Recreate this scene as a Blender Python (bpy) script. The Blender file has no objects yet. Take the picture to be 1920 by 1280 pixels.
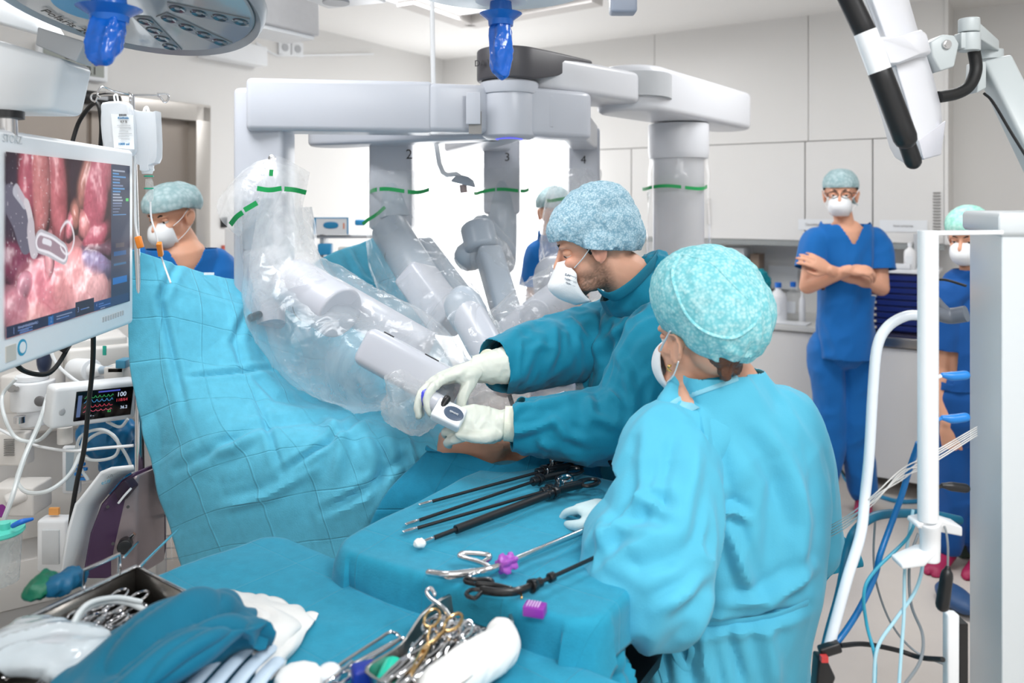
import bpy, bmesh, math, random
import numpy as np
from mathutils import Vector as V, Matrix, Quaternion
random.seed(7)
R = math.radians
SC = bpy.context.scene
COL = SC.collection
# ------------------------------------------------------------ camera
H = 1.65; F = 1500.0; HOR = 380.0
cam_data = bpy.data.cameras.new('camera'); cam = bpy.data.objects.new('camera', cam_data); COL.objects.link(cam)
cam.location = (0, 0, H); cam.rotation_euler = (R(90), 0, 0)
cam_data.sensor_width = 36; cam_data.lens = 36*F/1920; cam_data.shift_y = -(640-HOR)/1920
cam_data.clip_start = .05
cam_data.dof.use_dof = True; cam_data.dof.focus_distance = 2.0; cam_data.dof.aperture_fstop = 2.9
SC.camera = cam
# ------------------------------------------------------------ world, exposure
SC.view_settings.view_transform = 'Standard'; SC.view_settings.look = 'None'
SC.view_settings.exposure = 0.05; SC.view_settings.gamma = 1; SC.view_settings.use_curve_mapping = False
wd = bpy.data.worlds.new('world'); SC.world = wd; wd.use_nodes = True
wd.node_tree.nodes['Background'].inputs[0].default_value = (.93, .96, 1, 1)
wd.node_tree.nodes['Background'].inputs[1].default_value = 0.5
def P(px, py, d): return V(((px-960)/F*d, d, H-(py-HOR)/F*d))       # measured point of the place, from picture position and distance
def PZ(px, py, z):                                                 # the same on a level plane
    d = (H-z)*F/(py-HOR); return V(((px-960)/F*d, d, z))
def area(name, loc, rot, sx, sy, power, col=(1, 1, 1)):
    l = bpy.data.lights.new(name, 'AREA'); l.shape = 'RECTANGLE'; l.size = sx; l.size_y = sy; l.energy = power; l.color = col
    o = bpy.data.objects.new(name, l); COL.objects.link(o); o.location = loc; o.rotation_euler = rot; return o
# room axes: corner CR, U along the cabinet wall, N from it into the room
CR = V((-.583, 6.72, 0)); U = V((.8406, -.5417, 0)); N = V((-.5417, -.8406, 0)); ZC = 2.85
ANG = math.atan2(U.y, U.x)
def W(u, n, z): return CR+U*u+N*n+V((0, 0, z))
for i, (u, n, pw) in enumerate(((1.6, 1.6, 24), (3.9, 2.0, 24), (2.2, 4.3, 30), (4.9, 4.6, 42), (4.6, 6.3, 44))):  # the last is a front fill added behind the camera, no panel there
    area('ceiling_panel_and_fill_light', W(u, n, ZC-.045), (0, 0, ANG), 1.15, .55, pw, (1, 1, 1))
area('window_light', W(.7, .12, 1.3), (R(90), 0, ANG), 1.1, 1.7, 26, (.97, .99, 1))
area('window_light', W(.12, .45, 1.3), (R(90), 0, ANG+R(90)), .7, 1.7, 9, (.97, .99, 1))
# ------------------------------------------------------------ materials
def hexc(h):
    if isinstance(h, (tuple, list)): return tuple(h)+(1,) if len(h) == 3 else tuple(h)
    h = h.lstrip('#'); c = [int(h[i:i+2], 16)/255 for i in (0, 2, 4)]
    return tuple(x/12.92 if x <= .04045 else ((x+.055)/1.055)**2.4 for x in c)+(1,)
MATS = {}
def mat(name, col, rough=.5, metal=0, var=.06, scale=30, bump=0, bscale=200, spec=.5, sub=0, trans=0, alpha=1, emit=None, estr=0, coat=0, sheen=0, attr=None):
    if name in MATS: return MATS[name]
    m = bpy.data.materials.new(name); m.use_nodes = True; nt = m.node_tree; b = nt.nodes['Principled BSDF']; L = nt.links
    c = hexc(col)
    tc = nt.nodes.new('ShaderNodeTexCoord'); nz = nt.nodes.new('ShaderNodeTexNoise'); nz.inputs['Scale'].default_value = scale; nz.inputs['Detail'].default_value = 4
    L.new(tc.outputs['Object'], nz.inputs['Vector'])
    mx = nt.nodes.new('ShaderNodeMix'); mx.data_type = 'RGBA'
    mx.inputs['A'].default_value = tuple(max(0, x*(1-var)) for x in c[:3])+(1,); mx.inputs['B'].default_value = tuple(min(1, x*(1+var)) for x in c[:3])+(1,)
    L.new(nz.outputs['Fac'], mx.inputs['Factor'])
    if attr:
        at = nt.nodes.new('ShaderNodeAttribute'); at.attribute_name = attr; L.new(at.outputs['Color'], b.inputs['Base Color'])
    else: L.new(mx.outputs['Result'], b.inputs['Base Color'])
    b.inputs['Roughness'].default_value = rough; b.inputs['Metallic'].default_value = metal; b.inputs['Specular IOR Level'].default_value = spec
    b.inputs['Transmission Weight'].default_value = trans; b.inputs['Alpha'].default_value = alpha; b.inputs['Coat Weight'].default_value = coat
    b.inputs['Sheen Weight'].default_value = sheen
    if sub: b.inputs['Subsurface Weight'].default_value = sub; b.inputs['Subsurface Radius'].default_value = (.012, .005, .003)
    if emit: b.inputs['Emission Color'].default_value = hexc(emit); b.inputs['Emission Strength'].default_value = estr
    if bump:
        n2 = nt.nodes.new('ShaderNodeTexNoise'); n2.inputs['Scale'].default_value = bscale; n2.inputs['Detail'].default_value = 3; L.new(tc.outputs['Object'], n2.inputs['Vector'])
        bp = nt.nodes.new('ShaderNodeBump'); bp.inputs['Strength'].default_value = bump; bp.inputs['Distance'].default_value = .002
        L.new(n2.outputs['Fac'], bp.inputs['Height']); L.new(bp.outputs['Normal'], b.inputs['Normal'])
    MATS[name] = m; return m
def film(name, col, body, rough=.12, bump=.5, bscale=28, tl=.5, spec=.5):
    """thin plastic film: mostly see-through, a part milky, glossy on top"""
    if name in MATS: return MATS[name]
    m = bpy.data.materials.new(name); m.use_nodes = True; nt = m.node_tree; nt.nodes.clear(); L = nt.links; N_ = nt.nodes.new
    out = N_('ShaderNodeOutputMaterial'); tr = N_('ShaderNodeBsdfTransparent'); df = N_('ShaderNodeBsdfDiffuse'); tl_ = N_('ShaderNodeBsdfTranslucent'); gl = N_('ShaderNodeBsdfGlossy')
    c = hexc(col); df.inputs[0].default_value = c; tl_.inputs[0].default_value = c; gl.inputs['Roughness'].default_value = rough
    m1 = N_('ShaderNodeMixShader'); m1.inputs[0].default_value = tl; L.new(df.outputs[0], m1.inputs[1]); L.new(tl_.outputs[0], m1.inputs[2])
    m2 = N_('ShaderNodeMixShader'); L.new(tr.outputs[0], m2.inputs[1]); L.new(m1.outputs[0], m2.inputs[2])
    m3 = N_('ShaderNodeMixShader'); L.new(m2.outputs[0], m3.inputs[1]); L.new(gl.outputs[0], m3.inputs[2]); L.new(m3.outputs[0], out.inputs[0])
    fr = N_('ShaderNodeLayerWeight'); fr.inputs[0].default_value = .5; pw = N_('ShaderNodeMath'); pw.operation = 'POWER'; pw.inputs[1].default_value = 4; L.new(fr.outputs['Facing'], pw.inputs[0])
    ma = N_('ShaderNodeMath'); ma.operation = 'MULTIPLY_ADD'; ma.inputs[1].default_value = .35*spec*2; ma.inputs[2].default_value = .035; L.new(pw.outputs[0], ma.inputs[0]); L.new(ma.outputs[0], m3.inputs[0])
    tc = N_('ShaderNodeTexCoord'); nz = N_('ShaderNodeTexNoise'); nz.inputs['Scale'].default_value = bscale*.4; nz.inputs['Detail'].default_value = 5; nz.inputs['Distortion'].default_value = 1.2
    L.new(tc.outputs['Object'], nz.inputs['Vector'])
    mr = N_('ShaderNodeMapRange'); mr.inputs['From Min'].default_value = .35; mr.inputs['From Max'].default_value = .68; mr.inputs['To Min'].default_value = body*.55; mr.inputs['To Max'].default_value = min(1, body*1.5)
    L.new(nz.outputs['Fac'], mr.inputs['Value']); L.new(mr.outputs['Result'], m2.inputs[0])
    vo = N_('ShaderNodeTexNoise'); vo.inputs['Scale'].default_value = bscale; vo.inputs['Detail'].default_value = 4; vo.inputs['Distortion'].default_value = 2.5; L.new(tc.outputs['Object'], vo.inputs['Vector'])
    bp = N_('ShaderNodeBump'); bp.inputs['Strength'].default_value = bump; bp.inputs['Distance'].default_value = .01; L.new(vo.outputs['Fac'], bp.inputs['Height'])
    for n in (df, gl, fr): L.new(bp.outputs['Normal'], n.inputs['Normal'])
    MATS[name] = m; return m
def emis(name, col, s):
    if name in MATS: return MATS[name]
    m = bpy.data.materials.new(name); m.use_nodes = True; nt = m.node_tree; b = nt.nodes['Principled BSDF']
    b.inputs['Base Color'].default_value = (.02, .02, .02, 1); b.inputs['Emission Color'].default_value = hexc(col); b.inputs['Emission Strength'].default_value = s
    MATS[name] = m; return m
def cloth(name, col, var=.05, rough=.75, bump=.35, tl=.12, sheen=.15, fiber=320):
    """non-woven or woven cloth: fine weave bump, a little light through it"""
    if name in MATS: return MATS[name]
    m = mat(name, col, rough=rough, var=var, scale=9, bump=bump, bscale=fiber, sheen=sheen, spec=.25)
    nt = m.node_tree; L = nt.links; b = nt.nodes['Principled BSDF']; out = nt.nodes['Material Output']
    t = nt.nodes.new('ShaderNodeBsdfTranslucent'); t.inputs[0].default_value = hexc(col); mx = nt.nodes.new('ShaderNodeMixShader'); mx.inputs[0].default_value = tl
    L.new(b.outputs[0], mx.inputs[1]); L.new(t.outputs[0], mx.inputs[2]); L.new(mx.outputs[0], out.inputs[0])
    return m
def creased(name, col, pitch=.11, k=.55, **kw):
    """cloth with the sharp pressed lines of its packaging, running with the sheet"""
    if name in MATS: return MATS[name]
    m = cloth(name, col, **kw); nt = m.node_tree; L = nt.links; N_ = nt.nodes.new; b = nt.nodes['Principled BSDF']
    uv = N_('ShaderNodeUVMap'); nz = N_('ShaderNodeTexNoise'); nz.inputs['Scale'].default_value = 4; L.new(uv.outputs[0], nz.inputs[0])
    vm = N_('ShaderNodeVectorMath'); vm.operation = 'MULTIPLY_ADD'; vm.inputs[1].default_value = (.02, .02, 0); L.new(nz.outputs['Color'], vm.inputs[0]); L.new(uv.outputs[0], vm.inputs[2])
    sp = N_('ShaderNodeSeparateXYZ'); L.new(vm.outputs[0], sp.inputs[0]); outs = []
    for ax, p_ in (('X', pitch), ('Y', pitch*1.12)):
        pp = N_('ShaderNodeMath'); pp.operation = 'PINGPONG'; pp.inputs[1].default_value = p_/2; L.new(sp.outputs[ax], pp.inputs[0])
        mr = N_('ShaderNodeMapRange'); mr.interpolation_type = 'SMOOTHSTEP'; mr.inputs['From Min'].default_value = 0; mr.inputs['From Max'].default_value = .0032; mr.inputs['To Min'].default_value = 1; mr.inputs['To Max'].default_value = 0; L.new(pp.outputs[0], mr.inputs[0]); outs.append(mr)
    ad = N_('ShaderNodeMath'); ad.operation = 'SUBTRACT'; L.new(outs[0].outputs[0], ad.inputs[0]); L.new(outs[1].outputs[0], ad.inputs[1])
    old = [l for l in nt.links if l.to_node == b and l.to_socket.name == 'Normal'][0].from_node
    bp = N_('ShaderNodeBump'); bp.inputs['Strength'].default_value = k; bp.inputs['Distance'].default_value = .003; L.new(ad.outputs[0], bp.inputs['Height']); L.new(old.outputs[0], bp.inputs['Normal']); L.new(bp.outputs[0], b.inputs['Normal'])
    n3 = N_('ShaderNodeTexNoise'); n3.inputs['Scale'].default_value = 38; n3.inputs['Detail'].default_value = 8; n3.inputs['Roughness'].default_value = .65; tc = [n for n in nt.nodes if n.type == 'TEX_COORD'][0]; L.new(tc.outputs['Object'], n3.inputs[0])
    mx = [n for n in nt.nodes if n.type == 'MIX'][0]; L.new(n3.outputs['Fac'], mx.inputs['Factor']); c = hexc(col)
    mx.inputs['A'].default_value = tuple(x*.78 for x in c[:3])+(1,); mx.inputs['B'].default_value = tuple(min(1, x*1.2) for x in c[:3])+(1,)
    return m
def setuv(me, uv):
    l = me.uv_layers.new(name='UVMap'); idx = np.empty(len(me.loops), dtype=np.int64); me.loops.foreach_get('vertex_index', idx); l.data.foreach_set('uv', np.asarray(uv)[idx].ravel())
# ------------------------------------------------------------ numeric noise
def _hash(i, j, k, s):
    n = (i*73856093) ^ (j*19349663) ^ (k*83492791) ^ (s*2654435761 & 0x7fffffff)
    n = (n ^ (n >> 13))*1274126177 & 0x7fffffff
    n = (n ^ (n >> 16)) & 0xffff
    return n/32767.5-1
def vn(p, s=0):
    p = np.asarray(p, float); f = np.floor(p); i = f.astype(np.int64); t = p-f; t = t*t*(3-2*t); r = 0
    for a in (0, 1):
        for b in (0, 1):
            for c in (0, 1):
                w = (t[:, 0] if a else 1-t[:, 0])*(t[:, 1] if b else 1-t[:, 1])*(t[:, 2] if c else 1-t[:, 2])
                r = r+w*_hash(i[:, 0]+a, i[:, 1]+b, i[:, 2]+c, s)
    return r
def folds(p, axis, along, across, s=0, warp=.5, sharp=1.0):
    """fold lines that run along an axis: long in that direction, short across it"""
    a = np.array(V(axis).normalized()); p = np.asarray(p, float)
    w = np.stack([vn(p/(across*2.3), s+11), vn(p/(across*2.3), s+12), vn(p/(across*2.3), s+13)], 1)*warp*across
    q = p+w; al = q@a; perp = q-np.outer(al, a)
    q = perp/across+np.outer(al/along, a)
    n = vn(q, s)
    return 1-2*np.abs(n)**sharp
# ------------------------------------------------------------ mesh builder
def basis(d, up=(0, 0, 1)):
    z = V(d).normalized(); u = V(up)
    if abs(z.dot(u.normalized())) > .98: u = V((1, 0, 0)) if abs(z.x) < .9 else V((0, 1, 0))
    x = u.cross(z).normalized(); y = z.cross(x).normalized()
    return x, y, z
def spline(pts, n=8, closed=False):
    pts = [V(p) for p in pts]; m = len(pts); out = []
    if m < 3 and not closed: return [pts[0].lerp(pts[1], i/n) for i in range(n+1)]
    for i in range(m if closed else m-1):
        g = lambda k: pts[k % m] if closed else (pts[k] if 0 <= k < m else (pts[0]*2-pts[1] if k < 0 else pts[-1]*2-pts[-2]))
        a, b, c, d = g(i-1), g(i), g(i+1), g(i+2)
        for j in range(n):
            t = j/n; out.append(.5*((2*b)+(c-a)*t+(2*a-5*b+4*c-d)*t*t+(3*b-a-3*c+d)*t**3))
    if not closed: out.append(pts[-1])
    return out
def lerpl(l, n):
    m = len(l)-1; o = []
    for i in range(n):
        t = i/(n-1)*m; k = min(int(t), m-1); t -= k; t = t*t*(3-2*t)*.5+t*.5
        a, b = l[k], l[k+1]
        o.append(a+(b-a)*t if not isinstance(a, (tuple, list)) else tuple(x+(y-x)*t for x, y in zip(a, b)))
    return o
class MB:
    def __init__(s): s.v = []; s.f = []; s.mi = []; s.m = 0
    def add(s, vs, fs):
        k = len(s.v); s.v += [tuple(v) for v in vs]; s.f += [tuple(i+k for i in f) for f in fs]; s.mi += [s.m]*len(fs); return s
    def box(s, c, sz, M=None):
        h = [x/2 for x in sz]; c = V(c); vs = []
        for x in (-1, 1):
            for y in (-1, 1):
                for z in (-1, 1):
                    p = V((x*h[0], y*h[1], z*h[2])); vs.append(c+(M@p if M else p))
        return s.add(vs, [(0, 1, 3, 2), (4, 6, 7, 5), (0, 4, 5, 1), (2, 3, 7, 6), (0, 2, 6, 4), (1, 5, 7, 3)])
    def beam(s, a, b, w, h, up=(0, 0, 1), w2=None, h2=None):
        a, b = V(a), V(b); x, y, z = basis(b-a, up); w2 = w2 or w; h2 = h2 or h; vs = []
        for p, ww, hh in ((a, w, h), (b, w2, h2)):
            for sx, sy in ((-1, -1), (1, -1), (1, 1), (-1, 1)): vs.append(p+x*sx*ww/2+y*sy*hh/2)
        return s.add(vs, [(3, 2, 1, 0), (4, 5, 6, 7), (0, 1, 5, 4), (1, 2, 6, 5), (2, 3, 7, 6), (3, 0, 4, 7)])
    def rings(s, rs, caps=True):
        n = len(rs[0]); vs = [v for r in rs for v in r]; fs = []
        for i in range(len(rs)-1):
            for j in range(n): k = (j+1) % n; fs.append((i*n+j, i*n+k, (i+1)*n+k, (i+1)*n+j))
        if caps: fs.append(tuple(range(n-1, -1, -1))); fs.append(tuple((len(rs)-1)*n+j for j in range(n)))
        return s.add(vs, fs)
    def cyl(s, a, b, r, r2=None, n=24, caps=True):
        a, b = V(a), V(b); r2 = r if r2 is None else r2; x, y, z = basis(b-a)
        return s.rings([[p+x*math.cos(t)*q+y*math.sin(t)*q for t in [2*math.pi*i/n for i in range(n)]] for p, q in ((a, r), (b, r2))], caps)
    def tube(s, pts, r, n=10, res=6, raw=False, up=(0, 0, 1), round_=False):
        """a swept round or oval tube; r a number, a list, or a list of (side, height) pairs"""
        P_ = [V(p) for p in pts] if raw else spline(pts, res); m = len(P_)
        rr = lerpl(r, m) if isinstance(r, list) else [r]*m
        T = [(P_[min(i+1, m-1)]-P_[max(i-1, 0)]).normalized() for i in range(m)]
        x, y, _ = basis(T[0], up); rs = []
        for i in range(m):
            if i: q = T[i-1].rotation_difference(T[i]); x = q@x; y = q@y
            a, b = rr[i] if isinstance(rr[i], tuple) else (rr[i], rr[i])
            rs.append([P_[i]+x*math.cos(t)*a+y*math.sin(t)*b for t in [2*math.pi*k/n for k in range(n)]])
        if round_:
            for end, sg in ((0, -1), (-1, 1)):
                c = P_[end]; t = T[end]*sg; base = rs[end]; rm = max((v-c).length for v in base); extra = []
                for ph in (30, 55, 78):
                    extra.append([c+(v-c)*math.cos(R(ph))+t*min(rm, (v-c).length)*math.sin(R(ph)) for v in base])
                rs = extra[::-1]+rs if end == 0 else rs+extra
        return s.rings(rs)
    def ell(s, c, r, M=None, nu=20, nv=12, p=1.0):
        c = V(c); r = (r, r, r) if not isinstance(r, (tuple, list)) else r; rs = []
        sp = lambda x: math.copysign(abs(x)**p, x)
        for i in range(1, nv):
            a = math.pi*i/nv-math.pi/2
            ring = []
            for j in range(nu):
                b = 2*math.pi*j/nu; q = V((r[0]*sp(math.cos(a))*sp(math.cos(b)), r[1]*sp(math.cos(a))*sp(math.sin(b)), r[2]*sp(math.sin(a))))
                ring.append(c+(M@q if M else q))
            rs.append(ring)
        k = len(s.v); s.rings(rs, False)
        z = V((0, 0, r[2])); lo = c-(M@z if M else z); hi = c+(M@z if M else z); k2 = len(s.v); s.v += [tuple(lo), tuple(hi)]
        for j in range(nu):
            s.f.append((k2, k+(j+1) % nu, k+j)); s.f.append((k2+1, k+(nv-2)*nu+j, k+(nv-2)*nu+(j+1) % nu)); s.mi += [s.m]*2
        return s
    def lathe(s, c, prof, axis=(0, 0, 1), n=28, caps=True):
        x, y, z = basis(axis); c = V(c)
        return s.rings([[c+z*h+x*math.cos(t)*r+y*math.sin(t)*r for t in [2*math.pi*i/n for i in range(n)]] for r, h in prof], caps)
    def prism(s, pts, n, t):
        """outline of 3-D points given a thickness t along n"""
        pts = [V(p) for p in pts]; n = V(n).normalized()*t; m = len(pts)
        a = sum((pts[i].cross(pts[(i+1) % m]) for i in range(m)), V()).dot(n)
        if a < 0: pts = pts[::-1]
        vs = pts+[p+n for p in pts]; fs = [tuple(range(m-1, -1, -1)), tuple(range(m, 2*m))]+[(i, (i+1) % m, m+(i+1) % m, m+i) for i in range(m)]
        return s.add(vs, fs)
    def grid(s, fn, nu, nv):
        vs = [fn(i/nu, j/nv) for j in range(nv+1) for i in range(nu+1)]
        return s.add(vs, [(j*(nu+1)+i, j*(nu+1)+i+1, (j+1)*(nu+1)+i+1, (j+1)*(nu+1)+i) for j in range(nv) for i in range(nu)])
    def mesh(s, name='m'):
        me = bpy.data.meshes.new(name); me.from_pydata(s.v, [], s.f); me.polygons.foreach_set('material_index', s.mi); me.update(); return me
def tag(o, label=None, cat=None, group=None, kind=None):
    if label: o['label'] = label
    if cat: o['category'] = cat
    if group: o['group'] = group
    if kind: o['kind'] = kind
    return o
def thing(name, label, cat, loc=(0, 0, 0), group=None, rz=0):
    o = bpy.data.objects.new(name, None); COL.objects.link(o); o.location = loc; o.rotation_euler = (0, 0, rz); o.empty_display_size = .05
    return tag(o, label, cat, group)
def wloc(o):
    p = V()
    while o: p = p+V(o.location); o = o.parent
    return p
def obj(name, mb, m, parent=None, bevel=0, seg=3, ang=35, smooth=True, label=None, local=False, origin=None, solid=0, double=False, sub=0):
    """link a mesh (built in world places) as one object; under a parent it keeps its place"""
    me = mb if isinstance(mb, bpy.types.Mesh) else mb.mesh(name)
    me.name = name
    if bevel:
        bm = bmesh.new(); bm.from_mesh(me); bmesh.ops.recalc_face_normals(bm, faces=bm.faces)
        es = [e for e in bm.edges if len(e.link_faces) == 2 and e.calc_face_angle(0) > R(ang)]
        bmesh.ops.bevel(bm, geom=es, offset=bevel, segments=seg, profile=.5, affect='EDGES', clamp_overlap=True)
        bm.to_mesh(me); bm.free()
    elif not double:
        bm = bmesh.new(); bm.from_mesh(me); bmesh.ops.recalc_face_normals(bm, faces=bm.faces); bm.to_mesh(me); bm.free()
    if smooth:
        me.polygons.foreach_set('use_smooth', [True]*len(me.polygons)); me.set_sharp_from_angle(angle=R(40))
    for x in (m if isinstance(m, (list, tuple)) else [m]): me.materials.append(x)
    o = bpy.data.objects.new(name, me); COL.objects.link(o)
    off = wloc(parent) if parent else (V(origin) if origin else V(me.vertices[0].co) if len(me.vertices) else V())
    if not local:
        if not parent and not origin and len(me.vertices):
            co = np.empty(len(me.vertices)*3); me.vertices.foreach_get('co', co); co = co.reshape(-1, 3); lo = co.min(0); hi = co.max(0)
            off = V(((lo[0]+hi[0])/2, (lo[1]+hi[1])/2, lo[2]))
        me.transform(Matrix.Translation(-off))
    if parent: o.parent = parent
    elif not local: o.location = off
    if solid:
        md = o.modifiers.new('thickness', 'SOLIDIFY'); md.thickness = solid; md.offset = 0
    if label: o['label'] = label
    return o
def one(name, mb, m, label, cat, group=None, **k):
    o = obj(name, mb, m, None, **k); return tag(o, label, cat, group)
def struct(name, mb, m, **k):
    o = obj(name, mb, m, None, **k); o['kind'] = 'structure'; return o
def getco(me):
    a = np.empty(len(me.vertices)*3); me.vertices.foreach_get('co', a); return a.reshape(-1, 3)
def getno(me):
    a = np.empty(len(me.vertices)*3); me.vertex_normals.foreach_get('vector', a); return a.reshape(-1, 3)
def fuse(mb, vox=.006, sm=3, fn=None, cut=None, sm2=1):
    """one continuous skin over overlapping shapes; fn gives the height of folds along the normal, cut opens it"""
    o = bpy.data.objects.new('t', mb.mesh('t')); COL.objects.link(o)
    md = o.modifiers.new('r', 'REMESH'); md.mode = 'VOXEL'; md.voxel_size = vox
    if sm: s_ = o.modifiers.new('s', 'SMOOTH'); s_.factor = .5; s_.iterations = sm
    dg = bpy.context.evaluated_depsgraph_get(); me = bpy.data.meshes.new_from_object(o.evaluated_get(dg)); om = o.data
    bpy.data.objects.remove(o); bpy.data.meshes.remove(om)
    if fn:
        co = getco(me); no = getno(me); h = fn(co, no)
        co = co+(no*h[:, None] if h.ndim == 1 else h); me.vertices.foreach_set('co', co.ravel()); me.update()
    if sm2 and fn:
        o = bpy.data.objects.new('t', me); COL.objects.link(o); s_ = o.modifiers.new('s', 'SMOOTH'); s_.factor = .4; s_.iterations = sm2
        dg = bpy.context.evaluated_depsgraph_get(); m2 = bpy.data.meshes.new_from_object(o.evaluated_get(dg)); bpy.data.objects.remove(o); bpy.data.meshes.remove(me); me = m2
    if cut:                      # opened along a smooth edge: positive values go
        co = getco(me); f = cut(co).astype(float); bm = bmesh.new(); bm.from_mesh(me); bm.verts.ensure_lookup_table(); mv = {}
        for e in bm.edges:
            i, j = e.verts[0].index, e.verts[1].index
            if (f[i] > 0) != (f[j] > 0):
                p, n_ = (i, j) if f[i] > 0 else (j, i); t = f[n_]/(f[n_]-f[p]+1e-12); mv.setdefault(p, []).append(co[n_]+(co[p]-co[n_])*t)
        kill = [v for v in bm.verts if f[v.index] > 0 and v.index not in mv]
        for p, l in mv.items(): bm.verts[p].co = V(sum(l)/len(l))
        edge = set(mv); fk = [q for q in bm.faces if all(v.index in edge for v in q.verts)]
        bmesh.ops.delete(bm, geom=fk, context='FACES'); bmesh.ops.delete(bm, geom=kill, context='VERTS'); bm.to_mesh(me); bm.free()
    return me
def patch(rows, nu=90, nv=90, fn=None):
    """a cloth sheet through a grid of places, with folds"""
    cols = [spline(r, 12) for r in rows]
    def at(l, t): t = t*(len(l)-1); k = min(int(t), len(l)-2); return l[k].lerp(l[k+1], t-k)
    g = []
    cs = [spline([at(c, i/nu) for c in cols], 12) for i in range(nu+1)]
    vs = [at(cs[i], j/nv) for j in range(nv+1) for i in range(nu+1)]
    mb = MB(); mb.add(vs, [(j*(nu+1)+i, j*(nu+1)+i+1, (j+1)*(nu+1)+i+1, (j+1)*(nu+1)+i) for j in range(nv) for i in range(nu)])
    me = mb.mesh('sheet'); c0 = getco(me).reshape(nv+1, nu+1, 3)
    du = np.concatenate([[0], np.cumsum(np.linalg.norm(np.diff(c0[nv//2], axis=0), axis=1))]); dv = np.concatenate([[0], np.cumsum(np.linalg.norm(np.diff(c0[:, nu//2], axis=0), axis=1))])
    gu, gv = np.meshgrid(du, dv); setuv(me, np.stack([gu.ravel(), gv.ravel()], 1))
    if fn:
        co = getco(me); no = getno(me); uv = np.array([(i/nu, j/nv) for j in range(nv+1) for i in range(nu+1)])
        h = fn(co, uv); co = co+(no*h[:, None] if h.ndim == 1 else h); me.vertices.foreach_set('co', co.ravel()); me.update()
    return me
def text(s_, loc, x, up, size, m, parent=None, name='lettering', depth=.0008, align='CENTER'):
    cu = bpy.data.curves.new('t', 'FONT'); cu.body = s_; cu.size = size; cu.align_x = align; cu.align_y = 'CENTER'; cu.extrude = depth; cu.resolution_u = 3
    o = bpy.data.objects.new('t', cu); COL.objects.link(o)
    me = bpy.data.meshes.new_from_object(o.evaluated_get(bpy.context.evaluated_depsgraph_get())); bpy.data.objects.remove(o); bpy.data.curves.remove(cu)
    x = V(x).normalized(); up = V(up); up = (up-x*up.dot(x)).normalized(); z = x.cross(up)
    M = Matrix((x, up, z)).transposed().to_4x4(); M.translation = V(loc)
    me.transform(M); return obj(name, me, m, parent, smooth=False)
from mathutils.bvhtree import BVHTree
_bv = {}
def onmesh(o, px, py, off=.001):
    """the place on a thing's near surface that is seen at a measured picture position"""
    if o.name not in _bv:
        L = wloc(o); _bv[o.name] = BVHTree.FromPolygons([v.co+L for v in o.data.vertices], [tuple(p.vertices) for p in o.data.polygons])
    d = V(((px-960)/F, 1, -(py-HOR)/F)).normalized(); h = _bv[o.name].ray_cast(V((0, 0, H)), d)
    return None if h[0] is None else h[0]-d*off
def online(o, pts, off=.001, n=6):
    q = spline([V((x, y, 0)) for x, y in pts], n); r = [onmesh(o, p.x, p.y, off) for p in q]; return [p for p in r if p is not None]
def ridges(specs):
    """drawn-out folds of a garment between measured places: (points, distance, half width, height)"""
    S_ = []
    for pts, d, w, amp in specs:
        q = [P(x, y, d) for x, y in pts]; S_.append((np.array([[p.x, p.z] for p in q]), d, w, amp))
    def f(co, no):
        h = np.zeros(len(co)); vis = np.clip(-no[:, 1]*2, 0, 1); 
        for q, d, w, amp in S_:
            s = d/np.maximum(co[:, 1], .3); u = np.stack([co[:, 0]*s, (co[:, 2]-H)*s+H], 1); best = np.full(len(co), 9.); tt = np.zeros(len(co)); sg = np.ones(len(co)); m = len(q)-1
            for i in range(m):
                a, b = q[i], q[i+1]; ab = b-a; t = np.clip(((u-a)@ab)/(ab@ab), 0, 1); v = u-(a+t[:, None]*ab); dd = np.hypot(v[:, 0], v[:, 1]); k = dd < best; best = np.where(k, dd, best); tt = np.where(k, (i+t)/m, tt); sg = np.where(k, np.sign(ab[0]*v[:, 1]-ab[1]*v[:, 0]), sg)
            prof = np.exp(-(best/w)**2)-.55*np.exp(-((best-1.6*w)/(w*1.1))**2); near = np.exp(-(np.abs(co[:, 1]-d)/.22)**4)
            h += amp*prof*vis*near*np.clip(4*tt*(1-tt)+.25, 0, 1)
        return h
    return f
def copy_tree(o, parent=None):
    c = o.copy(); COL.objects.link(c)
    if parent: c.parent = parent
    for ch in list(o.children): copy_tree(ch, c)
    return c
def frame(x, up):
    x = V(x).normalized(); up = V(up); z = (up-x*up.dot(x)).normalized(); y = z.cross(x); return Matrix((x, y, z)).transposed()
# shared materials
M_wall = mat('wall_paint', '#e5e4e2', .55, var=.015, scale=3)
M_ceil = mat('ceiling_paint', '#f0efed', .8, var=.01, scale=3)
M_floor = mat('floor_vinyl', '#cdc6bf', .3, var=.04, scale=14, spec=.4)
M_cab = mat('cabinet_laminate', '#e6e5e3', .35, var=.01, scale=4)
M_gap = mat('gap_grey', '#8c8a88', .6)  # plain grey for joints, slots and small print
M_steel = mat('brushed_steel', '#b9b6b2', .28, 1, var=.08, scale=60)
M_chrome = mat('polished_steel', '#d8d8da', .14, 1, var=.03)
M_dark = mat('dark_plastic', '#141518', .38, var=.1)
M_blackr = mat('black_rubber', '#0c0d0f', .55, var=.1)
M_white = mat('white_plastic', '#eceff2', .32, var=.015)
M_grey = mat('grey_plastic', '#b6b9bd', .4, var=.02)
M_robot = mat('robot_shell', '#bec2cb', .3, var=.012, scale=6)
M_robot2 = mat('robot_joint_shell', '#a9b4bf', .32, var=.012, scale=6)
M_clear = film('clear_plastic', '#f4f8fa', .16, bump=.15)
M_skin = mat('skin', '#e0a88c', .5, var=.09, scale=25, bump=.15, bscale=500, sub=.12, spec=.35)
M_tube = mat('translucent_tubing', '#e6edef', .2, var=.02, alpha=.75)
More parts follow.
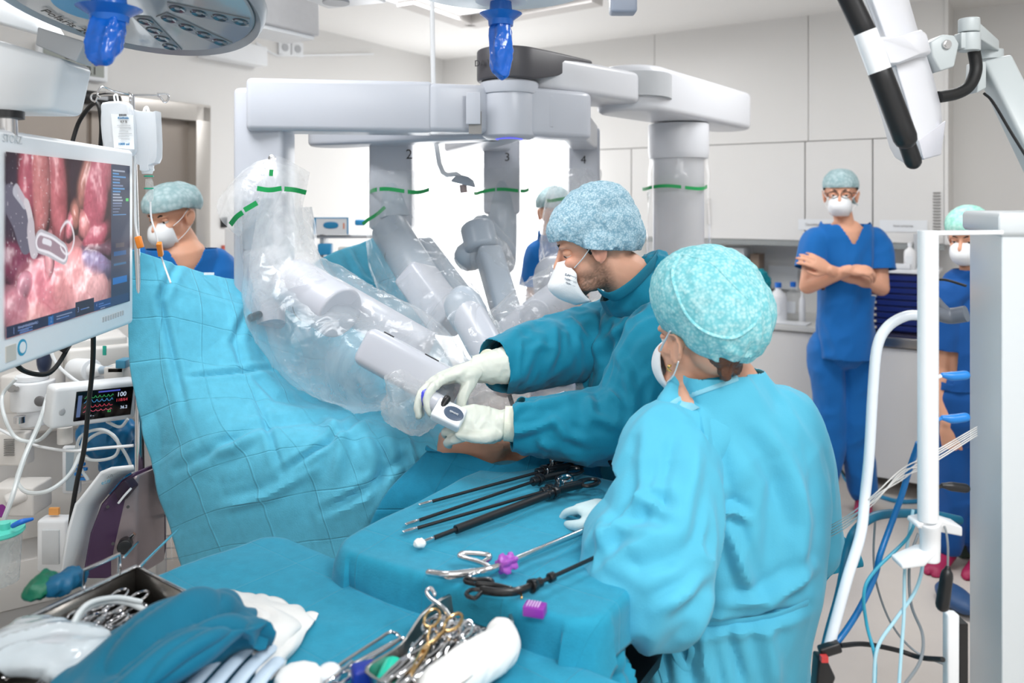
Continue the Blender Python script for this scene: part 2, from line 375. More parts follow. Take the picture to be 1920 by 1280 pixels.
# ============================================================ ROOM
def panel(u0, u1, n, z0, z1, t=.02, off=0):      # upright slab along the cabinet wall, front at n
    mb = MB(); M = Matrix.Rotation(ANG, 3, 'Z'); mb.box(W((u0+u1)/2, n-t/2, (z0+z1)/2), (u1-u0, t, z1-z0), M); return mb
def panelL(n0, n1, u, z0, z1, t=.02):            # upright slab along the door wall, front at u
    mb = MB(); M = Matrix.Rotation(ANG, 3, 'Z'); mb.box(W(u-t/2, (n0+n1)/2, (z0+z1)/2), (t, n1-n0, z1-z0), M); return mb
RU, RN = 6.6, 7.6
def slab(u0, u1, n0, n1, z0, z1):
    mb = MB(); mb.box(W((u0+u1)/2, (n0+n1)/2, (z0+z1)/2), (u1-u0, n1-n0, z1-z0), Matrix.Rotation(ANG, 3, 'Z')); return mb
M90 = Matrix.Rotation(ANG, 3, 'Z')
fl = slab(-.1, RU+.1, -.5, RN+.1, -.1, 0); struct('floor', fl, M_floor)
struct('ceiling', slab(-.1, RU+.1, -.5, RN+.1, ZC, ZC+.1), M_ceil)
# back wall behind the cabinets (in pieces round the window)
mb = slab(-.1, .02, -.46, -.36, 0, ZC); mb2 = slab(1.3, RU+.1, -.46, -.36, 0, ZC); mb.add(mb2.v, mb2.f)
struct('wall_right', mb, M_wall)
# the wall face around the bright window next to the corner
mb = MB()
for a in ((0, .06, 0, ZC), (.06, 1.14, 2.3, ZC), (.06, 1.14, 0, .35)):
    q = slab(a[0], a[1], -.12, 0, a[2], a[3]); mb.add(q.v, q.f)
struct('wall_corner', mb, M_wall)
# left wall with window and door openings
DN0, DN1, DH = 2.32, 4.3, 2.2
mb = MB()
for a in ((-.12, .12, 0, ZC), (.12, .8, 2.3, ZC), (.12, .8, 0, .35), (.8, DN0, 0, ZC), (DN0, DN1, DH, ZC), (DN1, RN, 0, ZC)):
    q = slab(-.12, 0, a[0], a[1], a[2], a[3]); mb.add(q.v, q.f)
struct('wall_left', mb, M_wall)
struct('wall_front', slab(-.1, RU+.1, RN, RN+.1, 0, ZC), M_wall)
struct('wall_side', slab(RU, RU+.1, -.46, RN, 0, ZC), M_wall)
M_glow = emis('daylit_blind', '#ffffff', 3.2)
w1 = struct('window_1', slab(.06, 1.14, -.1, -.07, .35, 2.3), M_glow)
mb = MB()
for a in ((.04, .08, .35, 2.3), (1.1, 1.14, .35, 2.3), (.06, 1.14, 2.26, 2.3), (.06, 1.14, .33, .37)):
    q = slab(a[0], a[1], -.06, .012, a[2], a[3]); mb.add(q.v, q.f)
obj('window_frame', mb, M_white, w1)
w2 = struct('window_2', slab(-.1, -.07, .12, .8, .35, 2.3), M_glow)
mb = MB()
for a in ((.1, .14, .35, 2.3), (.78, .82, .35, 2.3), (.12, .8, 2.26, 2.3), (.12, .8, .33, .37)):
    q = slab(-.06, .012, a[0], a[1], a[2], a[3]); mb.add(q.v, q.f)
obj('window_frame', mb, M_white, w2)
# steel door
M_door = mat('satin_steel_door', '#a39a92', .36, .75, var=.05, scale=5)
M_dfr = mat('steel_door_frame', '#bdb9b4', .34, .7, var=.03)
dr = struct('door_1', slab(-.11, -.07, DN0+.06, DN1-.05, 0, DH-.05), M_door)
mb = MB()
for k in range(2): q = slab(-.075, -.05, DN0+.06+k*.0+.62*k, DN0+.66+.62*k-.01, .02, DH-.07); mb.add(q.v, q.f)
obj('door_leaf', mb, M_door, dr)
mb = MB()
for a in ((DN0-.03, DN0+.07, 0, DH+.02), (DN1-.07, DN1+.03, 0, DH+.02), (DN0-.03, DN1+.03, DH-.07, DH+.03)):
    q = slab(-.11, .03, a[0], a[1], a[2], a[3]); mb.add(q.v, q.f)
obj('door_frame', mb, M_dfr, dr, bevel=.004)
t = one('door_switch', slab(0, .012, DN0-.16, DN0-.12, 1.5, 1.56), M_dark, 'small dark button on the wall right of the steel door', 'switch')
q = slab(0, .014, DN0-.155, DN0-.125, 1.36, 1.39); one('wall_lamp', q, mat('red_button', '#c25a4a', .4), 'small red light on the wall below the dark button', 'light')
# trims
struct('baseboard_left', slab(0, .015, 0, DN0-.03, 0, .1), M_white)
# digital clock
c = thing('wall_clock', 'digital wall clock with date above the steel door, partly behind the blue lamp handle', 'clock', W(.02, 3.2, 2.35))
c0 = P(148, 121, 0)  # centre found on the wall below
def onwall(px, py, u=.02):
    d = V(((px-960)/F, 1, -(py-HOR)/F)); o = V((0, 0, H)); k = (u-(o-CR).dot(U))/d.dot(U); return o+d*k
def onright(px, py, n=.01):
    d = V(((px-960)/F, 1, -(py-HOR)/F)); o = V((0, 0, H)); k = (n-(o-CR).dot(N))/d.dot(N); return o+d*k
cc = onwall(136, 118, .03); c.location = cc-V((0, 0, .07))
mb = MB(); mb.box(cc, (.035, .36, .16), M90); obj('case', mb, M_white, c, bevel=.012)
mb = MB(); mb.box(cc+U*.018, (.004, .31, .115), M90); obj('display', mb, mat('lcd', '#9aa09a', .3), c)
text('8:26', cc+U*.021+V((0, 0, .03)), -N, (0, 0, 1), .06, M_dark, c, 'digits')
text('14.5.2021', cc+U*.021-V((0, 0, .03)), -N, (0, 0, 1), .06, M_dark, c, 'digits')
# black unit above door
cc = onwall(150, 181, .06); t = thing('door_operator', 'black rounded device mounted above the steel door frame', 'door closer', cc-V((0, 0, .04)))
mb = MB(); mb.box(cc, (.09, .42, .07), M90); obj('housing', mb, M_dark, t, bevel=.028)
mb = MB(); mb.box(cc+U*.047-N*.09, (.004, .06, .02), M90); obj('sensor', mb, M_grey, t)
# sockets
for px, py, lb in ((533, 89, 'left one of two white wall sockets high by the ceiling'), (557, 92, 'right one of two white wall sockets high by the ceiling')):
    cc = onwall(px, py, .008); t = thing('wall_socket', lb, 'socket', cc-V((0, 0, .05)), 'wall sockets high on the left wall')
    mb = MB(); mb.box(cc, (.014, .1, .1), M90); obj('cover_plate', mb, M_white, t, bevel=.004)
    mb = MB(); mb.cyl(cc+U*.004, cc+U*.012, .026, n=20); obj('socket_well', mb, M_grey, t)
cc = onwall(438, 98, .06); mb = MB(); mb.box(cc, (.12, .42, .12), M90); one('wall_box', mb, M_white, 'white box on the wall behind the large round surgical lamp', 'box', bevel=.006)
mb = MB(); a = onwall(480, 80, .01); b = onwall(545, 104, .01); mb.tube([a, (a+b)/2-V((0, 0, .03)), b, onwall(700, 101, .01)], .006, n=6); one('wall_cable', mb, M_white, 'thin white cable sagging on the wall below the sockets', 'cable')
# ceiling luminaires
M_lit = emis('lit_diffuser', '#ffffff', 2.2)
for i, (u, n, lb) in enumerate(((1.6, 1.6, 'ceiling panel lamp nearest the bright corner window'), (3.9, 2.0, 'ceiling panel lamp above the wall cabinets'))):
    t = thing('ceiling_lamp', lb, 'ceiling light', W(u, n, ZC-.04), 'ceiling panel lamps')
    mb = MB(); mb.box(W(u, n, ZC-.012), (1.26, .66, .02), M90); obj('frame', mb, M_white, t)
    mb = MB(); mb.box(W(u, n, ZC-.024), (1.18, .58, .008), M90); obj('diffuser', mb, M_lit, t)
# ceiling rails (slightly darker beams)
mb = MB(); a = P(820, 4, 4.6); a.z = ZC-.03
def ceil(px, py, z=ZC): d = V(((px-960)/F, 1, -(py-HOR)/F)); k = (z-H)/d.z; return V((0, 0, H))+d*k
mb.beam(ceil(880, 42, ZC-.03), ceil(760, 0, ZC-.03), .12, .06); mb.beam(ceil(880, 42, ZC-.03), ceil(1120, -2, ZC-.03), .12, .06)
struct('trim_1', mb, mat('ceiling_rail', '#d3cfcc', .6))
# ceiling supply boxes
cc = P(517, 8, 3.3); t = thing('ceiling_column', 'grey box shaped ceiling supply unit right of the large round lamp', 'ceiling unit', V((cc.x, cc.y, 2.35)))
mb = MB(); mb.box(V((cc.x, cc.y, 2.58)), (.2, .3, .46), M90); obj('housing', mb, mat('supply_unit_paint', '#c9c9cb', .4), t, bevel=.01)
mb = MB(); mb.box(V((cc.x, cc.y, 2.345)), (.17, .26, .02), M90); obj('end_panel', mb, M_white, t)
cc = P(645, -16, 3.0); t = thing('ceiling_camera_arm', 'light grey ceiling mounted arm end with round grey disc at top edge', 'ceiling unit', cc)
mb = MB(); mb.box(cc, (.26, .18, .07), Matrix.Rotation(ANG+.2, 3, 'Z')); obj('housing', mb, M_white, t, bevel=.008)
mb = MB(); mb.cyl(cc+V((-.03, 0, -.045)), cc+V((-.03, 0, -.03)), .05); obj('disc', mb, M_grey, t)
mb = MB(); mb.cyl(cc, V((cc.x, cc.y, ZC)), .03); obj('stem', mb, M_white, t)
cc = P(1168, -6, 2.3); t = thing('lamp_arm_end', 'grey rounded block hanging from a joint at the top edge of the picture', 'lamp arm', cc)
mb = MB(); mb.box(cc, (.075, .06, .1)); obj('block', mb, mat('arm_block', '#9aa3b4', .4), t, bevel=.008)
mb = MB(); mb.cyl(cc+V((-.1, .05, .04)), cc+V((-.1, .05, .1)), .05); mb.cyl(cc+V((-.1, .05, .06)), V((cc.x-.1, cc.y+.05, ZC)), .022); mb.beam(cc+V((-.1, .05, .07)), cc+V((0, 0, .07)), .04, .04); obj('joint', mb, M_grey, t)
# ------------------------------------------------ cabinets along the right wall
Z1, Z2 = 1.405, 2.045
UE = 3.72
def cabinet(u0, u1, lb, handle=None, z0=Z1, z1=Z2, n0=-.36, n1=0, ndoors=1, nm='wall_cabinet', grp='wall cabinets'):
    c = W((u0+u1)/2, (n0+n1)/2, z0); t = thing(nm, lb, 'cabinet', c, grp)
    obj('body', slab(u0+.003, u1-.003, n0+.004, n1-.022, z0+.004, z1-.004), M_cab, t)
    w = (u1-u0)/ndoors
    for i in range(ndoors):
        d = obj('door', slab(u0+i*w+.0035, u0+(i+1)*w-.0035, n1-.02, n1, z0+.003, z1-.004), M_cab, t, bevel=.0015, seg=1)
        if handle:
            hu = u0+i*w+(.06 if handle[i] < 0 else w-.06)
            mb = MB(); mb.tube([W(hu, n1, z0+.1), W(hu, n1+.028, z0+.1), W(hu, n1+.028, z0+.27), W(hu, n1, z0+.27)], .005, raw=True, n=8); obj('handle', mb, M_steel, d)
    return t
us = [1.22, 1.72, 2.24, 2.93, 3.33, UE]
lbs = ['pale wall cabinet behind the robot arm numbered 4', 'pale wall cabinet left of the robot column', 'pale wall cabinet right of the robot column', 'pale wall cabinet behind the blue-clad man\'s head', 'pale wall cabinet at the right end of the row']
for i in range(5):
    h = {1: [1], 2: [-1]}.get(i)
    cabinet(us[i], us[i+1], lbs[i], h)
# bulkhead above the cabinets, with panel joints
for i, (a, b) in enumerate(((1.14, 1.9), (1.9, 2.95), (2.95, UE))):
    struct('trim_%d' % (i+2), slab(a+.002, b-.002, -.36, .0, Z2+.001, ZC), M_cab)
# tall cabinet near the window
cabinet(1.145, 1.215, 'narrow beige tall cabinet strip beside the bright window', None, 0.1, Z2, nm='tall_cabinet', grp=None)
# end panel and vent strip
mb = slab(UE, UE+.02, -.36, .02, Z1, ZC); struct('trim_5', mb, M_cab)
mb = MB()
for k in range(14): q = slab(UE-.06, UE-.02, .0, .008, 1.47+k*.018, 1.478+k*.018); mb.add(q.v, q.f)
one('ventilation_grille', mb, M_gap, 'narrow slotted strip on the right end of the wall cabinets', 'vent')
# labels on the cabinet doors
for u, lb, tx in ((3.02, 'white label strip left of the blue-clad man\'s head', 'Desinfektionsmittel'), (3.5, 'white label strip right of the blue-clad man\'s shoulder', 'Instrumente')):
    t = thing('door_label', lb, 'label', W(u, .004, 1.5), 'labels on the wall cabinets')
    obj('strip', slab(u-.13, u+.13, .001, .005, 1.475, 1.545), M_white, t)
    text(tx, W(u, .006, 1.51), U, (0, 0, 1), .022, M_gap, t, 'lettering')
# grey underside light strip
struct('trim_6', slab(1.3, UE, -.03, .0, Z1-.035, Z1-.001), mat('cabinet_light_strip', '#9fa3a2', .4, .3))
# base cabinets and worktop
NB = .28
ub = [1.3, 1.95, 2.45, 3.08, 3.35]
names = ['pale base cabinet behind the surgeon', 'pale base cabinet behind the nurse', 'pale base cabinet with a dark bar near the nurse\'s cap', 'pale base cabinet behind the blue-clad man']
for i in range(4): cabinet(ub[i], ub[i+1], names[i], None, .1, .86, -.36, NB, nm='base_cabinet', grp='base cabinets')
struct('trim_7', slab(1.3, 3.35, -.36, NB-.05, 0, .1), M_cab)
M_top = mat('worktop', '#dcdcd8', .3, var=.02)
one('worktop', slab(1.3, 3.36, -.36, NB+.02, .865, .9), M_top, 'pale grey worktop running along the base cabinets', 'worktop', bevel=.004)
# sink unit at the right end, deeper
cabinet(3.36, 4.0, 'taller pale sink cabinet to the right of the blue-clad man', None, .1, .84, -.36, .42, ndoors=2, nm='sink_cabinet', grp=None)
t = thing('sink', 'stainless steel sink top at the right end of the counter', 'sink', W(3.68, .03, .845))
mb = slab(3.365, 4.01, -.355, .44, .845, .9); obj('rim', mb, M_steel, t, bevel=.004)
obj('basin', slab(3.45, 3.95, -.2, .35, .9, .903), mat('sink_basin', '#6f6a80', .2, .8), t)
# bottles etc on the worktop
M_bot = mat('bottle_plastic', '#f1f2f4', .35, var=.02); M_bcap = mat('blue_cap', '#1c6fd0', .35)
def bottle(p, r, h, lb, m=M_bot, mc=M_bcap, gp='bottles on the worktop', lab=True):
    t = thing('bottle', lb, 'bottle', p, gp)
    mb = MB(); mb.lathe(p, [(r*.9, 0), (r, .005), (r, h*.62), (r*.85, h*.7), (r*.3, h*.82), (r*.3, h*.9)]); obj('body', mb, m, t)
    mb = MB(); mb.lathe(p, [(r*.38, h*.88), (r*.38, h), (r*.3, h*1.01)], n=16); obj('cap', mb, mc, t)
    if lab:
        mb = MB(); mb.box(p+N*(r-.002)+V((0, 0, h*.35)), (r*1.0, .008, h*.3), M90); obj('label', mb, M_white, t)
    return t
zt = .901
def ontop(px, n, z=zt): q = onright(px, 600, n); return V((q.x, q.y, z))
bottle(ontop(1459, .14), .055, .24, 'white bottle with blue cap nearest the nurse\'s cap')
bottle(ontop(1487, .05), .048, .24, 'clear bottle with blue cap behind the white one', M_clear)
bottle(ontop(1504, .1), .02, .2, 'slim white dispenser beside the clear bottle', M_bot, M_white, lab=False)
q = ontop(1470, .22); mb = MB(); mb.box(q+V((0, 0, .004)), (.3, .14, .005), M90); one('paper_sheet', mb, M_white, 'white paper sheets lying on the worktop by the bottles', 'paper')
# cardboard boxes
M_card = mat('carton', '#dfe1e3', .6); M_brown = mat('brown_carton', '#8d7a6c', .7)
for px, w, h, lb, mm in ((1340, .13, .3, 'grey-white carton left of the pair above the nurse\'s cap', M_card), (1384, .14, .3, 'grey-white carton right of the pair above the nurse\'s cap', M_card)):
    p = ontop(px, -.18); t = thing('carton', lb, 'box', p, 'cartons on the worktop')
    mb = MB(); mb.box(p+V((0, 0, .22)), (w, .2, .44), M90); obj('box', mb, mm, t, bevel=.003)
    mb = MB(); mb.box(p+V((0, 0, .39))+N*.101+U*.02, (.04, .004, .015), M90); obj('label', mb, mat('blue_print', '#2452a4', .5), t)
p = ontop(1420, -.2); mb = MB(); mb.box(p+V((0, 0, .2)), (.06, .14, .4), M90); one('carton', mb, M_brown, 'slim brownish carton right of the pale cartons', 'box', bevel=.003)
# teal bag on the counter
def crumple(a, s, seed=0): return lambda co, no: a*(folds(co, (.3, .5, .8), s*3, s, seed, .9, .8)+.5*vn(co/(s*.5), seed+3))
M_tealbag = cloth('teal_cloth', '#149aaa', .1)
p = ontop(1418, .02, 1.12); mb = MB(); mb.ell(p, (.09, .06, .09)); mb.ell(p+V((.04, 0, -.05)), (.05, .05, .06))
o = one('plastic_bag', fuse(mb, .006, 1, crumple(.012, .03)), M_tealbag, 'small teal bag behind the nurse\'s cap near the cartons', 'bag')
p = ontop(1418, .02); mb = MB(); mb.box(p+V((0, 0, .06)), (.14, .16, .125), M90); one('storage_box', mb, M_dark, 'dark box under the teal bag on the worktop', 'box', bevel=.004)
p = onright(1468, 520, -.33); mb = MB(); mb.box(p, (.2, .003, .16), M90); one('notice', mb, M_white, 'sheet of paper pinned to the wall above the bottles', 'paper')
# dark bar handle end near the nurse's cap
q = onright(1425, 636, .6); t = thing('arm_support', 'dark padded bar end sticking out behind the nurse\'s cap', 'armrest', q)
mb = MB(); mb.beam(q-U*.25, q+U*.03, .05, .045); obj('pad', mb, M_dark, t, bevel=.015)
mb = MB(); mb.beam(q-U*.25-V((0, 0, .03)), q-V((0, 0, .03)), .05, .01); obj('rail', mb, M_steel, t)
mb = MB(); mb.cyl(q-U*.22-V((0, 0, .02)), V((q.x, q.y, 0))-U*.22, .02); obj('post', mb, M_steel, t)
# drawer organiser with blue drawers, white shelf over it, things on it
p = onright(1688, 600, .12); p.z = .905
t = thing('drawer_organiser', 'stack of blue drawers on the counter right of the blue-clad man', 'organiser', p)
M_bd = mat('blue_drawer', '#12266e', .35); M_cream = mat('cream_handle', '#d9d2bf', .4)
mb = MB(); mb.box(p+V((0, 0, .17)), (.36, .3, .34), M90); obj('case', mb, mat('organiser_case', '#0b1a58', .4), t, bevel=.004)
for k in range(9):
    d = MB(); d.box(p+N*.155+V((0, 0, .025+k*.036)), (.34, .02, .028), M90); d = obj('drawer', d, M_bd, t, bevel=.002, seg=1)
    h = MB(); h.box(p+N*.168-U*.13+V((0, 0, .025+k*.036)), (.05, .012, .012), M90); obj('handle', h, M_cream, d)
mb = MB(); mb.box(p+V((0, 0, .352)), (.42, .34, .022), M90); one('counter_shelf', mb, M_white, 'white board lying over the blue drawers', 'shelf', bevel=.004)
p2 = p+V((0, 0, .364))
bottle(p2+U*.06+N*.08, .032, .15, 'white and blue bottle standing over the blue drawers', M_bot, M_white, 'bottles over the drawers')
bottle(p2-U*.1, .035, .1, 'dark capped jar standing over the blue drawers', M_bot, mat('navy_cap', '#1b2a63', .4), 'bottles over the drawers')
mb = MB(); mb.box(p2+U*.0+N*.145+V((0, 0, .016)), (.14, .04, .03), M90); one('small_box', mb, M_white, 'small white tray in front of the bottles over the drawers', 'box', bevel=.003)
mb = MB(); mb.box(p2-U*.13+N*.1+V((0, 0, .02)), (.05, .05, .04), M90); one('small_box', mb, mat('red_box', '#b5304a', .4), 'small red box over the blue drawers', 'box', bevel=.003)
mb = MB(); mb.box(p2+U*.12-N*.06+V((0, 0, .1)), (.1, .08, .2), M90); one('small_box', mb, M_grey, 'grey carton at the back over the blue drawers', 'box', bevel=.003)
# ============================================================ SURGICAL ROBOT
M_rlight = mat('robot_shell_light', '#d3d5da', .3, var=.01, scale=6)
def pr(n, d): return n*d/F
zb, zt_ = 1.87, 2.03
hub = V((-.009, 2.6, 0))
rb = thing('surgical_robot', 'large light grey four-armed surgical robot reaching over the blue draped patient', 'robot', V((.74, 3.5, 0)))
def flat(pts, z0, z1): return MB().prism([V((p[0], p[1], z0)) for p in pts], (0, 0, 1), z1-z0)
def stadium(a, b, ra, rb_, z0, z1, n=12):
    """rounded link between two upright pivots"""
    a = V((a[0], a[1], 0)); b = V((b[0], b[1], 0)); d = (b-a).normalized(); s = V((-d.y, d.x, 0)); pts = []
    for i in range(n+1):
        t = math.pi*i/n; pts.append(a+s*ra*math.cos(t)-d*ra*math.sin(t))
    for i in range(n+1):
        t = math.pi*i/n; pts.append(b-s*rb_*math.cos(t)+d*rb_*math.sin(t))
    return flat(pts, z0, z1)
def xy(px, d): return V(((px-960)/F*d, d, 0))
# column, base, overhead boom
colp = xy(1272, 3.48)
mb = MB(); mb.lathe(colp, [(.125, 1.84), (.13, 1.87), (.13, 1.99)], n=40); obj('column_collar', mb, M_rlight, rb, bevel=.004)
mb = MB(); mb.lathe(colp, [(.11, .5), (.11, 1.83), (.122, 1.85)], n=40); obj('column', mb, M_rlight, rb)
mb = stadium(colp+V((.25, .25, 0)), colp+V((-.2, -.15, 0)), .3, .2, .06, .5); obj('base', mb, M_robot, rb, bevel=.04)
mb = MB()
for dx, dy in ((.4, .1), (.1, .4), (-.25, -.1), (-.05, -.28)): mb = MB(); mb.cyl(colp+V((dx-.02, dy, .05)), colp+V((dx+.02, dy, .05)), .05); obj('caster', mb, M_blackr, rb)
mb = stadium(xy(1185, 3.12), xy(1362, 3.82), .135, .11, 1.995, 2.17); bo = obj('overhead_boom', mb, M_rlight, rb, bevel=.025, seg=4)
mb = stadium(xy(1190, 3.1), xy(1190, 3.1)+V((.01, .03, 0)), .139, .139, 2.05, 2.14); obj('seam', mb, M_grey, bo)
mb = stadium(hub+V((.12, .1, 0)), xy(1140, 3.0), .085, .115, 2.02, 2.132); obj('boom_link', mb, M_rlight, rb, bevel=.02, seg=4)
e_ = (xy(1140, 3.0)-hub).normalized(); s_e = V((-e_.y, e_.x, 0)); top_ = []; bot_ = []
for i in range(33):
    t = math.pi*(.5+i/32)
    top_.append(hub+e_*.105*math.cos(t)+s_e*.105*math.sin(t))
top_ = [hub+e_*.33+s_e*.092, hub+e_*.31+s_e*.095, hub+e_*.1+s_e*.104]+top_+[hub+e_*.1-s_e*.106, hub+e_*.31-s_e*.098, hub+e_*.33-s_e*.09]
zz = [2.125 if (p-hub).dot(e_) > .28 else (2.055 if (p-hub).dot(e_) > .05 else 2.04) for p in top_]
mb = MB(); m_ = len(top_); mb.add([V((p.x, p.y, z)) for p, z in zip(top_, zz)]+[V((p.x, p.y, 2.143)) for p in top_], [tuple(range(m_-1, -1, -1)), tuple(range(m_, 2*m_))]+[(i, (i+1) % m_, m_+(i+1) % m_, m_+i) for i in range(m_)])
cp = obj('boom_cap', mb, mat('anthracite_shell', '#46454a', .42, var=.03), rb, bevel=.01, seg=3)
text('DA VINCI', hub+V((-.058, -.094, 2.09)), (.85, -.5, 0), (0, 0, 1), .028, mat('dark_letter', '#2c2b30', .4), cp, 'lettering')
mb = MB(); mb.lathe(hub, [(.092, 2.0), (.095, 2.01), (.095, 2.035), (.09, 2.04)], n=40); obj('hub_ring', mb, M_robot, rb)
mb = MB(); mb.lathe(hub, [(.07, 1.855), (.088, 1.865), (.088, 2.01)], n=40); hb = obj('hub', mb, M_robot, rb, bevel=.004)
mb = MB(); mb.lathe(hub-V((0, .03, 0)), [(.044, 1.853), (.044, 1.8555)], n=30); obj('status_ring', mb, emis('violet_light', '#5a5cf0', 1.4), hb)
mb = MB(); mb.lathe(hub-V((0, .03, 0)), [(.035, 1.8515), (.035, 1.854)], n=30); obj('status_lens', mb, M_robot, hb)
# arms: booms with uprights
def arm(lbl, path, up, zlow, num, numpx, w=.155, name='arm'):
    a = obj('arm', MB().box((0, 0, 0), (.001,)*3), M_robot, rb)   # replaced just below
    mb = MB(); mb.add(*[(q.v, q.f) for q in [up]][0])
    bpy.data.objects.remove(a)
    a = obj(name, mb, M_robot, rb, bevel=.018, seg=4)
    for m_, nm in path: obj(nm, m_, M_robot, a, bevel=.016, seg=4)
    if num: text(num, numpx, (1, 0, 0), (0, 0, 1), .05, M_dark, a, 'number')
    return a
# arm one, nearest left
l1 = flat([xy(462, 2.42), xy(812, 2.5), xy(812, 2.64), xy(462, 2.56)], zb, zt_)
l1b = stadium(xy(815, 2.57), xy(885, 2.6), .07, .07, zb+.003, zt_-.005)
u1 = MB().beam(xy(497, 2.53)+V((0, 0, 1.36)), xy(497, 2.53)+V((0, 0, 2.005)), .155, .15, (0, 1, 0))
A1 = arm('', [(l1, 'boom'), (l1b, 'boom_joint')], u1, 1.3, None, None)
mb = MB(); mb.beam(xy(879, 2.502)+V((0, 0, 1.9)), xy(903, 2.5)+V((0, 0, 1.9)), .07, .002, (0, 1, 0)); obj('service_hatch', mb, M_gap, A1)
mb = MB(); mb.box(xy(881.5, 2.498)+V((.01, 0, 1.945)), (.045, .006, .1)); obj('hatch_cover', mb, M_robot, A1, bevel=.002)
mb = MB(); mb.lathe(P(510, 297, 2.42), [(.011, -.006), (.011, .004), (.006, .008)], axis=(0, -1, 0), n=20); obj('snap_stud', mb, M_chrome, A1)
mb = MB(); mb.cyl(P(492, 372, 2.5), P(492, 466, 2.5), .066, n=32); obj('swivel_joint', mb, M_robot2, A1)
mb = MB(); mb.tube([P(494, 466, 2.5), P(496, 560, 2.48), P(505, 612, 2.44)], [.066, .066, .048], n=32); obj('upper_link', mb, M_robot, A1)
mb = MB(); mb.tube([P(485, 590, 2.4), P(470, 596, 2.36)], .012, n=12, round_=True); obj('release_knob', mb, M_dark, A1)
mb = MB(); mb.cyl(P(548, 528, 2.34), P(640, 588, 2.2), .074, n=40); e1 = obj('elbow', mb, M_robot, A1, bevel=.01)
mb = MB(); mb.cyl(P(590, 556, 2.276), P(592, 557.3, 2.273), .0748, n=40); obj('seam', mb, M_gap, e1)
mb = MB(); mb.beam(P(600, 540, 2.36), P(800, 655, 2.24), .1, .085); obj('forearm_link', mb, M_robot, A1, bevel=.02)
mb = MB(); x_ = P(690, 648, 2.08); y_ = P(850, 735, 2.0); mb.beam(x_, y_, .13, .1, (.5, .2, 1)); ia = obj('instrument_carriage', mb, M_robot, A1, bevel=.022, seg=4)
mb = MB(); k_ = (y_-x_).normalized(); bx, by, bz = basis(y_-x_, (.5, .2, 1))

for s0, s1, off in ((.03, .06, .01), (.16, .2, .0)): mb.beam(x_+k_*s0+by*.051-bx*.03+bx*off, x_+k_*s1+by*.051-bx*.03+bx*off, .004, .003)
obj('marking', mb, M_dark, ia)
# arm two
l2 = stadium(hub+V((-.04, .06, 0)), xy(622, 2.98), .06, .085, zb-.012, 1.95)
u2 = MB().beam(xy(736, 2.99)+V((0, 0, 1.55)), xy(736, 2.99)+V((0, 0, 1.95)), .155, .14, (0, 1, 0))
A2 = arm('', [(l2, 'boom')], u2, 1.5, '2', P(767, 290, 2.912))
mb = MB(); mb.cyl(P(738, 350, 2.98), P(742, 410, 2.95), .062, n=32); obj('swivel_joint', mb, M_robot2, A2)
mb = MB(); mb.cyl(P(730, 428, 2.86), P(788, 524, 2.7), .068, n=36); e2 = obj('upper_link', mb, M_robot2, A2, bevel=.008)
mb = MB(); mb.cyl(P(755, 469.5, 2.79), P(756.2, 471.5, 2.787), .0687, n=36); obj('seam', mb, M_gap, e2)
mb = MB(); mb.beam(P(785, 455, 2.98), P(925, 640, 2.8), .085, .08); obj('forearm_link', mb, M_robot2, A2, bevel=.018)
mb = MB(); mb.beam(P(778, 512, 2.62), P(850, 612, 2.5), .14, .1, (.4, 0, 1)); obj('elbow', mb, M_robot, A2, bevel=.015)
mb = MB(); mb.tube([P(872, 580, 2.36), P(905, 640, 2.28), P(945, 710, 2.2)], [(.05, .055), (.05, .055), (.045, .05)], n=28, round_=True); c2 = obj('instrument_carriage', mb, M_robot, A2)
mb = MB(); mb.tube([P(868, 573, 2.37), P(880, 594, 2.35)], [(.056, .06), (.056, .06)], n=28, round_=True); obj('end_cap', mb, M_robot2, c2)
# arm three
l3 = stadium(hub+V((-.01, .08, 0)), xy(868, 3.28), .06, .075, zb-.012, 1.95)
l3b = stadium(xy(868, 3.28), xy(941, 3.46), .06, .07, zb, 1.94)
u3 = MB().beam(xy(941, 3.47)+V((0, 0, 1.6)), xy(941, 3.47)+V((0, 0, 1.93)), .155, .14, (0, 1, 0))
A3 = arm('', [(l3, 'boom'), (l3b, 'boom_joint')], u3, 1.5, '3', P(951, 295, 3.39))
mb = MB(); mb.tube([P(941, 345, 3.46), P(942, 430, 3.42), P(940, 490, 3.38)], .062, n=28, round_=True); obj('swivel_joint', mb, M_robot2, A3)
mb = MB(); mb.tube([P(893, 420, 3.1), P(905, 470, 3.05)], .066, n=32, round_=False); obj('elbow', mb, M_robot2, A3, bevel=.02)
mb = MB(); mb.tube([P(880, 480, 3.1), P(915, 465, 3.12)], .06, n=28, round_=True); mb.tube([P(905, 425, 3.2), P(945, 470, 3.3)], .05, n=24, round_=True); obj('elbow_link', mb, M_robot2, A3)
mb = MB(); mb.beam(P(915, 470, 3.05), P(968, 650, 2.75), .095, .09); obj('forearm_link', mb, M_robot2, A3, bevel=.02)
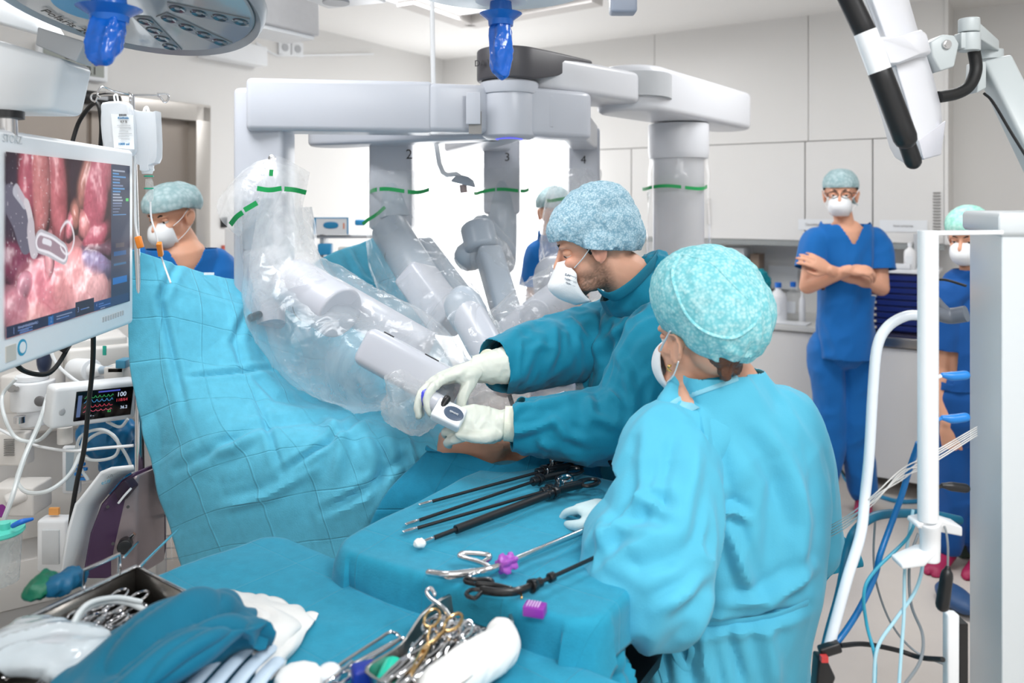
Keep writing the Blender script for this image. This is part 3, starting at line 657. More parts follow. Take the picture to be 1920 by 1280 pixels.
# arm four
l4 = stadium(hub+V((.05, .02, 0)), xy(1068, 2.72), .072, .072, zb-.005, zt_-.01)
l4b = stadium(xy(1072, 2.8), xy(1094, 3.45), .045, .06, zb+.01, 1.99)
u4 = MB().beam(xy(1094, 3.55)+V((0, 0, 1.5)), xy(1094, 3.55)+V((0, 0, 1.98)), .135, .14, (0, 1, 0))
A4 = arm('', [(l4, 'boom'), (l4b, 'boom_joint')], u4, 1.5, '4', P(1094, 300, 3.465))
mb = MB(); mb.box(xy(1030, 2.615)+V((-.012, -.03, 1.945)), (.05, .006, .1), Matrix.Rotation(.35, 3, 'Z')); obj('hatch_cover', mb, M_robot, A4, bevel=.002)
mb = MB(); mb.beam(P(1075, 535, 2.75), P(930, 650, 2.6), .11, .1); f4 = obj('forearm_link', mb, M_robot, A4, bevel=.03)
mb = MB(); mb.cyl(P(1003, 590, 2.62), P(1003, 590, 2.58), .05, n=30); obj('elbow', mb, M_robot, A4, bevel=.008)
mb = MB(); mb.ell(P(1040, 515, 2.9), (.075, .07, .07)); mb.beam(P(1010, 540, 2.95), P(1075, 535, 2.9), .12, .1); obj('elbow_link', mb, M_robot, A4, bevel=.01)
# instrument tool held at the patient: black tip rods into the abdomen
mb = MB(); mb.tube([P(955, 740, 2.15), P(985, 830, 2.12)], .006, n=8); obj('instrument_rod', mb, M_dark, rb)
# stray handles seen between arms
q = P(868, 346, 3.0); t = thing('light_handle', 'grey bell shaped lamp handle hanging between the robot arms 2 and 3', 'handle', q)
mb = MB(); mb.lathe(q, [(.045, .0), (.047, .006), (.035, .025), (.012, .034)], axis=(.25, 0, 1)); obj('shade', mb, M_robot2, t)
mb = MB(); mb.cyl(q+V((.004, 0, -.03)), q, .014, n=14); obj('grip', mb, mat('beige_grip', '#b9a7a4', .5), t)
mb = MB(); mb.tube([q+V((-.01, 0, .03)), q+V((-.1, .0, .15)), V((q.x-.12, q.y, ZC))], .009, n=8); obj('stem', mb, M_white, t)
# ------------------------------------------------------------ plastic drapes over the arms
M_bag = film('arm_drape_film', '#fbfdff', .24, bump=.35, bscale=14)
M_bag2 = film('arm_drape_film_backlit', '#fafdff', .14, bump=.35, bscale=14)
M_bagc = film('crumpled_film', '#ffffff', .34, bump=.4, bscale=22)
M_green = mat('green_tape', '#0e9a52', .45, var=.08)
def cr(a, s, seed, ax=(.55, -.2, -.7)): return lambda co, no: a*(.8*folds(co, ax, s*7, s*1.3, seed, .5, .8)+.5*folds(co, (.1, 0, 1), s*5, s*.7, seed+5, .4, .8))
def band(path, ring, k0, m=M_green, w=.012, gaps=(), parent=None, a0=0, a1=360, tilt=(0, 0, 0)):
    """flat tape round a drape: centre, radii, start and end angle"""
    c, ra, rb_ = path; mb = MB(); n = 60
    for i in range(n):
        t0 = a0+(a1-a0)*i/n; t1 = a0+(a1-a0)*(i+1)/n
        if any(g0 <= (t0-a0)/(a1-a0) < g1 for g0, g1 in gaps): continue
        q = []
        for t in (t0, t1):
            wv = 1+.03*math.sin(R(t*5+k0)); dz = .006*math.sin(R(t*3+k0*2))+tilt[0]*math.cos(R(t))+tilt[1]*math.sin(R(t))
            e = V((math.cos(R(t))*ra*wv, math.sin(R(t))*rb_*wv, dz)); q.append(c+e)
        mb.prism([q[0]-V((0, 0, w/2)), q[1]-V((0, 0, w/2)), q[1]+V((0, 0, w/2)), q[0]+V((0, 0, w/2))], (q[0]-c), .0008)
    return obj('green_band', mb, m, parent, smooth=False)
def bag(name, lb, tubes, m, cf, vox=.008, cut=None, gp='clear drapes over the robot'):
    mb = MB()
    for pts, r in tubes: mb.tube(pts, r, n=22, res=8, round_=True)
    me = fuse(mb, vox, 2, cf, cut); return one(name, me, m, lb, 'drape', gp, double=True)
def T(l): return [P(a, b, d) for a, b, d in l]
b1 = bag('plastic_drape', 'clear plastic drape bagging the nearest robot arm at left', [
    (T([(512, 335, 2.5), (520, 410, 2.48), (530, 480, 2.44), (545, 560, 2.36), (600, 640, 2.24), (690, 690, 2.14), (730, 712, 2.08)]), [.098, .105, .11, .13, .13, .115, .07]),
    (T([(570, 535, 2.36), (660, 580, 2.32), (760, 640, 2.2), (840, 700, 2.1)]), [.09, .085, .095, .07])], M_bag, cr(.010, .055, 3), cut=lambda co: (co[:, 2] > 1.64))
# flared collar sheet of that drape, with its green strips
def flare(rows, fnc): return patch(rows, 60, 40, fnc)
wv = lambda a, s, seed: (lambda co, uv: a*folds(co, (.1, 0, 1), s*4, s, seed, 1, .8))
fl1 = patch([T([(508, 292, 2.39), (535, 298, 2.4), (560, 308, 2.42), (583, 322, 2.45)]),
             T([(495, 330, 2.36), (520, 350, 2.34), (550, 352, 2.36), (578, 355, 2.42)]),
             T([(480, 400, 2.35), (515, 410, 2.32), (550, 410, 2.34), (570, 405, 2.4)]),
             T([(468, 500, 2.34), (520, 500, 2.28), (570, 490, 2.3), (600, 490, 2.36)]),
             T([(480, 570, 2.3), (540, 540, 2.2), (600, 525, 2.2), (640, 530, 2.28)])], 80, 80, wv(.007, .06, 2))
M_bagw = film('milky_film', '#fafbfc', .36, bump=.35, bscale=18)
fb = obj('front_flap', fl1, M_bagw, b1, double=True)
fl2 = patch([T([(512, 296, 2.42), (480, 305, 2.42), (455, 320, 2.45)]),
             T([(500, 330, 2.38), (450, 345, 2.38), (408, 385, 2.42)]),
             T([(490, 375, 2.36), (450, 400, 2.34), (430, 428, 2.38)]),
             T([(475, 420, 2.36), (455, 436, 2.36), (448, 445, 2.4)])], 60, 50, wv(.006, .06, 9))
fb2 = obj('side_flap', fl2, M_bagw, b1, double=True)
def strip(pts, w, m, parent, dz=.0, nm='green_strip'):
    mb = MB(); p = spline(T(pts), 6)
    for i in range(len(p)-1):
        t = (p[i+1]-p[i]).normalized(); s = t.cross(V((0, 1, 0))).normalized()*w/2
        mb.add([p[i]-s, p[i+1]-s, p[i+1]+s, p[i]+s], [(0, 1, 2, 3)])
    return obj(nm, mb, m, parent, solid=.0008, double=True, smooth=False)
strip([(482, 353, 2.30), (505, 356, 2.29), (528, 353, 2.28)], .014, M_green, b1); strip([(533, 354, 2.28), (553, 356, 2.29), (574, 361, 2.32)], .014, M_green, b1)
strip([(482, 380, 2.30), (470, 387, 2.30), (458, 394, 2.30)], .015, M_green, b1); strip([(455, 398, 2.3), (443, 407, 2.31), (432, 421, 2.33)], .015, M_green, b1)
strip([(509, 318, 2.30), (508, 330, 2.30)], .011, M_green, b1)
b2 = bag('plastic_drape', 'clear plastic drape over the second robot arm, behind the surgeon\'s far hand', [
    (T([(742, 335, 2.97), (738, 400, 2.93), (760, 480, 2.84), (805, 560, 2.66), (860, 640, 2.4), (885, 700, 2.2)]), [.1, .085, .13, .15, .13, .08]),
    (T([(868, 600, 2.34), (850, 660, 2.28), (835, 720, 2.2)]), [.08, .1, .09])], M_bag2, cr(.010, .05, 13), cut=lambda co: (co[:, 2] > 1.77))
band((P(748, 358, 2.97), .11, .11), 0, 30, parent=b2, gaps=((.30, .33), (.6, .63)), a0=180, a1=360, w=.014)
strip([(722, 388, 2.86), (706, 402, 2.86), (690, 412, 2.86), (680, 420, 2.86)], .012, M_green, b2)
b3 = bag('plastic_drape', 'clear plastic drape over the robot arm hanging before the bright window', [
    (T([(943, 320, 3.46), (940, 365, 3.45), (938, 420, 3.42), (940, 490, 3.38)]), [.085, .115, .085, .075]),
    (T([(920, 480, 3.05), (945, 560, 2.95), (975, 640, 2.75)]), [.07, .085, .09])], M_bag2, cr(.012, .05, 23), cut=lambda co: (co[:, 2] > 1.80))
band((P(940, 358, 3.44), .118, .118), 0, 10, parent=b3, gaps=((.42, .45), (.7, .73)), a0=180, a1=360, w=.014, tilt=(.006, 0))
b4 = bag('plastic_drape', 'clear plastic drape flaring right behind the surgeon\'s cap', [
    (T([(1090, 325, 3.55), (1080, 370, 3.5), (1070, 440, 3.4), (1060, 520, 3.2)]), [.08, .12, .12, .1]),
    (T([(1075, 530, 2.78), (1000, 590, 2.66), (930, 660, 2.55)]), [.09, .1, .1])], M_bag, cr(.012, .05, 33), cut=lambda co: (co[:, 2] > 1.80))
band((P(1078, 374, 3.5), .124, .124), 0, 10, parent=b4, gaps=((.5, .53),), a0=180, a1=360, w=.014)
mb = MB(); n = 40; rs = []
for k in range(30):
    z = .62+(1.86-.62)*k/29; r = .122-.012*(z > 1.8)
    rs.append([colp+V((r*math.cos(2*math.pi*i/n)*(1.04+.02*math.sin(k*.7)), r*math.sin(2*math.pi*i/n), z)) for i in range(n)])
mb.rings(rs, False); me = mb.mesh(); co = getco(me); no = getno(me); co += no*(.007*folds(co, (0, .1, 1), .3, .05, 5, 1, .7)+.006)[:, None]; me.vertices.foreach_set('co', co.ravel())
b5 = one('plastic_drape', me, film('column_film', '#ffffff', .07, bump=.3, bscale=10, spec=.8), 'clear plastic drape round the upright robot column at right', 'drape', 'clear drapes over the robot', double=True)
band((P(1265, 352, 3.47), .137, .137), 0, 40, parent=b5, gaps=((.22, .24), (.5, .53)), a0=170, a1=370, w=.014)
# crumpled bag end by the surgeon's hands, and the loose plastic over the belly
mb = MB(); mb.ell(P(783, 756, 1.97), (.085, .07, .066)); mb.ell(P(752, 728, 1.98), (.042, .05, .04)); mb.ell(P(820, 745, 1.97), (.045, .04, .05))
me = fuse(mb, .004, 1, lambda co, no: .009*folds(co, (.8, .2, -.3), .16, .035, 3, .6, .7)+.006*folds(co, (-.5, .2, .8), .12, .028, 8, .6, .7))
one('crumpled_drape_end', me, M_bagc, 'crumpled clear plastic bag end just left of the surgeon\'s gloved hands', 'drape', double=True)
mb = MB(); mb.tube(T([(890, 770, 2.12), (960, 752, 2.12), (1040, 742, 2.14), (1105, 715, 2.2)]), [.06, .06, .055, .06], n=20, round_=True); mb.tube(T([(920, 735, 2.25), (1010, 715, 2.3), (1110, 690, 2.3)]), [.05, .05, .06], n=18, round_=True)
me = fuse(mb, .006, 1, lambda co, no: .010*folds(co, (1, .2, .1), .16, .035, 3, .7, .7)+.006*folds(co, (-.3, .2, .8), .1, .024, 8, .7, .7))
one('crumpled_drape', me, M_bagc, 'loose crumpled clear plastic lying between the surgeon\'s two arms', 'drape', double=True)
# ============================================================ BLUE DRAPES
M_dr = creased('drape_blue', '#5fbedb', var=.05, tl=.1)
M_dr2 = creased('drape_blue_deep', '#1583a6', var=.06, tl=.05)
def crease(uv, k, off=0, w=.014):
    """sharp pressed lines from folding"""
    t = (uv*k+off) % 1; d = np.minimum(t, 1-t)/k; return np.clip(1-d/w, 0, 1)
def dfn(amp, s, seed, ku=4, kv=4, axis=(.5, 0, -1), ca=.0012):
    def f(co, uv):
        q = co.copy(); q += np.stack([vn(co*3, seed+i) for i in range(3)], 1)*.02
        m = .35+.65*np.clip(vn(co*2.2, seed+40)+.5, 0, 1)
        return m*(1.5*amp*folds(co, axis, s*6, s*2.2, seed, .6, .9)+amp*.8*folds(co, (.9, .2, .5), s*4, s*1.5, seed+4, .5, .8)+.5*amp*folds(co, (-.5, .2, -.6), s*4, s*1.1, seed+9, .5, .7))+ca*(crease(uv[:, 0]+.004*vn(co*4, 5), ku)-crease(uv[:, 1]+.004*vn(co*4, 6), kv, .4))
    return f
rows = [
    T([(243, 466, 2.2), (300, 484, 2.26), (380, 508, 2.38), (450, 524, 2.5), (520, 540, 2.62), (600, 486, 2.88), (705, 443, 3.1)]),
    T([(240, 560, 2.18), (320, 560, 2.22), (400, 580, 2.3), (470, 600, 2.38), (560, 640, 2.52), (660, 600, 2.8), (770, 560, 3.0)]),
    T([(242, 690, 2.16), (320, 680, 2.16), (400, 690, 2.2), (490, 700, 2.26), (600, 740, 2.34), (720, 740, 2.5), (860, 700, 2.7)]),
    T([(272, 850, 2.12), (350, 810, 2.08), (440, 790, 2.08), (540, 780, 2.12), (660, 768, 2.16), (780, 785, 2.2), (900, 835, 2.2)]),
    T([(300, 950, 2.1), (390, 900, 2.03), (500, 870, 2.0), (610, 850, 2.0), (720, 835, 2.02), (815, 845, 2.05), (930, 885, 2.06)]),
    T([(345, 1075, 2.08), (450, 1060, 2.0), (560, 1070, 1.97), (680, 1060, 1.98), (770, 1010, 2.0), (860, 960, 2.02), (960, 925, 2.04)])]
rD = ridges([([(529, 884), (609, 827), (690, 768)], 2.05, .010, .012), ([(398, 846), (437, 838), (485, 805)], 2.05, .016, -.012), ([(480, 735), (505, 810), (527, 880)], 2.05, .010, .008), ([(350, 706), (420, 700), (531, 684)], 2.2, .008, .009),
    ([(465, 692), (519, 739), (600, 748)], 2.2, .012, .010), ([(600, 960), (680, 920), (765, 850)], 2.0, .012, .012), ([(345, 470), (300, 560), (318, 640), (350, 780)], 2.2, .012, .010), ([(330, 880), (480, 800), (640, 765)], 2.08, .014, .010), ([(420, 950), (500, 930), (590, 880)], 2.02, .014, -.010),
    ([(470, 570), (440, 640), (460, 700)], 2.35, .014, .010), ([(600, 760), (640, 820), (630, 900)], 2.05, .018, -.012), ([(700, 800), (720, 860), (700, 950)], 2.05, .016, .014), ([(760, 810), (780, 880), (750, 980)], 2.05, .012, -.014), ([(620, 500), (660, 540), (690, 600)], 2.9, .014, .012), ([(650, 470), (680, 520), (740, 560)], 2.95, .012, -.010)])
up1 = np.array([[0., -1., 0.]])
fD = dfn(.009, .07, 4, 5, 4)
me = patch(rows, 190, 170, lambda co, uv: fD(co, uv)+rD(co, np.repeat(up1, len(co), 0)))
one('patient_drape', me, M_dr, 'large light blue surgical drape hung as a screen and spread over the patient', 'drape', solid=.002, double=True)
# deep blue drape over the patient's near side, under the surgeon's forearm
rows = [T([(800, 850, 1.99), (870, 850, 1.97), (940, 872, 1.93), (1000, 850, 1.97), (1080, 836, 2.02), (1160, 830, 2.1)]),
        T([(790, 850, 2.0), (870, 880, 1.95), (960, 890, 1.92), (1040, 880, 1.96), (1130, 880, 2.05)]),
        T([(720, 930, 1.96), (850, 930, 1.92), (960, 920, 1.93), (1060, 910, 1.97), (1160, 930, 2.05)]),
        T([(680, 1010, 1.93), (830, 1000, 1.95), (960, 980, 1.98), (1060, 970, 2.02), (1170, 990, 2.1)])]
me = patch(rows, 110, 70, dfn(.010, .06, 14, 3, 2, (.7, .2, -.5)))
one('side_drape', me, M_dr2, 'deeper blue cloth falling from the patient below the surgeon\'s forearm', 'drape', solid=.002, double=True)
# white tape and clip on the screen
mb = MB(); a = P(392, 513, 2.36); mb.box(a, (.03, .003, .007)); one('drape_tape', mb, M_white, 'small white tape piece on the top edge of the blue screen drape', 'tape')
# ============================================================ PEOPLE
M_stub = None
def skin_mesh_mat(name, base='#e0a88c', attr='tint'):
    return mat(name, base, .48, var=.05, scale=25, bump=.2, bscale=450, sub=.1, spec=.35, attr=attr)
M_skinA = skin_mesh_mat('skin_painted')
M_scr = cloth('scrub_blue', '#1068b4', .05, bump=.25, tl=.03)
M_scr2 = cloth('scrub_blue_dark', '#0c4f96', .05, bump=.25, tl=.03)
M_gown = cloth('gown_teal', '#0f84a2', .05, bump=.3, tl=.03, fiber=420)
M_gown2 = cloth('gown_light_blue', '#58bbd9', .03, bump=.2, tl=.05)
M_mask = mat('mask_white', '#eef1f4', .7, var=.02, bump=.3, bscale=300)
M_hair = mat('dark_hair', '#20150f', .5, bump=.6, bscale=260); M_hair2 = mat('brown_hair', '#5a3826', .45, bump=.6, bscale=260)
M_glove = mat('surgical_glove', '#d7dcd2', .38, var=.03, scale=40, bump=.15, bscale=140, spec=.4, sub=.05)
M_eye = mat('eye_white', '#ece7e2', .2); M_iris = mat('eye_dark', '#2a1a12', .15)
def capmat(name, a, b, sc=90, al=.9):
    if name in MATS: return MATS[name]
    m = bpy.data.materials.new(name); m.use_nodes = True; nt = m.node_tree; b_ = nt.nodes['Principled BSDF']; L = nt.links; N_ = nt.nodes.new
    tc = N_('ShaderNodeTexCoord'); vo = N_('ShaderNodeTexVoronoi'); vo.inputs['Scale'].default_value = sc; nz = N_('ShaderNodeTexNoise'); nz.inputs['Scale'].default_value = sc*.32; nz.inputs['Detail'].default_value = 8; nz.inputs['Roughness'].default_value = .7
    L.new(tc.outputs['Object'], vo.inputs[0]); L.new(tc.outputs['Object'], nz.inputs[0])
    ad = N_('ShaderNodeMath'); ad.operation = 'MULTIPLY'; L.new(vo.outputs['Distance'], ad.inputs[0]); ad.inputs[1].default_value = .55
    a2 = N_('ShaderNodeMath'); a2.operation = 'MULTIPLY_ADD'; a2.inputs[1].default_value = 1.1; L.new(nz.outputs['Fac'], a2.inputs[0]); a3 = N_('ShaderNodeMath'); a3.operation = 'MULTIPLY'; a3.inputs[1].default_value = -1; L.new(ad.outputs[0], a3.inputs[0]); L.new(a3.outputs[0], a2.inputs[2])
    cr_ = N_('ShaderNodeValToRGB'); cr_.color_ramp.elements[0].position = .12; cr_.color_ramp.elements[0].color = hexc(a); cr_.color_ramp.elements[1].position = .62; cr_.color_ramp.elements[1].color = hexc(b)
    L.new(a2.outputs[0], cr_.inputs[0]); L.new(cr_.outputs[0], b_.inputs['Base Color']); b_.inputs['Roughness'].default_value = .7
    bp = N_('ShaderNodeBump'); bp.inputs['Strength'].default_value = .35; bp.inputs['Distance'].default_value = .002; L.new(a2.outputs[0], bp.inputs['Height']); L.new(bp.outputs[0], b_.inputs['Normal'])
    MATS[name] = m; return m
M_cap1 = capmat('surgeon_cap', '#7fa9bd', '#cfe6ef', 210); M_cap2 = capmat('nurse_cap', '#72c2cb', '#bde6e8', 150); M_cap3 = capmat('pale_cap', '#8fadb2', '#bcd0d4', 60)
def head_parts(mb, M, c, neck=True, s=1.0):
    """skull, face, ears; M turns (forward, left, up) into the room, c is the middle of the head at ear height"""
    def e(p, r, rot=None): mb.ell(c+M@(V(p)*s), tuple(x*s for x in r), M@rot if rot else M, 20, 14)
    def t(ps, r, n=10): mb.tube([c+M@(V(p)*s) for p in ps], [x*s for x in r], n=n, round_=True)
    e((-.012, 0, .045), (.096, .077, .082)); e((.022, 0, .045), (.066, .068, .07)); e((-.045, 0, -.005), (.055, .062, .06))
    e((.03, 0, -.035), (.056, .058, .07)); e((.02, 0, -.075), (.055, .052, .038)); e((.06, 0, -.098), (.024, .026, .02)); e((.03, .03, -.085), (.045, .02, .022), Matrix.Rotation(.35, 3, 'Z')); e((.03, -.03, -.085), (.045, .02, .022), Matrix.Rotation(-.35, 3, 'Z'))
    e((.068, .026, .024), (.018, .028, .01)); e((.068, -.026, .024), (.018, .028, .01))
    e((.06, .036, -.022), (.024, .02, .018)); e((.06, -.036, -.022), (.024, .02, .018))
    t([(.076, 0, .022), (.09, 0, -.002), (.104, 0, -.027), (.1, 0, -.036)], [.008, .008, .011, .009]); e((.09, .011, -.034), (.011, .008, .008)); e((.09, -.011, -.034), (.011, .008, .008))
    e((.082, 0, -.062), (.012, .024, .006)); e((.079, 0, -.072), (.012, .021, .007))
    for sd in (1, -1):
        ro = Matrix.Rotation(-.35*sd, 3, 'Z')@Matrix.Rotation(-.15, 3, 'Y')
        e((-.012, .077*sd, -.008), (.018, .007, .03), ro)
        t([(.004, .08*sd, -.03), (.01, .082*sd, .0), (.0, .088*sd, .022), (-.02, .092*sd, .022), (-.028, .09*sd, .0), (-.016, .084*sd, -.03), (-.002, .079*sd, -.04)], [.004]*7, 8)
def face_extras(par, M, c, s=1.0, look=(1, 0, -.3), hair=M_hair, lid=0):
    for sd in (1, -1):
        p = c+M@(V((.066, .031*sd, .003))*s); mb = MB(); mb.ell(p, .0125*s, M); obj('eye', mb, M_eye, par)
        d = (M@V((look[0], look[1], look[2]))).normalized(); mb = MB(); mb.ell(p+d*.0088*s, .0062*s, M); obj('iris', mb, M_iris, par)
        mb = MB(); mb.tube([c+M@(V(q)*s) for q in ((.082, .014*sd, .022), (.083, .028*sd, .028), (.07, .046*sd, .022))], [.0028*s, .004*s, .002*s], n=8, round_=True, up=M@V((1, 0, 0))); obj('eyebrow', mb, hair, par)
        mb = MB(); mb.ell(p+M@V((.0005, 0, .0045-.0022*lid))*s, (.0138*s, .0148*s, (.0095+.003*lid)*s), M); obj('eyelid', mb, M_skin, par)
def mask(par, M, c, s=1.0, duck=False, name='face_mask', low=True):
    mb = MB(); rs = []
    prof = [(-.002, .03, .086, .018), (-.022, .05, .104, .03), (-.045, .056, .116, .045), (-.066, .056, .117, .05), (-.088, .052, .104, .046), (-.108, .04, .082, .034)] if not duck else [(.0, .022, .094, .012), (-.018, .044, .108, .03), (-.035, .056, .122, .052), (-.055, .06, .134, .06), (-.085, .056, .118, .05), (-.112, .04, .084, .03)]
    n = 14
    for z, w, x, dp in prof:
        ring = []
        for k in range(n+1):
            t = math.pi*(k/n-.5); ring.append(c+M@(V((x-dp*(1-math.cos(t))-.012*(abs(math.sin(t))**6), w*math.sin(t)*1.02, z))*s))
        rs.append(ring)
    m = len(rs[0]); cols = [spline([r[i] for r in rs], 4) for i in range(m)]; K = len(cols[0])
    mb.add([cols[i][j] for j in range(K) for i in range(m)], [(j*m+i, j*m+i+1, (j+1)*m+i+1, (j+1)*m+i) for j in range(K-1) for i in range(m-1)])
    o = obj(name, mb, M_mask, par, double=True, solid=.0022*s)
    for sd in (1, -1):
        t = MB(); t.tube([c+M@(V(q)*s) for q in ((.058, .057*sd, -.02), (.03, .075*sd, .0), (-.004, .088*sd, .03))], (.0026*s, .0012*s), n=6, up=M@V((0, 0, 1)))
        t2 = MB(); t2.tube([c+M@(V(q)*s) for q in ((.045, .053*sd, -.085), (.01, .068*sd, -.062), (-.02, .084*sd, -.03))], .0016*s, n=6)
        obj('strap', t, M_mask, o)
        if low: obj('strap', t2, M_mask, o)
    return o
def cap(par, M, c, parts, m, amp=.006, fs=.03, s=1.0, vox=.005, seed=1, cutz=None, ax=(.1, .2, 1), nm='surgical_cap'):
    mb = MB()
    for p, r in parts: mb.ell(c+M@(V(p)*s), tuple(x*s for x in r), M, 26, 18)
    iM = M.transposed(); Mi = np.array([list(r) for r in iM]); cc = np.array(c)
    def f(co, no): q = (co-cc)@Mi.T; low = np.clip((.05*s-q[:, 2])/(.07*s), 0, 1)*.7+.45; return amp*low*folds(q, ax, fs*3.5, fs, seed, .7, .9)+amp*.3*vn(co/(fs*.35), seed+7)
    ct = (lambda co: cutz(((co-cc)@Mi.T))-((co-cc)@Mi.T)[:, 2]) if cutz else None
    return obj(nm, fuse(mb, vox, 2, f, ct), m, par, double=True, solid=.0012)
FL = [(.042, .026, .021), (.046, .03, .022), (.043, .028, .022), (.034, .021, .019)]
def hand(mb, w, M, curls, side=1, s=1.0, spread=.12, thumb=None, fat=1.0):
    """palm, four fingers and a thumb; M columns: towards fingers, towards thumb side, back of the hand"""
    def q(p): return w+M@(V(p)*s)
    mb.tube([q((-.02, 0, 0)), q((.015, 0, 0)), q((.05, 0, .001)), q((.085, 0, 0))], [(.029*s, .021*s), (.031*s, .02*s), (.041*s, .017*s), (.04*s, .014*s)], n=20, round_=True, up=M@V((0, 0, 1)))
    mb.ell(q((.035, .025, -.008)), (.032*s, .016*s, .016*s), M); mb.ell(q((.035, -.022, -.007)), (.034*s, .014*s, .014*s), M)
    for i in range(4):
        y = .03-.0205*i; a = -spread*(i-1.5)*.55; x = .09-.004*abs(i-1)-(.006 if i == 3 else 0); p = V((x, y, 0)); ang = 0; pts = [V((x-.02, y*.95, 0)), p]; rr = [.0095*fat, .0098*fat]
        cu = curls[i] if isinstance(curls[i], (tuple, list)) else (curls[i], curls[i]*1.15, curls[i]*.8)
        for j, l in enumerate(FL[i]):
            ang += R(cu[j]); d = V((math.cos(ang)*math.cos(a), math.cos(ang)*math.sin(a), -math.sin(ang))); p = p+d*l; pts.append(p); rr.append((.0092, .0084, .0072)[j]*(.9 if i == 3 else 1)*fat)
        mb.tube([q(k) for k in pts], [r*s for r in rr], n=12, res=4, raw=False, round_=True)
    th = thumb or [(.02, .024, -.008), (.045, .048, -.016), (.075, .056, -.024), (.1, .055, -.03)]
    mb.tube([q(k) for k in th], [r*s*fat for r in (.015, .013, .011, .0085)], n=12, res=4, round_=True)
def body(par, mb, m=M_skin, vox=.006, tint=None, sm=2, nm='body'):
    me = fuse(mb, vox, sm)
    if tint:
        co = getco(me); c = tint(co); a = me.color_attributes.new('tint', 'FLOAT_COLOR', 'POINT'); a.data.foreach_set('color', np.concatenate([c, np.ones((len(c), 1))], 1).astype(np.float32).ravel())
    return obj(nm, me, m, par)
def garment(par, nm, parts, m, fn, vox=.007, cut=None, sm=3, sm2=1):
    mb = MB()
    for q_ in parts: mb.tube(q_[0], q_[1], n=26, res=7, round_=True, up=q_[2] if len(q_) > 2 else (0, 0, 1))
    return obj(nm, fuse(mb, vox, sm, fn, cut, sm2), m, par, double=True, solid=.0015)
def clothfn(a, s, seed, specs=()):
    """folds over the whole cloth plus stronger folds near given points, in given directions"""
    def f(co, no):
        h = a*folds(co, (.15, .1, 1), s*8, s*1.8, seed, .5, 1.1)+a*.5*folds(co, (.8, .3, .6), s*6, s*1.3, seed+3, .5, 1.1)
        for c, rad, ax, amp, sc, sd in specs:
            d = np.linalg.norm(co-np.array(c), axis=1); w = np.exp(-(d/rad)**2); h = h+w*amp*folds(co, ax, sc*6, sc*1.2, sd, .5, 1.0)
        return h
    return f
lin = lambda h: np.array(hexc(h)[:3])
# ---------------------------------------------------------- the surgeon
D0 = 2.08
sg = thing('person', 'person in teal surgical gown, blue-grey cap and white mask leaning over the patient', 'person', V((.42, 2.2, 0)))
Mh = frame((-1, .02, -.30), (-.2, 0, 1)); ch = P(1111, 462, D0)
mb = MB(); head_parts(mb, Mh, ch)
nb = P(1218, 545, 2.14)
mb.tube([P(1138, 498, 2.08), P(1170, 516, 2.1), P(1208, 556, 2.14), P(1225, 600, 2.16)], [.058, .066, .076, .09], n=22, round_=True)
torso = [P(1225, 590, 2.16), P(1225, 700, 2.16), P(1225, 850, 2.14), P(1235, 980, 2.15)]
mb.tube(torso, [(.15, .08), (.17, .105), (.16, .11), (.16, .11)], n=24, round_=True)
LS, LE, LW = P(1235, 655, 1.98), P(1165, 790, 1.92), P(955, 795, 1.89)
RS, RE, RW = P(1190, 610, 2.3), P(1065, 652, 2.16), P(908, 690, 1.97)
for a, b, c_ in ((LS, LE, LW), (RS, RE, RW)): mb.tube([a, b], [.055, .045], n=16, round_=True); mb.tube([b, c_], [.044, .03], n=16, round_=True)
for dy in (-.1, .1): mb.tube([V((.42, 2.17+dy, .85)), V((.41, 2.17+dy, .5)), V((.42, 2.19+dy, .08))], [.085, .06, .045], n=16, round_=True)
mh = np.array([list(r) for r in Mh.transposed()]); chh = np.array(ch)
def tintA(co):
    q = (co-chh)@mh.T; base = lin('#e3ad93'); n = vn(co*60, 3)[:, None]*.5+.5; c = base*(1-.06*n)
    red = np.exp(-(((q[:, 0]-.07)/.03)**2+((q[:, 2]+.02)/.03)**2))[:, None]; c = c*(1-red*.25)+lin('#d98a78')*red*.25
    line = -.03-.25*(q[:, 0]-.0)-np.clip(q[:, 0]-.05, 0, 1)*.2
    b = np.clip((line-q[:, 2])/.03, 0, 1)*np.clip((q[:, 2]+.155)/.03, 0, 1)*np.clip((q[:, 0]+.035)/.03, 0, 1)
    sp = np.clip(vn(co*700, 9)*.6+.62, 0, 1); b = (b*(.42+.5*sp))[:, None]; c = c*(1-b)+lin('#5d483b')*b
    ear = (np.abs(q[:, 1]) > .079)[:, None]*.35; return c*(1-ear)+lin('#e08f80')*ear
body(sg, mb, M_skinA, .0042, tintA)
face_extras(sg, Mh, ch, look=(1, 0, -.5), lid=1)
mask(sg, Mh, ch+Mh@V((.002, 0, -.013)), duck=True, s=1.04, low=False)
mk = [o for o in sg.children if o.name.startswith('face_mask')][0]
for s_, dx, dz, sz in (('S-M0003', -.0, -.045, .011), ('NIOSH N95', -.0, -.06, .008), ('TC-84A-0001', -.0, -.07, .006)):
    q_ = onmesh(mk, 1070, {-.045: 518, -.06: 526, -.07: 533}[dz], .0006); q2 = onmesh(mk, 1080, {-.045: 518, -.06: 526, -.07: 533}[dz]+4, .0006)
    if q_ and q2: text(s_, q_, q2-q_, (0, 0, 1), sz*.8, mat('mask_print', '#5b6d80', .6), mk, 'print')
mb = MB()
for p, r in (((.0, .074, .035), (.03, .006, .032)), ((.012, .074, .005), (.01, .005, .02)), ((.0, -.074, .035), (.03, .006, .032))): mb.ell(ch+Mh@V(p), r, Mh)
obj('hair', fuse(mb, .004, 1, lambda co, no: .0015*vn(co*300, 2)), M_hair, sg)
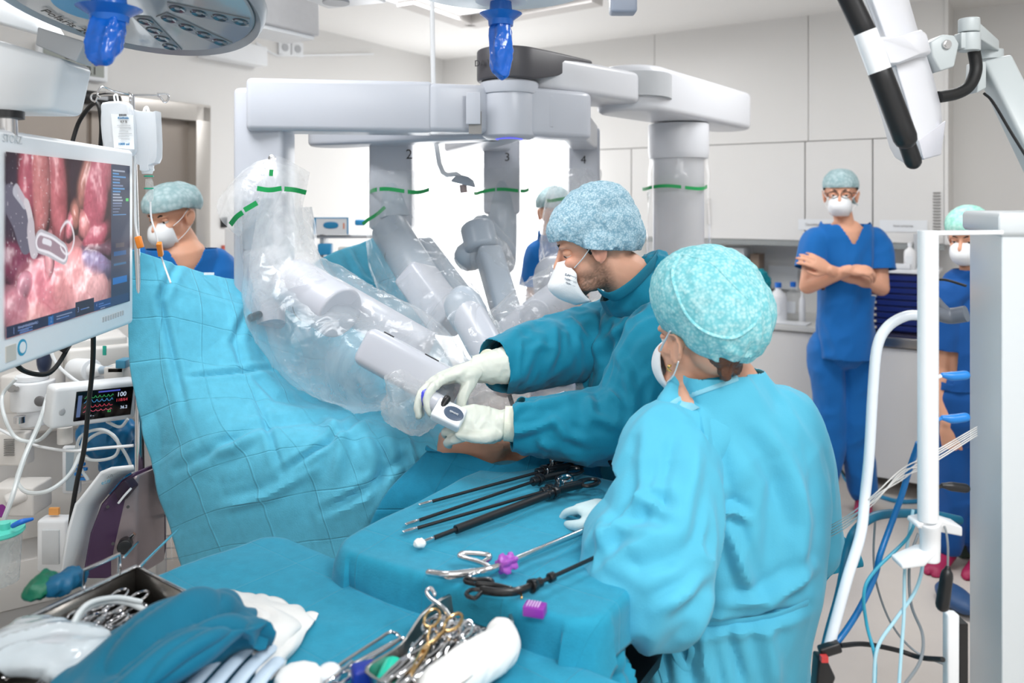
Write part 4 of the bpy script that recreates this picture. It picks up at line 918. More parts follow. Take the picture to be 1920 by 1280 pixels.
cap(sg, Mh, ch, [((-.01, 0, .058), (.112, .092, .085)), ((-.055, 0, .045), (.085, .092, .08)), ((-.035, 0, .085), (.1, .085, .075)), ((-.085, 0, .02), (.055, .078, .07)), ((-.025, 0, .005), (.075, .1, .05)), ((-.012, .084, .006), (.036, .018, .04)), ((.03, 0, .06), (.075, .08, .06))], M_cap1, .005, .022, vox=.0042, seed=5,
    cutz=lambda q: -.006-.36*np.clip(-q[:, 0]-.01, -.06, .16)+.026*np.clip((q[:, 0]-.025)/.045, 0, 1))
# gown
sl = lambda a, b, ra, rb_: ([a, b], [ra, rb_])
WL, WR = np.array(LW), np.array(RW); ELn, ERn = np.array(LE), np.array(RE)
spec = [(LE, .16, (.3, .5, .8), .007, .026, 3), (LW, .12, (.2, .3, 1), .006, .02, 5), (LS, .2, (-.6, 0, .8), .006, .035, 8), (RE, .15, (.3, .3, .9), .007, .026, 6), (RW, .12, (.2, .3, 1), .006, .02, 9)]
nbn = np.array(P(1172, 528, 2.1)); ndir = np.array(V((-.62, -.1, .72)).normalized())
nrm = lambda co, c: np.linalg.norm(co-c, axis=1)
def cutS(co):
    c1 = np.minimum((co-nbn)@ndir, .135-nrm(co, nbn))
    dl = (ELn-WL)/np.linalg.norm(ELn-WL); c2 = np.minimum(.004-(co-WL)@dl, .14-nrm(co, WL))
    dr_ = (ERn-WR)/np.linalg.norm(ERn-WR); c3 = np.minimum(.028-(co-WR)@dr_, .14-nrm(co, WR))
    return np.maximum(np.maximum(c1, c2), c3)
rS = ridges([([(1117, 668), (1145, 632), (1178, 607)], 2.0, .012, .010), ([(1128, 720), (1150, 690), (1165, 640)], 2.0, .014, .009), ([(1200, 560), (1185, 640), (1190, 740), (1165, 800)], 1.95, .006, .005),
    ([(1120, 600), (1128, 680), (1118, 760)], 2.0, .012, .008), ([(1150, 575), (1160, 640), (1150, 700)], 2.0, .010, .006), ([(1135, 790), (1170, 740), (1215, 715)], 1.9, .012, .008), ([(1210, 600), (1240, 640), (1260, 700)], 1.95, .012, .007)])
rSl = ridges([([(950, 790), (970, 770), (992, 762)], 1.88, .008, .008), ([(950, 812), (1005, 803), (1046, 788)], 1.88, .010, .009), ([(975, 765), (1030, 758), (1075, 745)], 1.86, .010, .008), ([(1010, 822), (1034, 838)], 1.88, .009, .008),
    ([(1030, 780), (1060, 812), (1100, 830)], 1.87, .012, .009), ([(1085, 700), (1105, 745), (1110, 790)], 1.86, .013, .011), ([(1120, 690), (1140, 735), (1175, 765)], 1.88, .013, .010), ([(1110, 780), (1160, 800)], 1.86, .012, .009), ([(1150, 650), (1180, 700), (1185, 760)], 1.9, .013, .009)])
rSr = ridges([([(930, 660), (966, 625), (1013, 590)], 2.2, .012, .010), ([(940, 715), (976, 700), (1018, 635)], 2.2, .012, .010), ([(1020, 700), (1040, 660), (1038, 610)], 2.2, .012, .011), ([(1058, 580), (1078, 620), (1086, 660)], 2.2, .011, .010), ([(980, 660), (1010, 650), (1040, 655)], 2.2, .010, .008), ([(1075, 600), (1100, 640)], 2.2, .012, .009)])
addf = lambda *F_: (lambda co, no: sum(f_(co, no) for f_ in F_))
garment(sg, 'gown', [
    ([P(1175, 530, 2.1), P(1200, 560, 2.13), P(1215, 620, 2.14)], [.075, .1, .14]),
    ([P(1222, 600, 2.15), P(1208, 660, 2.13), P(1205, 740, 2.12), P(1210, 850, 2.13), P(1225, 1000, 2.15), P(1235, 1150, 2.16)], [(.17, .10), (.2, .125), (.2, .13), (.2, .135), (.21, .15), (.24, .18)])], M_gown, addf(clothfn(.006, .035, 21, spec), rS), .0058, cutS, sm=1, sm2=1)
garment(sg, 'sleeve', [([LS+V((.04, .05, .03)), LS, LE+V((.02, 0, .0))], [.085, .095, .09]), ([LE+V((.02, 0, 0)), (LE+LW)/2+V((.03, 0, -.012)), LW+V((.0, 0, 0)), LW-V((.03, 0, 0))], [.09, .08, .052, .04])], M_gown, addf(clothfn(.005, .03, 24, spec), rSl), .0052, cutS, sm=1, sm2=1)
garment(sg, 'sleeve', [([RS+V((.02, -.08, 0)), RS, RE], [.1, .095, .09]), ([RE, (RE+RW)/2, RW, RW-V((.03, 0, 0))], [.09, .08, .052, .04])], M_gown, addf(clothfn(.005, .03, 27, spec), rSr), .0055, cutS, sm=1, sm2=1)
# collar band
mb = MB(); mb.tube([P(1128, 549, 2.02), P(1150, 556, 1.985), P(1185, 535, 1.99), P(1220, 500, 2.03), P(1232, 482, 2.1)], [(.004, .02)]*5, n=12, up=(0, -1, .3)); 
obj('collar', mb, mat('gown_teal_dark', '#0b7690', .7, bump=.3, bscale=300), sg)
mb = MB(); mb.ell(P(1222, 492, 2.12), (.045, .06, .02), Matrix.Rotation(-.5, 3, 'Y')); obj('gown_ties', fuse(mb, .005, 1, crumple(.008, .02, 3)), M_gown, sg)
# gloves
gR = MB(); MR = frame(P(815, 716, 1.92)-RW, (.25, .35, 1)); hand(gR, RW+V((-.012, 0, 0)), MR, [(22, 38, 30), (18, 34, 30), (20, 36, 28), (26, 36, 28)], thumb=[(.025, .022, -.012), (.05, .03, -.035), (.066, .028, -.06), (.07, .02, -.085)], spread=.16, s=1.14)
gR.tube([RW+V((.055, .01, .006)), RW, RW+V((-.03, 0, 0))], [.046, .036, .03], n=18)
obj('glove', fuse(gR, .0034, 2, lambda co, no: .0018*folds(co, (.1, .3, 1), .05, .012, 3, .7)), M_glove, sg)
gL = MB(); ML = frame(P(872, 792, 1.86)-LW, (-.1, -.85, .5)); hand(gL, LW+V((-.01, 0, 0)), ML, [(38, 50, 30), (42, 52, 34), (46, 52, 34), (50, 52, 34)], thumb=[(.02, .022, .004), (.05, .034, .012), (.08, .034, .012), (.108, .028, .006)], spread=.1, s=1.06)
gL.tube([LW+V((.03, .0, .0)), LW, LW+V((-.03, 0, 0))], [.036, .036, .03], n=18)
obj('glove', fuse(gL, .0034, 2, lambda co, no: .0018*folds(co, (.1, .3, 1), .05, .012, 8, .7)), M_glove, sg)
M_cuff = mat('knit_cuff', '#eef0de', .8, bump=.4, bscale=300)
mb = MB(); mb.tube([LW+V((-.012, 0, .002)), LW+V((.02, 0, .0)), LW+V((.035, 0, 0))], [.04, .042, .042], n=24); obj('cuff', mb, M_cuff, sg)
mb = MB(); d_ = (RE-RW).normalized(); mb.tube([RW+d_*.015, RW+d_*.02], [.044, .044], n=24); obj('cuff', mb, M_cuff, sg)
for dy in (-.1, .1): mb = MB(); mb.tube([V((.47, 2.19+dy, .04)), V((.33, 2.18+dy, .035))], [(.04, .035), (.04, .03)], n=16, round_=True, up=(0, 0, 1)); obj('shoe', mb, M_blackr, sg)
# the white device held by the left hand, with blue sterile tip
dv = thing('instrument_adapter', 'small white boxed instrument with a dark oval plate in the surgeon\'s gloved hand', 'medical instrument', P(840, 790, 1.83))
a = P(822, 768, 1.845); b = P(868, 790, 1.835); mb = MB(); mb.beam(a-(b-a)*.15, b, .052, .03, (.35, -.75, .6)); obj('housing', mb, M_white, dv, bevel=.006)
bx, by, bz = basis(b-a, (.35, -.75, .6)); pc = (a+b)/2+by*.0155
mb = MB(); rm = Matrix((bz, bx, by)).transposed(); mb.ell(pc+bz*.006, (.024, .017, .0015), rm); pl = obj('oval_plate', mb, mat('slate_plate', '#4a5a70', .35), dv)
text('davinci', pc+by*.003+bz*.006, bz, -bx, .008, M_white, dv, 'lettering')
mb = MB(); mb.cyl(P(800, 742, 1.9), P(828, 762, 1.86), .02, .024); obj('adapter', mb, M_robot, dv, bevel=.003)
mb = MB(); mb.cyl(P(795, 738, 1.91), P(806, 746, 1.895), .0225, .0235); obj('blue_ring', mb, mat('violet_blue', '#4a52d8', .35), dv)
mb = MB(); mb.tube([P(824, 772, 1.84), P(838, 748, 1.85)], .009, n=12, round_=True); obj('lever', mb, M_dark, dv)
# ---------------------------------------------------------- the nurse, seen from behind
nu_ = thing('person', 'person seen from behind in light blue gown and turquoise bouffant cap at instrument table', 'person', V((.43, 1.6, 0)))
Mn = frame((-.56, .83, -.04), (0, 0, 1)); cn = P(1312, 640, 1.62)
mb = MB(); head_parts(mb, Mn, cn, s=.95)
mb.tube([cn+V((.01, .0, -.04)), P(1326, 700, 1.635), P(1350, 765, 1.66)], [.052, .046, .045], n=20, round_=True)
mb.tube([P(1350, 770, 1.64), P(1375, 850, 1.66), P(1385, 1000, 1.66), P(1380, 1200, 1.66)], [(.12, .07), (.15, .09), (.14, .1), (.15, .11)], n=22, round_=True, up=(-.45, .9, 0))
nLS, nLE, nLW = P(1262, 835, 1.6), P(1222, 1092, 1.42), P(1155, 972, 1.55)
nRS, nRE, nRW = P(1470, 828, 1.72), P(1500, 1010, 1.8), P(1330, 1010, 1.95)
for a, b, c_ in ((nLS, nLE, nLW), (nRS, nRE, nRW)): mb.tube([a, b], [.045, .038], n=14, round_=True); mb.tube([b, c_], [.038, .026], n=14, round_=True)
for dx in (-.09, .09): mb.tube([V((.44+dx, 1.67, .75)), V((.44+dx, 1.67, .4)), V((.44+dx, 1.69, .07))], [.08, .055, .042], n=14, round_=True)
def tintN(co): n = vn(co*50, 5)[:, None]*.5+.5; return lin('#dfa98f')*(1-.07*n)
body(nu_, mb, M_skinA, .0055, tintN)
face_extras(nu_, Mn, cn, .95, hair=M_hair2); mask(nu_, Mn, cn, .97)
mb = MB()
for p, r in (((-.068, .0, -.01), (.034, .05, .036)), ((-.075, .012, -.045), (.014, .016, .022)), ((-.07, -.02, -.042), (.012, .018, .02))): mb.ell(cn+Mn@V(p), r, Mn)
obj('hair', fuse(mb, .0045, 1, lambda co, no: .003*folds(co, (0, 0, 1), .1, .006, 4)), M_hair2, nu_)
mb = MB(); mb.tube([cn+Mn@V((-.0, .082, -.038)), cn+Mn@V((.002, .09, -.045)), cn+Mn@V((.0, .083, -.05))], .0022, n=8); mb.ell(cn+Mn@V((0, .088, -.04)), .004); obj('earring', mb, mat('gold', '#d8b070', .2, 1), nu_)
cap(nu_, Mn, cn, [((-.022, -.004, .092), (.112, .112, .104)), ((-.058, -.012, .06), (.09, .105, .1)), ((-.01, .0, .1), (.1, .106, .094))], M_cap2, .0055, .028, vox=.005, seed=15,
    cutz=lambda q: .008-.42*np.clip(-q[:, 0]+.0, -.06, .11))
# seam ridges of the cap
mb = MB(); C_ = [(1275, 478, 0), (1262, 510, 0), (1270, 550, 0), (1290, 592, 0), (1325, 622, 0), (1372, 632, 0), (1408, 612, 0), (1424, 588, 0)]
ncap = [o for o in nu_.children if o.name.startswith('surgical_cap')][0]; mb.tube(online(ncap, [(x, y) for x, y, _ in C_], .0005), (.0045, .0022), n=8, raw=True, round_=True, up=(0, -1, 0)); obj('seam', mb, M_cap2, ncap)
mb = MB(); mb.tube(online(ncap, [(1275, 478), (1330, 492), (1370, 530), (1400, 560)], .0003), (.003, .0015), n=8, raw=True, round_=True, up=(0, -1, 0)); obj('seam', mb, M_cap2, ncap)
spec = [(nLE, .2, (.6, .1, .8), .014, .045, 3), (nLS, .2, (.0, .1, 1), .010, .04, 5), (nRS, .2, (-.3, 0, 1), .008, .05, 9), (nLW, .12, (.3, .3, .9), .008, .025, 12)]
nn = np.array(P(1322, 716, 1.63)); nd = np.array(V((.02, .0, 1)).normalized()); W2 = np.array(nLW); E2 = np.array(nLE)
def cutN(co):
    d = (E2-W2)/np.linalg.norm(E2-W2)
    return np.maximum(np.minimum((co-nn)@nd-.02, .16-nrm(co, nn)), np.minimum(-.005-(co-W2)@d, .1-nrm(co, W2)))
rN = ridges([([(1396, 800), (1430, 860), (1454, 905), (1450, 975), (1442, 1055), (1430, 1110)], 1.55, .022, -.011), ([(1292, 755), (1305, 830), (1318, 961)], 1.55, .012, -.010), ([(1312, 790), (1335, 891), (1358, 961)], 1.55, .014, .014),
    ([(1345, 962), (1372, 955), (1400, 972)], 1.55, .010, .016), ([(1362, 975), (1385, 1050), (1412, 1116)], 1.55, .014, .014), ([(1353, 1130), (1438, 1125), (1520, 1060)], 1.56, .014, .016), ([(1400, 780), (1470, 850), (1500, 960)], 1.58, .02, .010),
    ([(1480, 870), (1500, 980), (1490, 1090)], 1.58, .016, .012), ([(1231, 1186), (1236, 1290)], 1.5, .011, .014), ([(1275, 1180), (1300, 1290)], 1.5, .012, -.012), ([(1320, 1180), (1332, 1290)], 1.5, .012, .012), ([(1362, 1175), (1395, 1290)], 1.5, .013, -.012), ([(1430, 1160), (1450, 1290)], 1.52, .016, .012), ([(1260, 1160), (1330, 1172), (1420, 1165), (1510, 1130)], 1.5, .010, -.014)])
rNl = ridges([([(1215, 800), (1205, 880), (1195, 960)], 1.52, .012, .010), ([(1262, 810), (1245, 900), (1240, 990)], 1.5, .013, -.010), ([(1300, 830), (1290, 920), (1275, 1030)], 1.5, .015, .012), ([(1200, 938), (1228, 948), (1258, 972)], 1.45, .011, .012), ([(1110, 1020), (1160, 990), (1230, 1000)], 1.42, .013, .010),
    ([(1085, 1050), (1120, 1095), (1180, 1130)], 1.38, .016, .010), ([(1150, 1040), (1200, 1060), (1250, 1050), (1300, 1010)], 1.36, .018, -.010), ([(1230, 1140), (1290, 1110), (1330, 1060)], 1.38, .014, .012), ([(1130, 980), (1140, 1040)], 1.44, .01, .009)])
garment(nu_, 'gown', [
    ([P(1322, 712, 1.63), P(1334, 740, 1.64), P(1352, 790, 1.65)], [(.064, .07), (.09, .084), (.14, .1)], (-.45, .9, 0)),
    ([P(1352, 800, 1.64), P(1380, 850, 1.645), P(1395, 930, 1.65), P(1395, 1050, 1.65), P(1375, 1165, 1.65), P(1350, 1290, 1.66), V((.42, 1.67, .3))], [(.15, .09), (.19, .11), (.195, .12), (.18, .13), (.165, .135), (.195, .15), (.22, .17)], (-.45, .9, 0)),
    ([P(1400, 790, 1.67), nRS, nRE], [.085, .088, .085]), ([nRE, nRW], [.08, .05])],
    M_gown2, addf(clothfn(.006, .06, 31, spec), rN), .0064, cutN, sm=2)
garment(nu_, 'sleeve', [([P(1318, 812, 1.61), nLS, (nLS+nLE)/2+V((0, -.01, 0)), nLE], [.07, .088, .098, .1]), ([nLE, (nLE+nLW)/2+V((-.01, 0, .0)), nLW], [.102, .09, .052])], M_gown2, addf(clothfn(.005, .055, 36, spec), rNl), .0058, cutN, sm=2)
ngown = [o for o in nu_.children if o.name.startswith('gown')][0]; M_bind = cloth('pale_binding', '#8fd3e8', .03)
mb = MB(); mb.tube(online(ngown, [(1243, 772), (1268, 752), (1300, 738), (1345, 722), (1390, 706)], .001), (.0055, .0014), n=8, raw=True, up=(0, -1, .4)); obj('neck_binding', mb, M_bind, nu_)
q_ = [onmesh(ngown, x, y, .002) for x, y in ((1246, 760), (1282, 745), (1312, 764), (1258, 786))]
if all(q_): mb = MB(); mb.add(q_, [(0, 1, 2, 3)]); obj('neck_tab', mb, M_bind, nu_, double=True, solid=.0015)
mb = MB(); mb.tube([P(1296, 722, 1.60), P(1325, 722, 1.575), P(1360, 708, 1.585), P(1386, 690, 1.64)], (.004, .013), n=10, round_=True); obj('scrub_collar', mb, M_gown, nu_)
for pts in ([(1232, 1178), (1290, 1174), (1360, 1168), (1450, 1155), (1515, 1130)], [(1262, 1176), (1268, 1225), (1288, 1250), (1298, 1215), (1270, 1180)], [(1246, 1180), (1236, 1225), (1250, 1279)]):
    l_ = online(ngown, pts, .002)
    if len(l_) > 3: mb = MB(); mb.tube(l_, (.008, .0018), n=8, raw=True, up=(0, -1, 0)); obj('waist_tie', mb, M_gown2, nu_)
g = MB(); Mg = frame(P(1118, 950, 1.62)-nLW, (.2, -.6, .7)); hand(g, nLW+V((-.01, 0, 0)), Mg, [(20, 25, 20), (25, 35, 25), (40, 50, 30), (50, 50, 30)], spread=.35, s=.92)
g.tube([nLW+V((.03, -.02, -.02)), nLW], [.036, .03], n=16); obj('glove', fuse(g, .0034, 2), mat('glove_blue_tint', '#cfe6ea', .4, bump=.1), nu_)
for dx in (-.09, .09): mb = MB(); mb.tube([V((.44+dx, 1.7, .04)), V((.44+dx-.02, 1.83, .035))], [(.038, .035), (.036, .028)], n=16, round_=True, up=(0, 0, 1)); obj('shoe', mb, M_blackr, nu_)
# ---------------------------------------------------------- scrub-clad people at the back
def scrubs(lbl, d, headc, fwd, nk, sh, hips, armL, armR, feet, capcol=M_cap3, glasses=False, scr=M_scr, vox=.008, loc=None, hem=None, bigcap=False, seed=1, shoe='#a02050', vneck=None, gown=False, hs=1.0, capf=None, hairm=M_hair):
    t = thing('person', lbl, 'person', loc)
    Mx = frame(fwd, (0, 0, 1)); mb = MB(); head_parts(mb, Mx, headc, s=hs)
    chest = (sh[0]+sh[1])/2; ax = (sh[1]-sh[0]).normalized(); wd = (sh[1]-sh[0]).length
    mb.tube([headc-V((0, 0, .05))-Mx@V((.02, 0, 0)), nk, chest+V((0, 0, -.02))], [.048, .05, .064], n=18, round_=True)
    mb.tube([chest+V((0, 0, .0)), chest.lerp(hips, .4), hips], [(wd*.36, .085), (wd*.4, .105), (wd*.33, .095)], n=20, round_=True, up=ax.cross(V((0, 0, 1))))
    for a in (armL, armR):
        mb.tube([a[0], a[1]], [.05, .042], n=14, round_=True); mb.tube([a[1], a[2]], [.043, .028], n=14, round_=True)
        if len(a) > 3: hand(mb, a[2], frame(a[3], a[4]), a[5], s=.95)
    for f in feet: mb.tube([hips+(f-V((hips.x, hips.y, f.z)))*.8-V((0, 0, .04)), f.lerp(hips, .5)*1.0, f+V((0, 0, .08))], [.07, .055, .04], n=14, round_=True)
    body(t, mb, M_skin, vox*.75)
    face_extras(t, Mx, headc, hs, hair=hairm); mask(t, Mx, headc, hs)
    cap(t, Mx, headc, capf or [((-.012, 0, .058), (.108, .09, .085)), ((-.05, 0, .04), (.08, .085, .075))], capcol, .005, .03, vox=.006, seed=seed, s=hs, cutz=lambda q: .034-.35*np.clip(-q[:, 0]+.0, -.02, .1))
    if glasses:
        for sd in (1, -1):
            g = MB(); c = headc+Mx@V((.098, .032*sd, .003)); pts = [c+Mx@V((-.004*abs(math.cos(a)), .026*math.cos(a), .017*math.sin(a))) for a in [2*math.pi*k/14 for k in range(14)]]
            g.tube(pts+[pts[0]], .0022, n=6, raw=True); obj('glasses_rim', g, M_dark, t)
            g = MB(); g.tube([headc+Mx@V((.096, .056*sd, .01)), headc+Mx@V((.04, .077*sd, .012)), headc+Mx@V((-.01, .082*sd, .008))], .0018, n=6); obj('glasses_temple', g, M_dark, t)
    ch_ = np.array(chest); nkk = np.array(nk); fw = np.array(V((fwd[0], fwd[1], 0)).normalized()); axn = np.array(ax)
    def cut(co):
        q = co-ch_; f = q@fw; s_ = np.abs((q@axn)); z = co[:, 2]-nk.z; mn_ = np.minimum; mx2 = np.maximum
        c = mn_(z, .13-s_)
        if vneck: c = mx2(c, mn_(mn_(f-.0, np.clip(.066+z*.6, -.1, .07)-s_), z+vneck))
        if hem: c = mx2(c, hem-co[:, 2])
        for a in (armL, armR):
            e = np.array(a[0].lerp(a[1], a[6] if len(a) > 6 else .72)); dd = np.array((a[1]-a[0]).normalized()); pr_ = (co-e)@dd
            c = mx2(c, mn_(mn_(pr_, .14-pr_), .09-np.linalg.norm(np.cross(co-e, dd), axis=1)))
        return c
    fwv = V((fwd[0], fwd[1], 0)); fwv = ax.cross(V((0, 0, 1))); fwv = fwv if fwv.length > .1 else V((0, 1, 0))
    garment(t, 'scrub_top', [
        ([nk+V((0, 0, .0)), chest+V((0, 0, -.02))], [(.075, .07), (wd*.42, .09)], fwv), ([chest+V((0, 0, .01)), chest.lerp(hips, .3), chest.lerp(hips, .75), hips-V((0, 0, .1))], [(wd*.47, .1), (wd*.46, .125), (wd*.45, .125), (wd*.48, .135)], fwv),
        ([nk-V((0, 0, .06)), armL[0]-V((0, 0, .01))], [.06, .062]), ([nk-V((0, 0, .06)), armR[0]-V((0, 0, .01))], [.06, .062]), ([armL[0]+(chest-armL[0])*.3, armL[0], armL[0].lerp(armL[1], .8)], [.06, .066, .075]), ([armR[0]+(chest-armR[0])*.3, armR[0], armR[0].lerp(armR[1], .8)], [.06, .066, .075])],
        scr, clothfn(.008, .05, seed+40), vox, cut, sm=2)
    # the tubes above lie across: their long side follows the shoulders
    garment(t, 'scrub_trousers', [([hips+V((0, 0, .05)), hips-V((0, 0, .06))], [(wd*.42, .11), (wd*.38, .11)], fwv)]+[([hips+(f-V((hips.x, hips.y, f.z)))*.85-V((0, 0, .06)), f.lerp(hips, .45), f+V((0, 0, .06))], [.088, .078, .07]) for f in feet],
        scr, clothfn(.008, .05, seed+50), vox, lambda co: .06-co[:, 2], sm=2)
    for f in feet: mb = MB(); mb.tube([f-V(fwd)*.06, f+V(fwd)*.14], [(.042, .04), (.045, .028)], n=14, round_=True, up=(0, 0, 1)); obj('shoe', mb, mat('shoe_'+shoe[1:], shoe, .5), t)
    return t
d = 4.25; q = lambda a, b, dd=d: P(a, b, dd)
hd = q(1576, 366)
st = scrubs('person in blue scrubs, glasses and white mask standing with folded arms by the counter', d, hd, (-.42, -.9, -.02), q(1583, 420), (q(1530, 448), q(1640, 448)), q(1585, 630),
    (q(1528, 455), q(1514, 536, 4.2), q(1592, 506, 4.06), V((.9, -.2, .0)), V((0, -.6, .8)), [(35, 35, 25)]*4, .6), (q(1644, 455), q(1652, 540, 4.2), q(1556, 506, 4.08), V((-.85, -.0, .45)), V((0, -.9, .3)), [(12, 20, 15)]*4, .6),
    [V((q(1545, 900).x, 4.3, .05)), V((q(1624, 900).x, 4.28, .05))], glasses=True, loc=V((hd.x, 4.3, 0)), hem=P(1585, 668, 4.25).z, seed=3, vneck=.1)
tb = MB(); tb.prism([hd+V((.045, .03, .03)), hd+V((.11, .06, .02)), hd+V((.1, .06, -.03)), hd+V((.12, .06, -.055)), hd+V((.05, .05, -.03))], (0, 1, 0), .004); obj('cap_tail', tb, M_cap3, st)
# woman behind the white tower on the right
d = 3.6; hd = q(1815, 445, d)
scrubs('person in dark blue scrubs, mint cap and white mask partly behind the white tower', d, hd, (-.75, -.65, -.25), q(1822, 505, d), (q(1765, 560, d), q(1880, 560, d+.1)), q(1815, 760, d),
    (q(1775, 560, d), q(1762, 690, d), q(1775, 790, d-.05), V((.2, 0, -1)), V((-.5, -.8, 0)), [(15, 20, 15)]*4), (q(1878, 560, d+.1), q(1885, 690, d), q(1850, 790, d), V((-.2, 0, -1)), V((.5, -.8, 0)), [(15, 20, 15)]*4),
    [V((q(1785, 900, d).x, d+.05, .05)), V((q(1845, 900, d).x, d, .05))], capcol=capmat('mint_cap', '#8ed2c2', '#c6ece2', 60), scr=M_scr2, loc=V((hd.x, d, 0)), hem=.82, seed=7)
# man behind the anaesthesia screen on the left
d = 3.0; hd = q(322, 406, d)
M3 = scrubs('person in blue scrubs, pale cap and white mask bending behind the blue screen', d, hd, (-.35, -.9, -.28), q(350, 466, d+.04), (q(268, 486, d-.05), q(410, 492, d+.1)), q(375, 800, d+.15),
    (q(266, 496, d), q(240, 620, d), q(245, 720, d-.1)), (q(408, 502, d+.1), q(415, 630, d), q(380, 720, d-.1)),
    [V((q(355, 900, d).x, d+.2, .05)), V((q(425, 900, d).x, d+.2, .05))], loc=V((hd.x, d, 0)), hem=.8, seed=9, vneck=.13, hs=.93, capf=[((-.0, 0, .055), (.108, .095, .082)), ((-.05, 0, .05), (.09, .095, .08))])
# person far behind the surgeon
d = 4.2; hd = q(1040, 400, d)
scrubs('person in blue clothing and pale cap far behind the surgeon\'s head', d, hd, (.5, .85, -.3), q(1035, 440, d), (q(1005, 475, d), q(1085, 475, d+.1)), q(1040, 650, d),
    (q(1010, 478, d), q(1000, 560, d), q(1010, 620, d)), (q(1085, 478, d), q(1090, 560, d), q(1080, 620, d)),
    [V((q(1020, 900, d).x, d, .05)), V((q(1065, 900, d).x, d, .05))], loc=V((hd.x, d, 0)), hem=.8, seed=11)
# ---------------------------------------------------------- the patient under the drapes
pt = thing('person', 'person lying as patient under the blue drape, bare belly showing between the surgeon\'s hands', 'person', V((-.1, 2.25, .8)))
mb = MB(); mb.tube([P(912, 850, 2.12), P(820, 872, 2.33), V((-.5, 2.55, .93))], [(.15, .1), (.14, .1), (.16, .09)], n=24, round_=True, up=(0, 0, 1))
head_parts(mb, frame((0, 0, 1), (-1, .3, 0)), V((-.86, 2.72, 1.0))); mb.tube([V((-.5, 2.55, .98)), V((-.78, 2.69, .98))], [.08, .055], n=16)
mb.tube([P(985, 850, 2.12), V((.12, 2.45, .93)), V((.3, 2.75, .9))], [.09, .08, .06], n=16, round_=True)
body(pt, mb, M_skin, .008)
# ============================================================ LEFT SIDE
# ---- monitor on an arm
mo = thing('monitor', 'large white framed monitor showing a pink surgical camera picture at the left edge', 'monitor', V((-.98, 1.75, 1.35)))
xl, xr = V((-.942, 1.487, 0)), V((-.99, 2.07, 0)); mx_ = (xr-xl).normalized(); mn = V((mx_.y, -mx_.x, 0)); SWd = (xr-xl).length
zt0, zb0 = 1.745, 1.396
def scr(u, v, o=.0): return xl.lerp(xr, u)+V((0, 0, zt0+(zb0-zt0)*v))+mn*o
Mm = Matrix((mx_, V((0, 0, 1)), mn)).transposed()
mb = MB(); cmid = scr(.5, .53, -.028); mb.box(cmid, (SWd+.075, .455, .05), Mm); obj('frame', mb, M_white, mo, bevel=.012, seg=4)
mb = MB(); mb.box(scr(.5, .55, -.075), (SWd*.6, .26, .05), Mm); obj('rear_housing', mb, M_white, mo, bevel=.015)
GU, GV = 300, 190
uu, vv = np.meshgrid(np.linspace(0, 1, GU+1), np.linspace(0, 1, GV+1)); up_ = uu.ravel(); vp_ = vv.ravel(); asp = SWd/(zt0-zb0)
X_ = up_*asp; Y_ = vp_; pp = np.stack([X_, Y_, X_*0], 1)
wx = X_+.03*vn(pp*6, 1); wy = Y_+.03*vn(pp*6, 2)
K_ = 34; wsum = np.full(len(X_), math.exp(K_*-.1)); colr = np.tile(np.array([.16, .035, .06]), (len(X_), 1))*wsum[:, None]; nx = np.zeros(len(X_)); ny = np.zeros(len(X_)); hsum = wsum*-.1
def blob(cx, cy, rx, ry, ang, c, h=.3, z=0, gl=1):
    global wsum, colr, nx, ny, hsum
    a = R(ang); dx = wx-cx; dy = wy-cy; p = (dx*math.cos(a)+dy*math.sin(a))/rx; q = (-dx*math.sin(a)+dy*math.cos(a))/ry; r2 = p*p+q*q
    hh = np.where(r2 < 1, z+h*np.sqrt(np.clip(1-r2, 0, 1)), z-.5*(np.sqrt(r2)-1)); w = np.exp(K_*np.clip(hh, -1, 1))
    gx = p/rx*math.cos(a)-q/ry*math.sin(a); gy = p/rx*math.sin(a)+q/ry*math.cos(a); k = h*.3/np.sqrt(np.clip(1-r2, .1, 1))
    wsum += w; nx += w*gx*k; ny += w*gy*k; hsum += w*hh; colr += w[:, None]*np.array(c)
pink = (.62, .20, .19); rose = (.60, .15, .18); pale = (.72, .30, .25); deep = (.30, .05, .11); yel = (.62, .30, .2)
blob(.05, .3, .16, .4, 5, (.12, .08, .13), .2, -.2); blob(.75, .12, .16, .25, 10, (.15, .09, .12), .2, -.3)
blob(.22, .18, .10, .36, 4, rose, .3); blob(.36, .17, .115, .33, -4, pale, .34, .05); blob(.56, .2, .12, .34, -8, pink, .3, .03); blob(.48, .05, .09, .3, 5, (.72, .3, .28), .2)
blob(.95, .13, .085, .22, 20, yel, .25); blob(1.12, .2, .2, .32, 14, rose, .34, .02); blob(1.2, .05, .2, .2, 0, (.72, .24, .25), .3)
blob(.8, .38, .07, .08, 0, yel, .2, .1); blob(.95, .42, .12, .1, -20, pale, .22, .08); blob(1.1, .5, .2, .12, -15, rose, .25, .05); blob(.72, .44, .05, .07, 20, (.8, .3, .3), .15, .15)
blob(.1, .62, .22, .14, 15, deep, .2); blob(.2, .68, .15, .09, -30, (.55, .2, .22), .15, .05); blob(.4, .56, .16, .06, 10, (.25, .06, .1), .1, .1)
blob(.45, .82, .34, .26, -8, (.88, .32, .33), .3, .05); blob(.7, .78, .33, .22, -14, (.9, .45, .38), .34, .08); blob(.95, .85, .35, .26, 8, (.92, .58, .48), .36, .05); blob(.3, .98, .35, .18, -10, (.9, .5, .4), .3, .08)
blob(.12, .88, .16, .12, 30, (.7, .33, .34), .25, .12); blob(.2, .75, .1, .07, -20, (.75, .4, .42), .2, .14); blob(.46, .62, .05, .13, 15, (.9, .5, .45), .2, .2); blob(.6, .69, .12, .045, 14, (.9, .45, .42), .15, .2)
